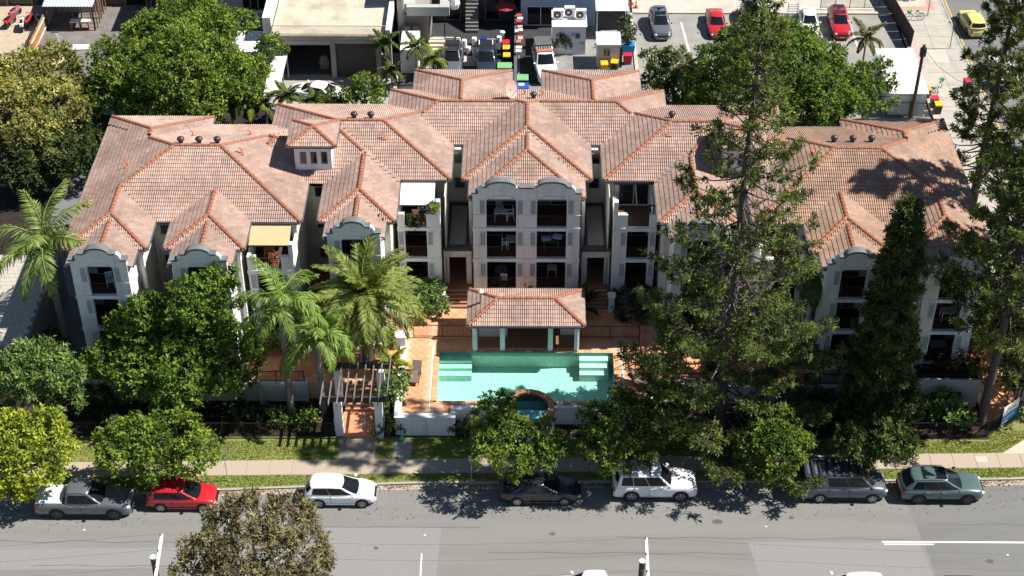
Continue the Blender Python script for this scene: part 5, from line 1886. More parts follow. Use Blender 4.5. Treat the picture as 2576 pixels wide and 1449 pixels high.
for sg in (-1, 1):
    MB().bar((-2.4, sg * .62, 1.26), (-1.1, sg * .62, 1.26), .07).local('load_bar', WHITEM, u)
v = car('wagon4', 2.0, 128.8, -84, 'white', 'white camper wagon with roof tent, solar panel and orange board', 'four wheel drive', B, S=1.1, name='parked_car')
MB().box(-2.2, -.75, -.74, .74, 1.90, 2.08).local('roof_tent', mat('tent_grey', (.10, .10, .105), .8, .2), v)
so = MB().box(-.66, -.22, -.66, .66, 1.93, 1.98).local('solar_panel', WHITEM, v)
for k in range(6):
    for j in range(2):
        MB().box(-.64 + j * .21, -.45 + j * .21, -.63 + k * .21, -.45 + k * .21, 1.981, 1.986).local('solar_cell', GLASS, so)
MB().box(-.17, .12, -.70, .70, 1.93, 1.97).local('recovery_board', mat('orange_board', (.60, .12, .05), .6, .1), v)
car('suv', 12.9, 136.6, -88, 'silver', 'silver wagon with dark sunroof in the car park', 'car', B, S=1.02, extras=('sunroof',))
car('sedan', 18.2, 136.9, -90, 'red', 'bright red car with red roof in the middle of the car park', 'car', B, S=1.02)
car('suv', 21.6, 137.8, -90, 'black', 'black car in the tree shade beside the red car', 'car', B, S=1.0)
car('sedan', 27.0, 137.2, -92, 'white', 'white car half hidden behind the round green tree top in the car park', 'car', B, S=1.02)
car('suv', 29.8, 136.9, -91, 'red', 'red wagon with black roof at the right end of the car park', 'car', B, S=1.02, extras=('dark_roof',))
car('hatch', 42.35, 137.2, 94, 'yellow', 'pale yellow hatchback on the side street at the top right', 'car', 'cars on the side street', S=1.1)
car('suv', 43.0, 128.0, 92, 'white', 'white car on the side street half behind the pine', 'car', 'cars on the side street', S=1.08)
car('sedan', 45.6, 119.0, 92, 'silver', 'silver car on the side street behind the right pine branches', 'car', 'cars on the side street', S=1.05)
car('suv', 48.5, 139.0, 92, 'white', 'white wagon far right on the side street behind pine branches', 'car', 'cars on the side street', S=1.05)
# ================================================================ BUILDINGS AND YARDS BEHIND
GREYW = mat('grey_wall', (0.42, 0.41, 0.39), .85, .12, 1.5)
DARKW = mat('dark_wall', (0.07, 0.065, 0.062), .85, .25, 1.2)
BROWNW = mat('brown_wall', (0.15, 0.10, 0.075), .85, .25, 1.5)
BLUEW = mat('blue_cladding', (0.36, 0.47, 0.62), .6, .08, 2)
ROOFW = mat('white_sheet_roof', (0.74, 0.74, 0.73), .5, .08, .8)
ROOFG = mat('grey_sheet_roof', (0.40, 0.43, 0.43), .5, .15, 1)


def corrugated(x0, x1, y0, y1, z0, z1, along='y', pitch=.28, h=.035, t=.04):
    """sheet roof, ribs running along y (or x); z0 at the low (y0 / x0) edge"""
    mb = MB()
    if along == 'y':
        n = int(abs(x1 - x0) / pitch) * 2
        top = []
        for k in range(n + 1):
            x = x0 + (x1 - x0) * k / n
            dz = h if k % 2 else 0
            top += [(x, y0, z0 + dz), (x, y1, z1 + dz)]
    else:
        n = int(abs(y1 - y0) / pitch) * 2
        top = []
        for k in range(n + 1):
            y = y0 + (y1 - y0) * k / n
            dz = h if k % 2 else 0
            top += [(x0, y, z0 + dz), (x1, y, z1 + dz)]
    m = len(top)
    vs = top + [(a, b, c - t) for a, b, c in top]
    fs = []
    for k in range(m // 2 - 1):
        a = 2 * k
        fs += [(a, a + 1, a + 3, a + 2), (m + a, m + a + 2, m + a + 3, m + a + 1), (a, a + 2, m + a + 2, m + a), (a + 1, m + a + 1, m + a + 3, a + 3)]
    return mb.add(vs, fs)


def window_y(parent, xa, xb, y, za, zb, n=2, fr=None):
    mb = MB().box(xa, xb, y - .06, y - .01, za, za + .06).box(xa, xb, y - .06, y - .01, zb - .06, zb)
    for k in range(n + 1):
        x = xa + (xb - xa - .06) * k / n
        mb.box(x, x + .06, y - .06, y - .01, za + .06, zb - .06)
    f = mb.build('window', fr or GREYW, parent)
    for k in range(n):
        a = xa + (xb - xa - .06) * k / n + .06
        MB().box(a, xa + (xb - xa - .06) * (k + 1) / n, y - .03, y - .012, za + .06, zb - .06).build('pane', GLASS, f)


# workshop and lean-to (far left)
b = root('workshop', (-45, 143, 0), 'dark timber workshop with open bays at the top left', 'workshop')
MB().box(-75, -33.6, 141.0, 150, 0, 5).build('wall', BROWNW, b)
for xa, xb, za, zb, m in ((-38.2, -36.4, .1, 2.6, GLASS), (-35.8, -33.9, .1, 1.0, DARKW), (-35.8, -33.9, 1.35, 3.2, GLASS), (-49.5, -47.6, .1, 2.8, GLASS), (-46.9, -45.9, 0, 3.5, mat('blue_tarp', (.012, .03, .14), .6, .3)), (-54, -51.0, 0, 3.5, mat('pale_panel', (.34, .38, .44), .7, .2))):
    MB().box(xa, xb, 140.94, 140.99, za, zb).build('bay_opening', m, b)
for x in (-38.4, -36.3, -35.9, -34.9, -33.9, -49.8, -47.4):
    MB().box(x - .1, x + .1, 140.85, 140.93, 0, 4).build('post', TIMBER, b)
MB().box(-36.0, -33.7, 140.75, 140.93, 1.05, 1.3).build('shelf', GUTTER, b)
b = root('lean_to', (-42.5, 138, 0), 'open timber lean-to with pale blue grey sheet roof at the top left', 'lean-to')
corrugated(-44.9, -40.2, 135.9, 141.0, 2.55, 3.0).build('roof', mat('teal_sheet', (.42, .50, .49), .5, .1), b)
for k in range(6):
    x = -44.7 + k * .87
    MB().box(x - .06, x + .06, 138.4, 138.52, 0, 2.7).build('post', TIMBER, b)
for x in (-44.8, -40.3):
    MB().box(x - .07, x + .07, 135.95, 136.1, 0, 2.5).build('post', DARK, b)
MB().box(-44.7, -40.3, 139.6, 139.7, 0, 2.6).build('back_wall', mat('pale_board', (.40, .39, .36), .8, .2), b)
for k in range(5):
    MB().box(-40.2, -40.1, 136.5 + k * .9, 136.6 + k * .9, 0, 2.55).build('stud', TIMBER, b)
r = root('work_bench', (-41.7, 136.3, 0), 'white topped timber work bench under the lean-to edge', 'bench')
for k in range(2):
    MB().box(-42.6 + k * 1.0, -41.7 + k * 1.0, 135.9, 136.6, .86, .92).build('bench_top', WHITEM, r)
for x in (-42.5, -41.7, -40.9):
    MB().box(x - .05, x + .05, 136.0, 136.5, 0, .86).build('trestle', TIMBERO, r)
r = root('timber_fence', (-44.9, 133.5, 0), 'leaning timber fence with orange boards between sand and yard', 'fence')
for k in range(16):
    y = 130.6 + k * .40
    MB().box(-44.95, -44.88, y, y + .37, 0, 1.75 + random.uniform(-.05, .05)).build('paling', TIMBERO if k < 8 else TIMBER, r)
for z in (.4, 1.4):
    MB().box(-44.88, -44.80, 130.6, 137, z, z + .09).build('rail', CREAM, r)


def boards(x, y, deg, n, L, m, lab, w=.16):
    r = root('timber_stack', (x, y, 0.02), lab, 'timber', rz=R(deg))
    for k in range(n):
        MB().box(-L / 2 + random.uniform(-.1, .1), L / 2 + random.uniform(-.1, .1), k * w - n * w / 2, k * w - n * w / 2 + w * .9, .02, .12 + random.uniform(0, .05)).local('board', m, r)


boards(-37.2, 129.7, 78, 5, 3.6, mat('pale_green_board', (.60, .66, .55), .8, .1), 'stack of long pale green boards on the builders yard')
boards(-38.1, 129.3, 76, 2, 3.4, TIMBERO, 'two orange boards beside the pale green stack', .2)
boards(-41.2, 132.6, 5, 3, 2.2, WHITEM, 'flat white sheets lying in the builders yard', .3)
boards(-42.2, 130.3, 60, 7, 2.4, mat('pale_pine', (.62, .50, .28), .8, .15, 4), 'heap of pale pine boards by the orange timber fence', .22)
r = root('saw_horse', (-43.6, 134.2, 0), 'small dark and pale trestle in front of the lean-to', 'trestle')
for s in (-1, 1):
    MB().bar((-43.6 + s * .3, 133.9, 0), (-43.6 + s * .1, 134.2, .8), .07).bar((-43.6 + s * .3, 134.5, 0), (-43.6 + s * .1, 134.2, .8), .07).build('leg', GUTTER, r)
MB().bar((-43.95, 134.2, .82), (-43.25, 134.2, .82), .09).build('beam', GUTTERD, r)

# grey rendered house
b = root('grey_house', (-28.2, 140, 0), 'grey rendered house with two strip windows behind the big fig tree', 'house')
MB().box(-33.3, -23.2, 136.4, 150, 0, 6.5).build('wall', GREYW, b)
window_y(b, -32.3, -29.6, 136.38, 2.15, 3.5, 3)
window_y(b, -26.2, -24.0, 136.38, 2.0, 3.4, 3)
for xa, xb, z in ((-32.5, -29.4, 2.0), (-26.4, -23.8, 1.85)):
    MB().box(xa, xb, 136.2, 136.39, z, z + .12).build('sill', WHITE, b)
MB().box(-33.45, -33.3, 136.2, 150, 0, 6.5).build('corner_board', GUTTER, b)
MB().box(-23.2, -22.45, 129.0, 150, 0, 5.2).build('side_wall', WHITE, b)

# flat roofed garages
b = root('garage_block', (-17, 132, 0), 'flat roofed concrete garage block with one open and one closed roller door', 'garage')
MB().box(-22.3, -11.7, 127.2, 150, 4.0, 4.4).build('roof_slab', mat('roof_concrete', (.56, .50, .39), .9, vs=.35, c2=(.40, .355, .28), bump=.3, coarse=(.5, (.72, .71, .68), .55)), b)
for k, x in enumerate((-20.2, -18.3, -16.5, -14.9, -13.1)):
    MB().box(x - .05, x + .05, 128.6 + (k % 2) * 2.2, 139, 4.4, 4.415).build('roof_joint', CONCL, b)
MB().box(-12.1, -11.7, 127.2, 150, 4.4, 5.0).build('parapet', WHITE, b)
MB().box(-22.4, -11.9, 133.0, 149, 0, 3.99).build('back_wall', DARKW, b)
MB().box(-22.3, -22.05, 128.0, 133.0, 0, 3.99).build('side_wall', CONC, b)
for x in (-22.05, -16.9, -12.85, -11.9):
    MB().box(x - .22, x + .22, 127.35, 127.95, 0, 3.995).build('pier', CONC, b)
MB().box(-22.2, -11.8, 127.3, 127.5, 3.86, 3.998).build('lintel', CONC, b)
MB().box(-21.82, -17.13, 127.45, 127.8, 3.35, 3.855).build('roller_box', GUTTER, b)
MB().box(-16.67, -13.08, 127.45, 127.8, 3.5, 3.855).build('roller_box', GUTTER, b)
rd = MB()
for k in range(22):
    rd.box(-16.66, -13.09, 127.62 + (k % 2) * .012, 127.66 + (k % 2) * .012, .02 + k * .158, .17 + k * .158)
rd.build('roller_door', mat('charcoal_door', (.055, .057, .06), .5, .15), b, kind='stuff')
MB().box(-12.6, -12.15, 127.5, 127.55, .1, 2.3).build('door', mat('grey_door', (.14, .15, .16), .5, .1), b)
MB().box(-22.0, -17.1, 128.0, 133.0, .0, .03).build('garage_floor', mat('garage_floor', (.09, .088, .085), .8, .2), b)
rl = MB().box(-22.2, -12.15, 127.32, 127.38, 5.30, 5.36).box(-22.2, -12.15, 127.33, 127.37, 4.48, 4.52)
for k in range(100):
    x = -22.2 + k * .1005
    rl.box(x, x + .02, 127.34, 127.36, 4.4, 5.3)
rl.build('railing', mat('pale_rail', (.55, .54, .48), .6, .1), b, kind='stuff')
tag(MB().tube([(-18.0, 129.2, 0), (-18.0, 129.2, .6), (-18.0, 129.2, 1.3)], [.4, .5, .25], 8).build('laundry_bag', mat('sack', (.22, .21, .2), .9, .2, 5), at=(-18.0, 129.2, 0)), 'pale lumpy sack inside the open garage', 'sack')

# white sheet roofs beside the fig
b = root('lean_to', (-21.6, 124.3, 0), 'narrow white corrugated lean-to roof between the fig and the white sedan', 'lean-to')
corrugated(-22.3, -20.95, 120.8, 127.6, 2.35, 2.45, 'x', .3).build('roof', ROOFW, b)
for y in (121, 124.2, 127.4):
    MB().box(-21.1, -21.0, y - .05, y + .05, 0, 2.34).build('post', GUTTER, b)
b = root('garden_shed', (-25, 128.5, 0), 'white roofed garden shed showing through the fig tree', 'shed')
MB().box(-26.2, -23.5, 127.5, 130.2, 0, 2.7).build('wall', mat('shed_wall', (.3, .31, .33), .8, .15), b)
corrugated(-26.4, -23.3, 127.2, 130.5, 2.75, 3.05).build('roof', ROOFW, b)
MB().box(-24.6, -23.9, 127.44, 127.49, 1.2, 2.1).build('window', GLASS, b)

# commercial building in shade
b = root('shop_building', (-6, 140, 0), 'tall shaded commercial building with back doors and outdoor stairs', 'building')
MB().box(-11.4, -.9, 138.2, 152, 0, 8.5).build('wall', DARKW, b)
MB().box(-11.45, -10.98, 132.6, 138.2, 0, 8.0).build('flank_wall', GREYW, b)
MB().box(-10.97, -8.6, 133.0, 138.2, 0, 3.4).build('annex', mat('beige_wall', (.26, .235, .21), .85, .15), b)
for xa, xb in ((-7.4, -5.9), (-3.6, -2.2)):
    window_y(b, xa, xb, 138.18, .1, 2.5, 1, mat('door_frame', (.25, .24, .23), .6, .1))
for k in range(9):
    MB().box(-5.4, -4.2, 138.1 - .26 * k - .26, 138.1 - .26 * k, 0, 2.3 - .25 * k).build('step', mat('stair_grey', (.16, .155, .15), .8, .2), b)
MB().tube([(-10.9, 132.9, 0), (-10.9, 132.9, 5)], .09, 8).tube([(-11.2, 132.95, 0), (-11.2, 132.95, 5)], .06, 8).build('pipe', GUTTER, b)
r = root('air_duct', (-9.4, 133, 3.5), 'light grey square air duct bending over the annex roof', 'duct')
DU = mat('duct_metal', (.44, .46, .44), .45, .12, 1.5, metal=.2)
for q in ((-10.9, -9.9, 133.2, 138.1, 3.5, 4.4), (-9.88, -7.6, 136.2, 137.2, 3.5, 4.38), (-7.58, -6.7, 132.6, 137.2, 3.5, 4.4), (-10.6, -7.6, 132.6, 133.18, 3.5, 4.39)):
    MB().box(*q).build('duct_section', DU, r)
for x in (-7.2,):
    MB().box(x - .05, x + .05, 133.1, 133.2, 0, 3.5).build('prop', DARK, r)
tag(MB().ball((-6.3, 134.0, 4.1), .55, 9, sz=1.3).build('plastic_bundle', WHITEM, at=(-6.3, 134.0, 3.5)), 'bright white bundle hanging right of the air duct', 'bundle')
r = root('cold_room', (-10.2, 130, 0), 'white box cold room with dark fans between small palms', 'cold room')
MB().box(-11.0, -9.4, 128.3, 131.8, 0, 2.4).build('box', WHITEM, r)
for x in (-10.6, -9.8):
    MB().tube([(x, 132.15, 2.1), (x, 132.15, 2.5)], .33, 14).build('fan', DARK, r)
MB().box(-11.0, -9.4, 131.81, 132.5, 0, 2.1).build('fan_housing', GUTTERD, r)
b = root('loading_step', (-7.6, 133, 0), 'pale concrete loading platform with steps in the shaded yard', 'platform')
MB().box(-8.7, -6.4, 132.6, 133.6, 0, .8).build('platform', CONCL, b)
for k in range(3):
    MB().box(-8.6, -7.2, 132.6 - .4 * (k + 1), 132.6 - .4 * k, 0, .6 - .2 * k).build('step', CONCL, b)
sheet('yard_pad', [(-5.4, 129.6), (-4.3, 129.6), (-4.3, 131.4), (-5.4, 131.4)], .03, CONCL)
for k, (x, y, h, c) in enumerate(((-6.0, 133.4, .75, 0), (-5.4, 133.1, .75, 0), (-4.5, 133.6, .7, 0), (-5.0, 131.9, .7, 0), (-4.4, 131.6, .65, 0), (-1.9, 135.0, .6, 0), (-2.2, 134.2, .5, 0))):
    lab = ['leftmost white drum on the loading platform', 'second white drum right of the platform', 'white drum in front of the blue drum', 'white drum beside the dark wagon roof', 'small white drum at the pad between the two dark vehicles', 'white carton stack near the red umbrella', 'white bucket below the carton near the red umbrella'][k]
    tag(MB().tube([(x, y, 0), (x, y, h)], .23, 12).build('drum', WHITEM, at=(x, y, 0)), lab, 'drum', 'white drums and tubs in the shaded yard')
tag(MB().tube([(-3.7, 133.4, 0), (-3.7, 133.4, .85)], .3, 12).build('drum', mat('blue_drum', (.015, .03, .2), .5, .1), at=(-3.7, 133.4, 0)), 'dark blue drum in the shaded yard', 'drum')
tag(MB().box(-3.3, -2.5, 133.0, 133.1, 0, .9).build('board', mat('pale_blue_board', (.32, .45, .58), .6, .1), at=(-2.9, 133, 0)), 'pale blue board leaning in the shaded yard', 'board')
r = root('patio_umbrella', (-1.6, 137.3, 0), 'dark red patio umbrella in the shade behind the shops', 'umbrella')
MB().tube([(-1.6, 137.3, 2.0), (-1.6, 137.3, 2.35), (-1.6, 137.3, 2.45)], [1.0, .3, .02], 8).build('canopy', mat('umbrella_red', (.30, .03, .03), .8, .1), r)
MB().tube([(-1.6, 137.3, 0), (-1.6, 137.3, 2.1)], .03, 6).build('pole', DARK, r)


def bin_(x, y, deg, lid, lab, group='wheelie bins', big=False, body=BIN_G, z=0.1):
    r = root('wheelie_bin', (x, y, z), lab, 'bin', group, R(deg))
    s = (1.25, .95, 1.15) if big else (.58, .70, .98)
    a, b_, h = s
    vs = [(-a * .42, -b_ * .42, .06), (a * .42, -b_ * .42, .06), (a * .42, b_ * .42, .06), (-a * .42, b_ * .42, .06), (-a / 2, -b_ / 2, h), (a / 2, -b_ / 2, h), (a / 2, b_ / 2, h), (-a / 2, b_ / 2, h)]
    MB().add(vs, [(0, 3, 2, 1), (4, 5, 6, 7), (0, 1, 5, 4), (1, 2, 6, 5), (2, 3, 7, 6), (3, 0, 4, 7)]).local('body', body, r)
    MB().prism([(-b_ / 2 - .05, h), (b_ / 2 + .05, h), (b_ / 2 + .03, h + .07), (.0, h + .13), (-b_ / 2 - .03, h + .07)], -a / 2 - .04, a / 2 + .04, 'x').local('lid', lid, r)
    for s_ in (-1, 1):
        o = MB().tube([(s_ * (a / 2 - .08), b_ / 2 - .02, .1), (s_ * (a / 2), b_ / 2 - .02, .1)], .1, 10).local('wheel', BLACKP, r)
    MB().bar((-a / 2 + .05, b_ / 2 + .08, h - .04), (a / 2 - .05, b_ / 2 + .08, h - .04), .035).local('handle', body, r)
    return r


LR_ = mat('lid_red', (.50, .02, .05), .45, .08)
LY = mat('lid_yellow', (.72, .42, .02), .45, .08)
LG = mat('lid_green', (.16, .38, .17), .5, .08)
LO = mat('lid_orange', (.70, .32, .05), .45, .08)
LD = mat('lid_grey', (.10, .135, .125), .45, .08)
BD = mat('bin_dark', (.03, .035, .036), .5, .1)
bin_(39.45, 125.6, 15, LR_, 'dark bin with a red lid standing on the side street footpath', body=BD)
bin_(39.95, 124.75, 15, LD, 'dark bin with a grey lid next to the red lidded bin on the footpath', body=BD)
bin_(35.95, 122.75, 0, LR_, 'red lidded bin behind the yellow lidded bin near the power pole', z=0)
bin_(36.1, 121.75, 0, LY, 'yellow lidded bin near the foot of the power pole', z=0)
bin_(35.55, 124.3, 20, LO, 'orange lidded bin at the corner of the large white shed', z=0, body=BD)
bin_(-1.55, 132.3, 0, LR_, 'red lidded bin by the clutter wall in the shaded yard', z=.02)
bin_(-1.5, 131.3, 0, LY, 'yellow lidded bin in front of the red lidded one in the shaded yard', z=.02)
bin_(-1.45, 129.9, 0, LY, 'single yellow lidded bin in the shaded yard near the navy utility', z=.02)
bin_(7.35, 128.5, 5, LY, 'left yellow bin in front of the small white shed', z=.02, body=LY)
bin_(8.3, 128.8, -10, LY, 'right yellow lidded bin in front of the small white shed', z=.02, body=BIN_G)
bin_(-.15, 125.6, 0, LG, 'large bin with pale green lid beside the white camper wagon', 'skip bins', True, z=.02)
bin_(-1.6, 127.7, 0, LG, 'large bin with pale green lid left of the boundary wall', 'skip bins', True, z=.02)
bin_(-.1, 124.2, 0, mat('lid_blue', (.02, .08, .38), .45, .1), 'large bin with blue and white lid just behind the rear roof', 'skip bins', True, z=.02)
MB().box(-.35, .15, 124.0, 124.4, 1.31, 1.33).build('paper_sign', WHITEM, bpy.data.objects['wheelie_bin.012'] if 'wheelie_bin.012' in bpy.data.objects else None)

# boundary wall with clutter
r = root('boundary_wall', (-.6, 131, 0), 'thin boundary wall between the two back yards', 'wall')
MB().box(-.78, -.5, 121, 138, 0, 1.5).build('wall', GUTTERD, r)
cl = [('red', (.48, .05, .04)), ('white', (.72, .72, .70)), ('pink', (.55, .32, .30)), ('orange', (.55, .18, .05))]
for k in range(13):
    nm, c = cl[[1, 0, 1, 3, 1, 0, 1, 1, 2, 0, 1, 0, 2][k]]
    x, y = -.35 + random.uniform(-.1, .15), 129.2 + k * .62
    h = random.uniform(1.5, 2.0)
    o = MB().box(x - random.uniform(.2, .32), x + random.uniform(.2, .32), y - .22, y + .22, 1.5, h).build('crate', mat('crate_' + nm, c, .6, .25, 6), at=(x, y, 1.5))
    tag(o, {'red': 'red crate', 'white': 'white crate', 'pink': 'faded pink crate', 'orange': 'orange crate'}[nm] + ' stacked along the boundary wall, number %s from the front' % ['one', 'two', 'three', 'four', 'five', 'six', 'seven', 'eight', 'nine', 'ten', 'eleven', 'twelve', 'thirteen'][k], 'crate', 'crates along the boundary wall')
# blue clad building, AC shed, white sheds
b = root('blue_building', (5, 143, 0), 'pale blue clad building with white framed sliding door', 'building')
MB().box(-.2, 6.8, 137.2, 150, 0, 6.6).build('wall', BLUEW, b)
corrugated(-.3, 6.9, 136.9, 150, 6.65, 7.1).build('roof', BLUEW, b)
window_y(b, .35, 3.0, 137.18, .1, 2.1, 2, WHITEM)
b = root('equipment_shed', (4.2, 133, 0), 'white rendered shed with two small windows and three air conditioners on top', 'shed')
MB().box(2.75, 5.75, 131.8, 134.8, 0, 2.85).build('wall', mat('shed_white', (.66, .69, .73), .8, .06), b)
MB().box(2.65, 5.85, 131.7, 134.9, 2.85, 2.95).build('roof', WHITEM, b)
for x in (3.3, 4.75):
    window_y(b, x, x + .5, 131.78, 1.7, 2.25, 1)
for k, lab in enumerate(('left air conditioner on the white equipment shed roof', 'middle air conditioner on the white equipment shed roof', 'right air conditioner on the white equipment shed roof')):
    rr_ = root('air_conditioner', (3.2 + k * 1.03, 133.3, 2.95), lab, 'air conditioner', 'air conditioners on the shed roof')
    ac_unit(rr_, 3.25 + k * 1.03, 133.2 + (.3 if k == 1 else 0), 2.95 + (.1 if k == 1 else 0), .95, .95, .5)
b = root('carport', (8.2, 138, 0), 'carport with bright white ribbed roof behind the small shed', 'carport')
corrugated(6.75, 9.75, 134.8, 143, 2.9, 3.2).build('roof', ROOFW, b)
for x in (6.9, 9.6):
    MB().box(x - .06, x + .06, 134.9, 135.0, 0, 2.88).build('post', GUTTER, b)
MB().box(6.9, 9.6, 136.5, 136.6, 0, 2.2).build('screen', DARKW, b)
b = root('small_shed', (7.7, 130.3, 0), 'small cream shed with flat white roof and dark window', 'shed')
MB().box(6.75, 8.75, 129.3, 131.5, 0, 2.4).build('wall', mat('shed_cream', (.50, .48, .45), .8, .1), b)
MB().box(6.65, 8.85, 129.2, 131.6, 2.4, 2.5).build('roof', ROOFW, b)
window_y(b, 7.25, 7.9, 129.28, 1.3, 2.0, 2)
MB().box(8.77, 9.0, 129.4, 131.4, 0, 2.1).build('side_panel', DARK, b)
for (x, y, z, m, lab, w) in ((9.7, 132.2, 0, mat('sky_blue_plastic', (.02, .30, .60), .4, .08), 'large bright blue plastic tub beside the small shed', .6), (9.6, 133.4, 0, LR_, 'red plastic tub behind the blue tub', .4), (9.55, 130.2, 0, LR_, 'red plastic tub in front of the blue tub', .4)):
    a = w
    rb = root('plastic_tub', (x, y, .02), lab, 'tub')
    vs = [(-a * .85, -a * .6, .0), (a * .85, -a * .6, .0), (a * .85, a * .6, .0), (-a * .85, a * .6, .0), (-a, -a * .75, .9), (a, -a * .75, .9), (a, a * .75, .9), (-a, a * .75, .9)]
    MB().add(vs, [(0, 3, 2, 1), (0, 1, 5, 4), (1, 2, 6, 5), (2, 3, 7, 6), (3, 0, 4, 7)]).local('body', m, rb)
    MB().box(-a * 1.04, a * 1.04, -a * .8, a * .8, .88, .95).local('lid', m, rb)
b = root('large_shed', (33.3, 125, 0), 'large plain white shed with ribbed roof beside the side street', 'shed')
MB().box(31.75, 34.8, 121.3, 128.6, 0, 2.3).build('wall', mat('shed_bluewhite', (.56, .60, .61), .7, .06), b)
corrugated(31.55, 34.95, 121.1, 128.8, 2.36, 2.45, 'y', .22).build('roof', ROOFW, b)
MB().box(32.3, 34.2, 121.26, 121.29, .05, 2.1).build('door', mat('shed_door', (.50, .54, .55), .7, .06), b)
# hoarding, black screen, lattice
r = root('hoarding', (35.3, 139, 0), 'dark brown hoarding fence leaning along the side footpath', 'fence')
hA, hB = Vector((34.7, 146, 0)), Vector((35.95, 133.2, 0))
for k in range(8):
    p0, p1 = hA.lerp(hB, k / 8), hA.lerp(hB, (k + .97) / 8)
    MB().add([tuple(p0), tuple(p1), tuple(p1 + Vector((.1, 0, 1.75))), tuple(p0 + Vector((.1, 0, 1.75))), tuple(p0 + Vector((-.07, 0, 0))), tuple(p1 + Vector((-.07, 0, 0))), tuple(p1 + Vector((.03, 0, 1.75))), tuple(p0 + Vector((.03, 0, 1.75)))],
             [(0, 1, 2, 3), (7, 6, 5, 4), (3, 2, 6, 7), (0, 3, 7, 4), (1, 5, 6, 2)]).build('panel', mat('hoarding_brown', (.035, .027, .024), .7, .3, 3), r)
fence('car_park_screen', [(28.6, 140.6), (34.2, 140.6)], 1.3, 'black slatted screen along the top right edge of the car park', .16, 1.4, DARK, pk=.08)
r = root('lattice_screen', (25.6, 138.8, 0), 'small white lattice screen beside the half hidden white car', 'screen')
for k in range(6):
    MB().bar((25.2, 138.8, .3 + k * .25), (26.1, 138.8, .3 + k * .25), .05).build('slat', WHITEM, r)
for x in (25.2, 26.1):
    MB().bar((x, 138.8, 0), (x, 138.8, 1.75), .07).build('post', WHITEM, r)
# wooden power pole by the big shed, street poles
r = root('power_pole', (33.6, 121.6, 0), 'dark timber power pole rising in front of the large white shed', 'power pole')
MB().tube([(33.7, 121.0, 0), (33.75, 121.0, 7.2)], [.17, .13], 10).build('pole', mat('old_pole', (.075, .06, .055), .9, .3, 4), r)
MB().box(33.5, 34.0, 120.9, 121.15, 6.1, 6.9).build('bracket', DARK, r)
MB().tube([(33.75, 121.0, 6.9), (35.5, 121.9, 4.6), (37.5, 122.6, 2.9), (40.3, 123.0, 1.6)], .02, 5).build('stay_wire', DARK, r)
for (px, py, h, lab) in ((2389, 122, 2.9, 'thin grey pole on the kerb of the side street near the yellow car'), (2333, 40, 2.7, 'thin grey pole at the brick bordered plot')):
    p = P(px, py, .1)
    tag(MB().tube([(p.x, p.y, .1), (p.x, p.y, h)], .04, 6).build('pole', GUTTERD, at=tuple(p)), lab, 'pole')
for (px, py, lab) in ((941, 205, 'orange traffic cone beside the closed garage'), (703, 240, 'orange traffic cone left of the white sedan'), (1589, 12, 'orange traffic cone at the top of the car park entry'), (1600, 20, 'second orange traffic cone at the car park entry')):
    p = P(px, py, .02)
    r = root('traffic_cone', tuple(p), lab, 'cone', 'traffic cones')
    CO = mat('cone_orange', (.62, .10, .02), .5, .1)
    MB().box(-.2, .2, -.2, .2, 0, .05).local('base', CO, r)
    MB().tube([(0, 0, .05), (0, 0, .75)], [.16, .035], 12).local('body', CO, r)
    MB().tube([(0, 0, .35), (0, 0, .5)], [.108, .08], 12).local('band', WHITEM, r)


def bicycle(x, y, deg, lab, col_=(.03, .40, .09)):
    r = root('bicycle', (x, y, .12), lab, 'bicycle', 'bicycles on the side footpath', R(deg))
    gm = mat('bike_green', col_, .4, .1)
    wm_ = mat('bike_white', (.70, .70, .68), .4, .1)
    for xx in (-.58, .58):
        ring = [(xx + .36 * math.cos(a), 0, .37 + .36 * math.sin(a)) for a in np.linspace(0, 2 * math.pi, 22)]
        w_ = MB().tube(ring, .025, 5, cap=False).local('wheel', BLACKP, r)
        mbs = MB()
        for k in range(6):
            a = math.pi * k / 6
            mbs.bar((xx - .34 * math.cos(a), 0, .37 - .34 * math.sin(a)), (xx + .34 * math.cos(a), 0, .37 + .34 * math.sin(a)), .008)
        mbs.local('spokes', GUTTER, w_)
    fr = MB()
    for a, b_ in (((-.58, 0, .37), (-.05, 0, .32)), ((-.05, 0, .32), (.42, 0, .78)), ((-.05, 0, .32), (-.22, 0, .95)), ((-.22, 0, .80), (.40, 0, .72)), ((.58, 0, .37), (.38, 0, 1.0)), ((-.58, 0, .37), (-.2, 0, .72))):
        fr.tube([a, b_], .032, 6)
    fr.local('frame', wm_, r)
    MB().tube([(.36, -.3, 1.03), (.38, 0, 1.0), (.36, .3, 1.03)], .02, 6).local('handlebar', BLACKP, r)
    MB().box(-.36, -.08, -.07, .07, .95, 1.0).local('saddle', BLACKP, r)
    MB().box(.42, .74, -.16, .16, .78, 1.0).local('basket', gm, r)
    MB().box(-.78, -.40, -.06, .06, .72, .80).local('mudguard', gm, r)
    return r


bicycle(37.2, 138.4, 180, 'green and white hire bicycle parked across the side footpath')
bicycle(37.0, 125.4, 65, 'green hire bicycle beside the bins and the large white shed')
bicycle(37.3, 142.3, 0, 'brownish bicycle at the very top of the side footpath', (.15, .05, .03))


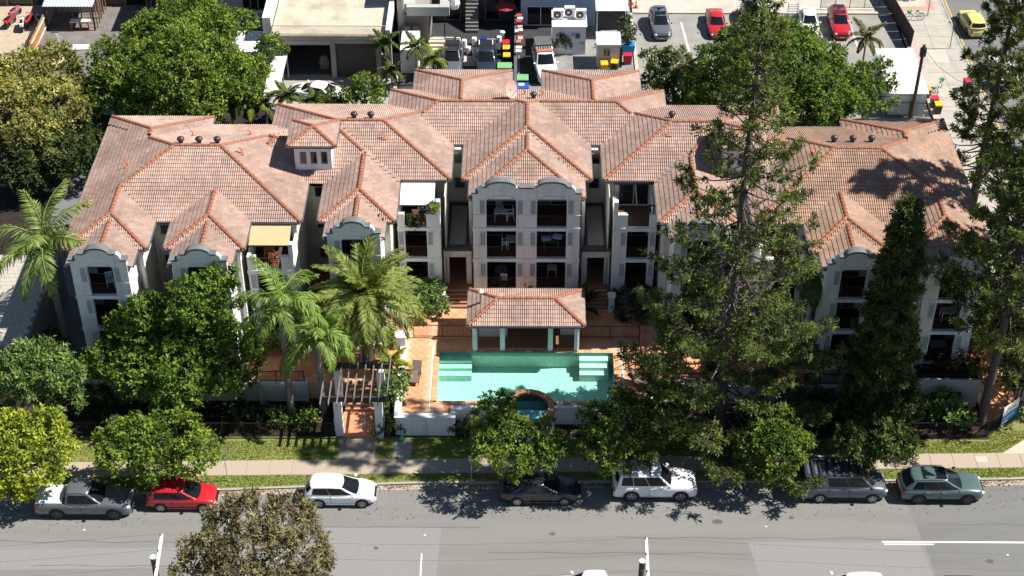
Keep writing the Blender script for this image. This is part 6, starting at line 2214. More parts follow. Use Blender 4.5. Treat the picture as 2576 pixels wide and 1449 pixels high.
def motorbike(x, y, deg, lab, c):
    r = root('motorbike', (x, y, .03), lab, 'motorbike', 'motorbikes parked on the sand', R(deg))
    for xx in (-.65, .65):
        MB().tube([(xx, -.06, .31), (xx, .06, .31)], .31, 16).local('wheel', BLACKP, r)
    MB().add([(-.9, -.14, .62), (.55, -.18, .55), (.75, -.12, .85), (-.2, -.17, .88), (-.9, -.12, .85), (-.9, .14, .62), (.55, .18, .55), (.75, .12, .85), (-.2, .17, .88), (-.9, .12, .85)],
             [(0, 1, 2, 3, 4), (9, 8, 7, 6, 5), (0, 5, 6, 1), (1, 6, 7, 2), (2, 7, 8, 3), (3, 8, 9, 4), (4, 9, 5, 0)]).local('fairing', c, r)
    MB().box(-.35, .3, -.15, .15, .25, .55).local('engine', GUTTERD, r)
    MB().tube([(.42, -.38, 1.02), (.5, 0, .98), (.42, .38, 1.02)], .025, 6).local('handlebar', BLACKP, r)
    MB().tube([(.65, 0, .31), (.48, 0, .98)], .04, 6).local('fork', GUTTER, r)
    MB().box(-.6, .1, -.13, .13, .86, .93).local('seat', BLACKP, r)


RB = mat('moto_red', (.42, .03, .04), .35, .1)
for k, (px, py, a, m, lab) in enumerate(((28, 62, 75, RB, 'red motorbike at the left edge of the motorbike row'), (58, 70, 100, WHITEM, 'white and black motorbike nearest in the motorbike row'), (75, 60, 80, RB, 'red motorbike right of the white one'), (100, 60, 110, WHITEM, 'white motorbike at the right end of the row'), (40, 40, 70, mat('moto_pink', (.45, .12, .2), .4, .1), 'pinkish motorbike at the back of the row'))):
    p = P(px, py, .1)
    motorbike(p.x, p.y, a, lab, m)
# ================================================================ VEGETATION
NLEAF = [0]


def unit(a):
    return a / np.maximum(1e-9, np.linalg.norm(a, axis=-1, keepdims=True))


def leaf_quads(Pn, D, N, L, W):
    D = unit(D)
    S = unit(np.cross(D, N))
    Nn = np.cross(S, D)
    L = L[:, None]
    W = W[:, None]
    a = Pn
    b = Pn + D * L * .45 + S * W * .5 + Nn * L * .05
    c = Pn + D * L - Nn * L * .10
    d = Pn + D * L * .45 - S * W * .5 + Nn * L * .05
    V = np.stack([a, b, c, d], 1).reshape(-1, 3)
    F = np.arange(len(V)).reshape(-1, 4)
    return V, F


def px_lobe(px, py, z, rpx, flat=.8, ry=1.0):
    c = P(px, py, z)
    dep = (c - Vector((0, 0, CAM_H))).length
    r = rpx / (4100 / dep)
    return (c.x, c.y, c.z, r, r * ry, r * flat)


def foliage(lobes, c1, c2, L, g, dens=1.0, k=7, gap=.25, c3=None, updir=.35, spread=.9, inner=.3, wl=.5):
    """leaf rosettes on many small boughs that sit on ellipsoid shells; returns V,F,C"""
    Ps, Ns, Ts = [], [], []
    lob = np.array(lobes)
    for li, (cx, cy, cz, rx, ry, rz) in enumerate(lobes):
        rm = (rx * ry * rz) ** (1 / 3)
        ns = int(np.clip(9 + 7.5 * rm * rm, 9, 46))
        q = np.arange(ns) + .5
        ph, th = np.arccos(1 - 1.7 * q / ns), np.pi * (1 + 5 ** .5) * q + g.uniform(0, 6)
        sd_ = np.stack([np.cos(th) * np.sin(ph), np.sin(th) * np.sin(ph), np.cos(ph)], 1) + g.normal(0, .14, (ns, 3))
        sd_ = unit(sd_)
        R3 = np.array([rx, ry, rz])
        tone = g.normal(0, .20, ns)
        rs = rm * g.uniform(.26, .46, ns) * (1.0 if rm > .6 else 1.25)
        ctr = np.array([cx, cy, cz]) + sd_ * R3 * g.uniform(.66, .91, (ns, 1))
        for b in range(ns):
            if g.random() < gap * .35:
                continue
            n = int(dens * 6.0 * rs[b] ** 2 / (L * L) * .62) + 4
            e = unit(g.normal(size=(n, 3)) + sd_[b] * .75 + np.array([0, 0, .35]))
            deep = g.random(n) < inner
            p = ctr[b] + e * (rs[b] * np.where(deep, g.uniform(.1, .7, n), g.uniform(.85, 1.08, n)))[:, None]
            keep = np.ones(n, bool)
            for lj in range(len(lobes)):
                if lj != li:
                    u = (p - lob[lj, :3]) / lob[lj, 3:]
                    keep &= (u ** 2).sum(1) > .5
            Ps.append(p[keep])
            Ns.append(e[keep])
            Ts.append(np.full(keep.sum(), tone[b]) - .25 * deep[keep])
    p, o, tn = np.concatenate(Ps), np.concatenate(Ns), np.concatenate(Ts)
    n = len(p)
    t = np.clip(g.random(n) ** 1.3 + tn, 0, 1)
    P3 = np.repeat(p, k, 0) + g.normal(0, L * .25, (n * k, 3))
    O = np.repeat(o, k, 0)
    D = unit(O * .5 + unit(g.normal(size=(n * k, 3))) * spread + np.array([0, 0, updir - .3]))
    N = unit(O * .7 + np.array([0, 0, updir + .35]) + g.normal(0, .42, (n * k, 3)))
    Ls = L * g.uniform(.55, 1.1, n * k)
    V, F = leaf_quads(P3, D, N, Ls, Ls * wl * g.uniform(.8, 1.2, n * k))
    tt = np.clip(np.repeat(t, k) + g.normal(0, .12, n * k), 0, 1)[:, None]
    c = (1 - tt) * np.array(c1) + tt * np.array(c2)
    if c3 is not None:
        m = np.repeat(g.random(n) < .10, k)
        c[m] = np.array(c3) * g.uniform(.7, 1.2, (m.sum(), 1))
    c = c * g.uniform(.85, 1.15, (len(c), 1))
    return V, F, np.repeat(c, 4, 0)


def limb(mb, a, b, r0, r1, g, seg=4, wob=.08):
    a, b = np.array(a, float), np.array(b, float)
    L = np.linalg.norm(b - a)
    pts = [tuple(a + (b - a) * t + (g.normal(0, wob * L * .3, 3) if 0 < t < 1 else 0)) for t in np.linspace(0, 1, seg)]
    mb.tube(pts, list(np.linspace(r0, r1, seg)), 7)


def tree(base, lobes, c1, c2, label, name='broadleaf_tree', cat='tree', group=None, L=.30, dens=1.0, tr=.2, bark=None, seed=0, gap=.45, c3=None, k=7, z0=.12, wl=.5, inner=.35, shrub=False, limbs=True):
    g = np.random.default_rng(1000 + seed)
    r = root(name, (base[0], base[1], z0), label, cat, group)
    off = np.array(ORG[r.name])
    mb = MB()
    lc = sorted(lobes, key=lambda q: q[2])
    top = np.mean([[q[0], q[1], q[2]] for q in lobes], 0)
    fork = np.array([base[0] * .7 + top[0] * .3, base[1] * .7 + top[1] * .3, z0 + (min(q[2] - q[5] * .5 for q in lobes) - z0) * .8])
    fork[2] = max(fork[2], z0 + .3)
    limb(mb, (base[0], base[1], z0 - .1), fork, tr, tr * .75, g, 4, .05)
    for q in lobes:
        limb(mb, fork, (q[0], q[1], q[2] + q[5] * .3), tr * .6, tr * .12, g, 5)
        if limbs:
            for _ in range(3):
                d = unit(g.normal(size=3) + np.array([0, 0, .5]))
                limb(mb, np.array([q[0], q[1], q[2] - q[5] * .2]), np.array([q[0], q[1], q[2]]) + d * np.array(q[3:]) * .85, tr * .22, tr * .05, g, 4)
    mb.build('trunk' if not shrub else 'stem', bark or TRUNK, r, smooth=True)
    V, F, C = foliage(lobes, c1, c2, L * .95, g, dens, k, gap, c3, wl=wl, inner=inner)
    NLEAF[0] += len(F)
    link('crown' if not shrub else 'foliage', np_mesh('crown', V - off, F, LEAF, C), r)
    return r


FIC = ((.030, .070, .010), (.170, .255, .030))
STR = ((.042, .085, .012), (.255, .345, .038))
YEL = ((.095, .145, .014), (.44, .48, .045))
MAN = ((.050, .100, .020), (.26, .36, .10))
BYE = ((.100, .115, .026), (.45, .42, .12))
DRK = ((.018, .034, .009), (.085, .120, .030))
rg = np.random.default_rng(5)


def crown_px(px, py, z, rx, ryp, n, r, flat=.8, seed=0):
    """several lobes filling a pixel ellipse, plus a core"""
    g = np.random.default_rng(seed + 77)
    out = [px_lobe(px, py, z, min(rx, ryp) * .74, flat)]
    for i in range(n):
        a = 2 * math.pi * i / n + g.uniform(-.3, .3)
        out.append(px_lobe(px + math.cos(a) * (rx - r * .8), py + math.sin(a) * (ryp - r * .8), z + g.uniform(-.5, .5) + (-.5 * math.sin(a)), r * g.uniform(.85, 1.1), flat))
    return out


SG = 'street trees on the front grass strip'
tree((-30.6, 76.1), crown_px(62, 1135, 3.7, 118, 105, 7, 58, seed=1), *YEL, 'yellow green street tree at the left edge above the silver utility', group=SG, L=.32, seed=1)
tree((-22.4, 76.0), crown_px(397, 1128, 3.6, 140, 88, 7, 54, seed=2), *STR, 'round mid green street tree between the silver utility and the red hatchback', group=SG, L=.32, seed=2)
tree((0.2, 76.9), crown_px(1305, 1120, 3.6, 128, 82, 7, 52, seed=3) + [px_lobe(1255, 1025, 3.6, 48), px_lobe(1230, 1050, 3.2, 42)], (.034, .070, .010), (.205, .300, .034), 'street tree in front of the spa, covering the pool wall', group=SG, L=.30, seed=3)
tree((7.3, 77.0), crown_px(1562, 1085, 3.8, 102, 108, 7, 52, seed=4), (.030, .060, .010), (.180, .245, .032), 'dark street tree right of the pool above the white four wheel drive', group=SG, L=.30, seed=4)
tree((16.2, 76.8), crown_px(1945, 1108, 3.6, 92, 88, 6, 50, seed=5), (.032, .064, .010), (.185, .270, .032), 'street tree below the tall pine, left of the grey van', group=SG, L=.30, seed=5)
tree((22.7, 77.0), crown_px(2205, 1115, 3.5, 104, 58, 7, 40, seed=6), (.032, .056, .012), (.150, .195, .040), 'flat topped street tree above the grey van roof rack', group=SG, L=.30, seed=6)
# garden trees in front, left
tree((-31.8, 82.0), crown_px(85, 940, 5.0, 105, 78, 7, 52, .8, 7) + [px_lobe(150, 1010, 3.6, 50), px_lobe(20, 960, 4.4, 60)], *MAN, 'pale green mango like tree at the left edge behind the front fence', L=.42, seed=7, wl=.36, dens=1.1)
tree((-23.3, 82.0), [px_lobe(330, 845, 5.2, 72), px_lobe(420, 850, 5.8, 85), px_lobe(520, 850, 5.6, 82), px_lobe(590, 870, 5.0, 58), px_lobe(350, 935, 4.4, 72), px_lobe(455, 950, 4.4, 82), px_lobe(545, 930, 4.6, 66), px_lobe(270, 910, 4.4, 55), px_lobe(420, 1005, 3.4, 42), px_lobe(365, 775, 8.0, 44), px_lobe(340, 800, 7.0, 42)],
     (.036, .078, .011), (.205, .315, .034), 'big dense green garden tree in front of the left wing bays', L=.33, seed=8, tr=.3)
tree((-22.6, 83.0), [px_lobe(470, 735, 9.2, 46), px_lobe(525, 725, 9.5, 50), px_lobe(500, 775, 8.6, 55), px_lobe(556, 692, 10.2, 36), px_lobe(575, 745, 9.3, 36), px_lobe(455, 790, 8.0, 44)], (.036, .078, .011), (.20, .31, .034), 'upright green tree top in front of the second left bay', L=.32, seed=9)
tree((-17.4, 82.6), [px_lobe(600, 955, 3.2, 34), px_lobe(640, 900, 3.8, 38)], *FIC, 'thin forked tree with bare grey limbs left of the palms', L=.28, seed=10, tr=.22, dens=.8, bark=PALMT)
# behind, left
tree((-39.8, 117), [px_lobe(60, 200, 5.2, 75), px_lobe(130, 170, 5.6, 62), px_lobe(40, 290, 4.6, 85), px_lobe(140, 270, 5.0, 75), px_lobe(190, 230, 4.8, 45), px_lobe(90, 360, 3.8, 75), px_lobe(0, 230, 5, 60)], *BYE, 'yellowish loose tree at the upper left edge', L=.36, seed=11, tr=.3, gap=.35, c3=(.10, .12, .03))
tree((-28.6, 119.5), [px_lobe(470, 60, 7.6, 85), px_lobe(400, 110, 7.2, 90), px_lobe(520, 80, 7.2, 72), px_lobe(320, 180, 6.2, 85), px_lobe(450, 180, 7.2, 110), px_lobe(545, 185, 6.4, 78), px_lobe(680, 120, 5.4, 36), px_lobe(640, 175, 5.4, 40), px_lobe(280, 240, 5.0, 62), px_lobe(400, 265, 5.2, 72), px_lobe(500, 250, 5.4, 70), px_lobe(610, 225, 5.0, 50), px_lobe(610, 55, 6.0, 34)],
     (.036, .074, .010), (.235, .325, .038), 'huge domed fig tree behind the left wing roof', L=.34, seed=12, tr=.5, gap=.22)
tree((-36.5, 108.5), [px_lobe(150, 390, 3.2, 62), px_lobe(210, 400, 3.0, 48), px_lobe(60, 420, 2.8, 60), px_lobe(225, 350, 3.2, 36)], *DRK, 'dark shaded bush left of the left wing roof', name='bush', cat='bush', L=.34, seed=13, shrub=True)
tree((-31.8, 104.6), [px_lobe(250, 350, 3.0, 34), px_lobe(262, 318, 3.2, 24)], (.02, .04, .01), (.08, .11, .03), 'small green bush at the back left roof corner', name='bush', cat='bush', L=.3, seed=14, shrub=True)
tree((-13.6, 121.5), [px_lobe(915, 220, 2.6, 38), px_lobe(885, 245, 2.0, 30), px_lobe(945, 240, 2.0, 30), px_lobe(920, 255, 1.8, 34)], (.04, .08, .012), (.19, .27, .03), 'bright green young tree behind the roof near the white sedan', L=.34, seed=15)
tree((-17.0, 121.0), [px_lobe(845, 250, 1.4, 26), px_lobe(810, 262, 1.2, 24)], (.04, .07, .012), (.18, .24, .035), 'low bright shrub beside the white sedan', name='bush', cat='bush', L=.32, seed=16, shrub=True)
# behind, right
tree((22.4, 120.0), [px_lobe(1868, 110, 6.6, 60), px_lobe(1930, 102, 7.0, 66), px_lobe(2005, 122, 6.8, 62), px_lobe(1812, 172, 5.8, 66), px_lobe(1900, 170, 6.8, 90), px_lobe(2000, 180, 6.6, 85), px_lobe(2060, 170, 5.6, 60), px_lobe(1830, 240, 4.6, 70), px_lobe(1940, 250, 5.0, 80), px_lobe(2050, 250, 4.8, 65), px_lobe(1760, 215, 4.4, 42), px_lobe(2085, 140, 5.4, 40), px_lobe(2110, 200, 5.0, 48), px_lobe(2120, 250, 4.4, 50), px_lobe(1770, 260, 3.8, 48)],
     (.038, .080, .011), (.215, .315, .038), 'large domed green tree behind the tall pine, in the car park edge', L=.32, seed=17, tr=.45)
tree((29.4, 118.5), [px_lobe(2170, 205, 4.6, 48), px_lobe(2215, 190, 4.8, 40), px_lobe(2150, 250, 3.6, 50), px_lobe(2210, 240, 3.4, 40), px_lobe(2110, 220, 4.4, 40)], (.034, .076, .011), (.195, .285, .034), 'bushy green tree left of the large white shed', L=.32, seed=18)
tree((13.2, 121.5), [px_lobe(1650, 150, 3.8, 34), px_lobe(1700, 155, 3.8, 38), px_lobe(1740, 200, 3.2, 40), px_lobe(1670, 200, 2.6, 42)], (.035, .065, .012), (.16, .21, .05), 'loose leafed light tree at the car park corner', L=.40, seed=19, gap=.42, dens=.8)
tree((14.5, 116.5), [px_lobe(1700, 240, 2.4, 48), px_lobe(1640, 215, 1.8, 34), px_lobe(1760, 265, 2.4, 40)], *DRK, 'dark shaded bush behind the stepped rear roof', name='bush', cat='bush', L=.34, seed=20, shrub=True)
tree((26.5, 113.5), [px_lobe(2010, 290, 3.2, 50), px_lobe(2080, 285, 3.0, 45)], (.024, .05, .010), (.12, .17, .04), 'green shrub with pale leaves behind the right wing roof', name='bush', cat='bush', L=.42, seed=21, shrub=True)
tree((10.1, 134.0), [px_lobe(1578, 60, 2.2, 22), px_lobe(1575, 90, 1.6, 20)], *DRK, 'narrow dark bush by the car park entry', name='bush', cat='bush', L=.3, seed=22, shrub=True)
for i, (px, py, rr_, lab) in enumerate(((1410, 105, 17, 'dark bush against the white equipment shed, left one'), (1430, 100, 20, 'dark bush against the white equipment shed, middle one'), (1450, 98, 19, 'dark bush against the white equipment shed, right one'))):
    p = P(px, py + 20, .05)
    tree((p.x, p.y), [px_lobe(px, py, 1.2, rr_), px_lobe(px + 3, py - 14, 1.8, rr_ * .7)], (.02, .035, .012), (.07, .09, .035), lab, name='bush', cat='bush', L=.3, seed=23 + i, shrub=True)
# eucalyptus close to the camera
tree((-14.6, 59.5), [px_lobe(640, 1303, 9.0, 74), px_lobe(575, 1318, 8.6, 64), px_lobe(715, 1315, 8.8, 72), px_lobe(760, 1380, 8.0, 72), px_lobe(520, 1400, 7.6, 62), px_lobe(600, 1390, 8.4, 80), px_lobe(690, 1410, 8.2, 90), px_lobe(790, 1440, 7.4, 46), px_lobe(480, 1440, 7.0, 50), px_lobe(600, 1470, 7.4, 90), px_lobe(730, 1490, 7.2, 80)],
     (.075, .070, .036), (.30, .265, .115), 'brownish olive paperbark tree with pale limbs at the bottom edge', L=.34, seed=30, tr=.3, bark=PALEB, gap=.75, c3=(.20, .12, .09), wl=.36, dens=1.0, k=9, inner=.5)
# shrubs near the building and in the front bed
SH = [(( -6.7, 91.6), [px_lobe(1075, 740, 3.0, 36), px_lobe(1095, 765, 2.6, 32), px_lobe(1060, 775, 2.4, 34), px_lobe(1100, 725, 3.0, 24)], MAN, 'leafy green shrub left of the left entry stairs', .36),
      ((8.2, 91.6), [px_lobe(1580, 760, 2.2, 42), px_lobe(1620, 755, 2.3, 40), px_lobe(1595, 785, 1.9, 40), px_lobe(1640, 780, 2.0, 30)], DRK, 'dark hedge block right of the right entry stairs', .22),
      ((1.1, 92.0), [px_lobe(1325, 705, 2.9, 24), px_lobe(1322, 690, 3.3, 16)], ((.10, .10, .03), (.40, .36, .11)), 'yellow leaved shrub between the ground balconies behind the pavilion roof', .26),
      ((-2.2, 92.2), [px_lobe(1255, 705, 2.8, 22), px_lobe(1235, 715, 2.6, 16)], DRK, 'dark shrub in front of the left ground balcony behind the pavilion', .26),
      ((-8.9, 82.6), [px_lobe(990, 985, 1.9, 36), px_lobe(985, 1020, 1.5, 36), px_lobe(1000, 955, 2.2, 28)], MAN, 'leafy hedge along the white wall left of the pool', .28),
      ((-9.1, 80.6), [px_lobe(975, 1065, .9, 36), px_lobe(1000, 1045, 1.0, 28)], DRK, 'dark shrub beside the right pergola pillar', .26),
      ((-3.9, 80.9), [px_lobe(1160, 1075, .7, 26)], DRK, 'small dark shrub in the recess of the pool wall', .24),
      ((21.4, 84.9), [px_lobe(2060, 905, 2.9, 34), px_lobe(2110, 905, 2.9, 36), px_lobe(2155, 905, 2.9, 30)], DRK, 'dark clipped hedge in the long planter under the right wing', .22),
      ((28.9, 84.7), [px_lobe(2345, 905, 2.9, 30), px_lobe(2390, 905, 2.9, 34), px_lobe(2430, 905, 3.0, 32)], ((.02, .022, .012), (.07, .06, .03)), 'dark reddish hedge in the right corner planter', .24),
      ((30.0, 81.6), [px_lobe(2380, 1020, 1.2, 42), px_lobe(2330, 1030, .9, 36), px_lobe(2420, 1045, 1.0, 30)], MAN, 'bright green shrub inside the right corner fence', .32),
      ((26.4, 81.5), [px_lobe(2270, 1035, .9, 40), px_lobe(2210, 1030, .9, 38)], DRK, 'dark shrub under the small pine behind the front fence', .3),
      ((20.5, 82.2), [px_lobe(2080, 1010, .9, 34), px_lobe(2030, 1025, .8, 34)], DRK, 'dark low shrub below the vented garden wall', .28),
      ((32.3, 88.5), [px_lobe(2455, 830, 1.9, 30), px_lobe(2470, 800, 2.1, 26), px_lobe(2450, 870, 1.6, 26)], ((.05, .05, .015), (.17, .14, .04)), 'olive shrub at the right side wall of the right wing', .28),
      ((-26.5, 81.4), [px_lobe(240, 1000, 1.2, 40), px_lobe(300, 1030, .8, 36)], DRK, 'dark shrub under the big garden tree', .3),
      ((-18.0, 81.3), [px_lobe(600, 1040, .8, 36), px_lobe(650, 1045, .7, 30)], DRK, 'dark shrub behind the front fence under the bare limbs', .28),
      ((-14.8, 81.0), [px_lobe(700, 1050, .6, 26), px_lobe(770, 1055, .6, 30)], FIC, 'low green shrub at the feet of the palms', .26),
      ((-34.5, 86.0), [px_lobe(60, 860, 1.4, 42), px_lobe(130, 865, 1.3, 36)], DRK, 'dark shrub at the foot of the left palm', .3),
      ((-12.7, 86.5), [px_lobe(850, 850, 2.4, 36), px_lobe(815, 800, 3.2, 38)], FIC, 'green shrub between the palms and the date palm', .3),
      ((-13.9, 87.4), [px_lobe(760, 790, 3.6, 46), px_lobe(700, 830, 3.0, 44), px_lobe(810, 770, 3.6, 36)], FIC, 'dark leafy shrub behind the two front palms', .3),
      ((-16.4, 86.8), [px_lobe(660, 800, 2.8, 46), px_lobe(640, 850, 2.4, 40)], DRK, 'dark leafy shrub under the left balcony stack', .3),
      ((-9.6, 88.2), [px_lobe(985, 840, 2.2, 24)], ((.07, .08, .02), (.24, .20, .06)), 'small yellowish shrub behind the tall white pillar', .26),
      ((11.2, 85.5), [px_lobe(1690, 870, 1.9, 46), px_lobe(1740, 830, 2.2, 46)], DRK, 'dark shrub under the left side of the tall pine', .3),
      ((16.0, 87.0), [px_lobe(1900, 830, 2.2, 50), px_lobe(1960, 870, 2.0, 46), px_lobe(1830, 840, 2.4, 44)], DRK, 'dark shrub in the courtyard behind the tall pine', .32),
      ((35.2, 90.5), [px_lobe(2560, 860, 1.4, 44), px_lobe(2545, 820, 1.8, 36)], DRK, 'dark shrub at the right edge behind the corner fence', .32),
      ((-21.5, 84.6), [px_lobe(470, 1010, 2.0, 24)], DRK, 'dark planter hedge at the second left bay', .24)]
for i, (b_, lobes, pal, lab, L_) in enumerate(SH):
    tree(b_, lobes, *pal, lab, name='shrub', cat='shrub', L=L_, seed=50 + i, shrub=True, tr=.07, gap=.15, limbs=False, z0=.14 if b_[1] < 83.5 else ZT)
p = P(1083, 528, 9.55)
tree((-6.15, 93.35), [(-6.15, 93.3, 9.8, .35, .35, .32)], (.08, .12, .02), (.30, .40, .06), 'bright green plant in the red pot on the balcony pier', name='pot_plant', cat='plant', L=.3, seed=90, shrub=True, tr=.03, limbs=False, z0=9.5)
tree((-7.5, 93.5), [(-7.9, 93.45, F3 + .45, .35, .3, .4), (-7.2, 93.45, F3 + .4, .4, .3, .4)], (.03, .045, .01), (.16, .18, .04), 'green and brown balcony plants under the white awning', name='pot_plant', cat='plant', L=.26, seed=91, shrub=True, tr=.03, limbs=False, z0=F3)


# ---------------------------------------------------------------- conifers
def pine(x, y, zb, top, Lmax, label, c1, c2, seed, z1=4.0, tr=.38, step=.62, nb=6, prof=.75, tuft=20, up=.25, ls=.34, dn=2.3, dlow=0., thin=0., name='pine_tree'):
    g = np.random.default_rng(3000 + seed)
    r = root(name, (x, y, zb), label, 'tree', 'tall pines around the building')
    off = np.array(ORG[r.name])
    mb = MB()
    H = top - zb
    zs = np.linspace(zb - .1, top, 12)
    mb.tube([(x + g.normal(0, .04), y + g.normal(0, .04), z) for z in zs], list(np.linspace(tr, .05, 12)), 10)
    TP, TD = [], []
    z = zb + z1
    while z < top - .4:
        t = (z - zb - z1) / (H - z1)
        a0 = g.uniform(0, 6.28)
        for q in range(nb):
            if g.random() < .10:
                continue
            L = Lmax * (max(.03, 1 - t) ** prof) * g.uniform(.55, 1.12) + .35
            a = a0 + 2 * math.pi * q / nb + g.uniform(-.35, .35)
            d = np.array([math.cos(a), math.sin(a), 0])
            s = np.linspace(0, 1, 5)
            rise = (-.15 + up * t * 1.6) * L
            pts = [np.array([x, y, z]) + d * L * u + np.array([0, 0, rise * u + up * L * .45 * u ** 3 - .12 * L * math.sin(u * 3.1)]) for u in s]
            mb.tube([tuple(p_) for p_ in pts], list(np.linspace(.05 + .02 * L / Lmax, .012, 5)), 5, cap=False)
            lat = np.array([-d[1], d[0], 0])
            nt = int(3 + L * dn * (1 + dlow * max(0, 1 - 2.2 * t)) * (1 - thin * min(1, max(0, (t - .3) * 3))))
            for _ in range(nt):
                u = g.uniform(.30, 1.0) ** .62
                i0 = min(3, int(u * 4))
                c = pts[i0] + (pts[i0 + 1] - pts[i0]) * (u * 4 - i0)
                w = (1 - u * .55) * L * .26
                sd_ = g.choice([-1, 1]) * g.uniform(.1, 1) * w
                TP.append(c + lat * sd_ + np.array([0, 0, g.normal(0, .08)]) + d * abs(sd_) * .5)
                mb.tube([tuple(c), tuple(TP[-1])], [.016, .008], 3, cap=False)
                TD.append(unit(d * .8 + lat * np.sign(sd_) * .5 + np.array([0, 0, .35])))
        z += step * g.uniform(.8, 1.2)
    for _ in range(10):
        TP.append(np.array([x, y, top - g.uniform(0, .6)]))
        TD.append(np.array([0, 0, 1.]))
    mb.build('trunk', TRUNK, r, smooth=True)
    TP, TD = np.array(TP), np.array(TD)
    n = len(TP)
    k = tuft
    Pn = np.repeat(TP, k, 0) + g.normal(0, .10, (n * k, 3))
    D = unit(np.repeat(TD, k, 0) * .7 + unit(g.normal(size=(n * k, 3))) * .9)
    N = unit(np.repeat(TD, k, 0) * .3 + np.array([0, 0, .8]) + g.normal(0, .5, (n * k, 3)))
    L = ls * g.uniform(.6, 1.2, n * k)
    V, F = leaf_quads(Pn, D, N, L, L * .30)
    tt = np.clip(np.repeat(g.random(n) ** 1.4, k) + g.normal(0, .12, n * k), 0, 1)[:, None]
    c = ((1 - tt) * np.array(c1) + tt * np.array(c2)) * g.uniform(.85, 1.15, (n * k, 1))
    link('crown', np_mesh('crown', V - off, F, LEAF, np.repeat(c, 4, 0)), r)
    return r


PN = ((.036, .056, .015), (.195, .240, .062))
PD = ((.026, .042, .012), (.125, .150, .042))
pine(13.25, 80.6, .15, 33.5, 7.2, 'tall open hoop pine in front of the right half of the building', *PN, 1, z1=2.2, prof=.78, step=.92, nb=6, dn=2.7, dlow=1.9, thin=.40)
pine(23.5, 81.1, .15, 19.0, 2.35, 'slim dark conical pine in front of the right wing bays', (.032, .052, .014), (.16, .19, .05), 2, z1=1.2, step=.45, nb=7, prof=.7, tr=.25, up=.35, dn=4)
pine(31.1, 81.8, .15, 27.0, 5.4, 'tall pine with bare leaning trunk at the right front corner', *PN, 3, z1=9.5, prof=.6, tr=.33, step=.8, dn=4.2)
pine(35.4, 105.5, .05, 23.5, 3.7, 'tall pine beside the side footpath behind the right wing', *PN, 4, z1=4.2, prof=.6, step=.8, dn=4.2)
pine(35.6, 86.2, .05, 27.0, 5.2, 'pine at the far right edge partly outside the frame', *PN, 5, z1=4.0, prof=.6, step=.8, dn=4.2)
pine(38.6, 95.0, .05, 30.0, 4.6, 'pine beyond the side footpath at the right edge', *PN, 6, z1=5.0, prof=.6, step=.8, dn=4.2)


# ---------------------------------------------------------------- palms
def frond_mesh(L, n, ll, rise, droop, c1, c2, seed, hang=.35, wid=.055, fan=False, dead=False):
    g = np.random.default_rng(7000 + seed)
    s = np.linspace(0, 1, 14)
    ang = np.linspace(rise, rise - droop, 14)
    x = np.concatenate([[0], np.cumsum(np.cos(ang[:-1]) * L / 13)])
    z = np.concatenate([[0], np.cumsum(np.sin(ang[:-1]) * L / 13)])
    mb = MB()
    mb.tube([(a, 0, b) for a, b in zip(x, z)], list(np.linspace(.045, .008, 14)), 5)
    rv = np.array(mb.v)
    rf = [f for f in mb.f if len(f) == 4]
    us = np.repeat(np.linspace(.10, .99, n), 2)
    sg = np.tile([-1, 1], n)
    px = np.interp(us, s, x)
    pz = np.interp(us, s, z)
    an = np.interp(us, s, ang)
    fw = np.stack([np.cos(an), np.zeros_like(an), np.sin(an)], 1)
    nn = np.stack([-np.sin(an), np.zeros_like(an), np.cos(an)], 1)
    D = fw * (.45 + .5 * us[:, None]) + np.array([0, 1, 0]) * sg[:, None] * (.95 - .35 * us[:, None]) + nn * g.uniform(-.1, .35, (len(us), 1)) - np.array([0, 0, 1]) * hang * g.uniform(.6, 1.4, (len(us), 1))
    Ls = ll * (np.sin(np.pi * (.18 + .74 * us)) ** .7) * g.uniform(.85, 1.1, len(us))
    V, F = leaf_quads(np.stack([px, np.zeros_like(px), pz], 1), D, nn + g.normal(0, .2, nn.shape), Ls, np.full(len(us), wid) * (1.1))
    t = np.clip(g.random(len(us)) * .8 + .2 * us, 0, 1)[:, None]
    c = ((1 - t) * np.array(c1) + t * np.array(c2))
    Vall = np.concatenate([rv, V])
    Fall = np.concatenate([np.array(rf), F + len(rv)])
    Call = np.concatenate([np.tile(np.array(c2) * .9 + np.array([.05, .04, .0]), (len(rv), 1)), np.repeat(c, 4, 0)])
    return np_mesh('frond', Vall, Fall, LEAF, Call)


PALM_CACHE = {}


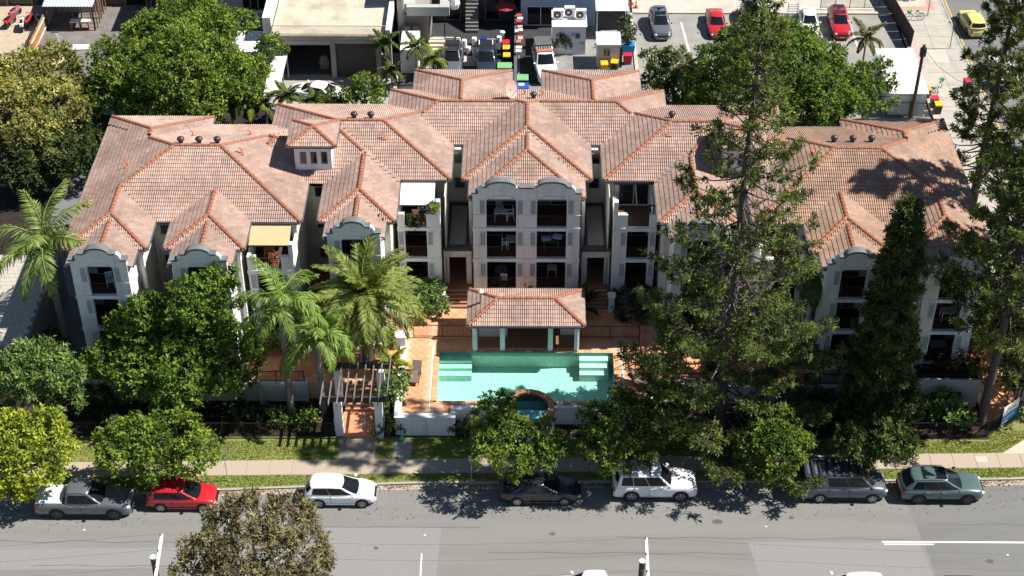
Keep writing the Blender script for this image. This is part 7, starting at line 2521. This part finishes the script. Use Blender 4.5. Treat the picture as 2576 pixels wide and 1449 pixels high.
def palm(x, y, z0, top, nf, L, label, kind='feather', seed=0, tr=.17, name='palm_tree', cat='palm', group=None, c=((.045, .075, .014), (.20, .25, .06)), lean=(0, 0), skirt=0):
    g = np.random.default_rng(8000 + seed)
    r = root(name, (x, y, z0), label, cat, group)
    cx, cy = x + lean[0], y + lean[1]
    if top > z0 + .4:
        ts = np.linspace(0, 1, 8)
        pts = [(x + lean[0] * t ** 1.5, y + lean[1] * t ** 1.5, z0 - .05 + (top - z0) * t) for t in ts]
        prof = {'feather': [1.25, 1.05, .95, .92, .9, .85, .8, .75], 'date': [1.6, 1.5, 1.45, 1.45, 1.5, 1.6, 1.7, 1.5], 'fan': [1.2, 1.1, 1, 1, 1, 1, 1, 1]}[kind]
        MB().tube(pts, [tr * p_ for p_ in prof], 12).build('trunk', PALMT if kind == 'feather' else TRUNK, r, smooth=True)
        if kind == 'feather':
            MB().tube([(cx, cy, top - .05), (cx, cy, top + .5), (cx, cy, top + .95)], [tr * .85, tr * .7, tr * .25], 10).build('crownshaft', mat('crownshaft', (.13, .19, .07), .5, .2), r, smooth=True)
    key = (kind, L, c)
    if key not in PALM_CACHE:
        if kind == 'date':
            PALM_CACHE[key] = [frond_mesh(L, 44, L * .19, R(a), R(d_), *c, q, hang=.05, wid=.10) for q, (a, d_) in enumerate(((80, 62), (56, 84), (30, 90), (2, 78)))]
        elif kind == 'fan':
            PALM_CACHE[key] = [frond_mesh(L, 26, L * .55, R(a), R(d_), *c, q, hang=.3, wid=.10) for q, (a, d_) in enumerate(((60, 70), (25, 80), (-5, 70), (-40, 45)))]
        else:
            PALM_CACHE[key] = [frond_mesh(L, 42, L * .25, R(a), R(d_), *c, q, hang=.5, wid=.10) for q, (a, d_) in enumerate(((78, 75), (58, 105), (36, 110), (12, 95)))]
    fm = PALM_CACHE[key]
    for k in range(nf):
        lev = min(3, int(4 * (k / nf) ** .85))
        o = link('frond', fm[lev], r)
        o.location = (cx - x, cy - y, top - z0 + (.55 if kind == 'feather' else .1) - .05 * lev)
        o.rotation_euler = (g.uniform(-.25, .25), g.uniform(-.12, .12), k * 2.39996 + g.uniform(-.2, .2))
        s_ = g.uniform(.88, 1.08)
        o.scale = (s_, s_, s_)
    if skirt:
        dm = [frond_mesh(L, 22, L * .45, R(-62), R(30), (.10, .085, .06), (.26, .23, .17), 40 + q, hang=.4, wid=.09) for q in range(2)]
        for k in range(skirt):
            o = link('dead_frond', dm[k % 2], r)
            o.location = (cx - x, cy - y, top - z0 - .1 - .05 * (k % 5))
            o.rotation_euler = (0, 0, k * 2.4)
    return r


palm(-32.3, 88.8, .15, 8.9, 17, 4.8, 'tall feather palm with smooth grey trunk at the left edge', seed=1, tr=.24, c=((.055, .095, .02), (.28, .36, .09)), lean=(-.1, .2))
palm(-15.6, 82.3, .15, 9.3, 15, 3.7, 'front feather palm with pale swollen trunk, left of the pair', seed=2, tr=.24, c=((.05, .10, .018), (.25, .36, .065)), group='two feather palms by the pergola')
palm(-13.5, 82.6, .15, 6.4, 15, 3.6, 'shorter feather palm right beside the pergola slats', seed=3, tr=.22, c=((.05, .10, .018), (.25, .36, .065)), group='two feather palms by the pergola')
palm(-10.6, 86.1, 1.5, 7.3, 66, 4.5, 'big round date palm in front of the inner left bay', 'date', seed=4, tr=.28, c=((.055, .085, .02), (.28, .33, .075)))
palm(20.1, 87.2, 1.0, 8.4, 20, 1.9, 'fan palm with a skirt of dead fronds between the pine and the right bay', 'fan', seed=5, tr=.2, c=((.03, .06, .015), (.13, .20, .06)), skirt=18)
palm(-8.95, 84.9, 1.0, 1.9, 12, 1.9, 'bright yellow green cane palm at the white wall left of the pool', seed=6, tr=.1, c=((.10, .13, .015), (.42, .44, .06)))
BG = 'small palms behind the roofs'
for i, (px, py, zb, zt, L, lab, cc) in enumerate(((968, 118, 0, 3.6, 1.7, 'small feather palm left of the white cold room', 0), (1047, 130, 0, 3.4, 1.7, 'small palm in front of the white cold room', 0), (1090, 160, 0, 1.2, 1.8, 'low bright palm at the nose of the dark wagon', 1), (2178, 108, 0, 4.2, 2.2, 'loose palm in the car park beside the parking symbol', 2),
                                              (580, 268, 0, 3.0, 2.0, 'leftmost palm in the group behind the left wing roof', 0), (625, 262, 0, 3.4, 2.2, 'middle palm in the group behind the left wing roof', 1), (668, 275, 0, 2.8, 2.0, 'rightmost palm in the group behind the left wing roof', 0), (725, 255, 0, 2.0, 1.8, 'low palm left of the rear roof corner under the white lean-to', 0),
                                              (1720, 190, 0, 4.0, 1.8, 'slim palm with pale trunk in front of the loose leafed tree', 2), (985, 190, 0, 1.6, 1.5, 'dark low palm behind the stepped roof on the left', 0), (790, 262, 0, 1.2, 1.5, 'low palm in front of the white sedan', 0))):
    cpos = P(px, py, zt)
    palm(cpos.x, cpos.y, zb, zt, 11, L, lab, seed=20 + i, tr=.1, group=BG, c=(((.04, .065, .015), (.17, .22, .06)), ((.07, .10, .015), (.30, .37, .06)), ((.06, .065, .03), (.24, .24, .12)))[cc])
# fern tree by the banner
palm(33.2, 83.6, .15, 1.9, 9, 1.1, 'small cycad like palm behind the banner', seed=40, tr=.07, c=((.05, .08, .02), (.2, .26, .07)))


# big paddle leaves behind the pavilion
def paddle(x, y, z0, n, L, label, c, seed):
    g = np.random.default_rng(9000 + seed)
    r = root('paddle_plant', (x, y, z0), label, 'plant')
    for k in range(n):
        a = k * 2.4 + g.uniform(-.3, .3)
        el = g.uniform(.5, 1.3)
        pts = []
        d = np.array([math.cos(a), math.sin(a), 0])
        ss = np.linspace(0, 1, 6)
        w = [0.02, .03, .22, .28, .20, .02]
        vs = []
        for s_, ww in zip(ss, w):
            c_ = d * L * s_ * math.cos(el) + np.array([0, 0, L * (s_ * math.sin(el) - .45 * s_ ** 2 * math.cos(el))])
            lt = np.array([-d[1], d[0], 0]) * ww
            vs += [c_ - lt + np.array([0, 0, ww * .3]), c_, c_ + lt + np.array([0, 0, ww * .3])]
        fs = [(3 * i + j, 3 * i + j + 1, 3 * i + j + 4, 3 * i + j + 3) for i in range(5) for j in range(2)]
        o = link('leaf', np_mesh('paddle_leaf', np.array(vs), fs, LEAF, np.tile(np.array(c) * g.uniform(.7, 1.3), (len(vs), 1))), r)


paddle(4.3, 92.3, ZE - .9, 14, 2.4, 'dark plant with big paddle leaves behind the right end of the pavilion roof', (.03, .055, .018), 1)
paddle(3.0, 92.6, ZE - .9, 5, 1.5, 'pale leaved plant in front of the right ground balcony', (.22, .26, .12), 2)
paddle(22.3, 82.3, .15, 16, 1.6, 'spiky agave like plant in the front bed under the vented wall', (.05, .07, .03), 3)
paddle(-24.0, 81.0, .15, 9, 1.1, 'large leaved dark plant in the shaded front bed at left', (.03, .05, .015), 4)
paddle(27.9, 114.5, .02, 12, 2.2, 'pale banana like plant behind the right wing roof', (.16, .22, .07), 5)
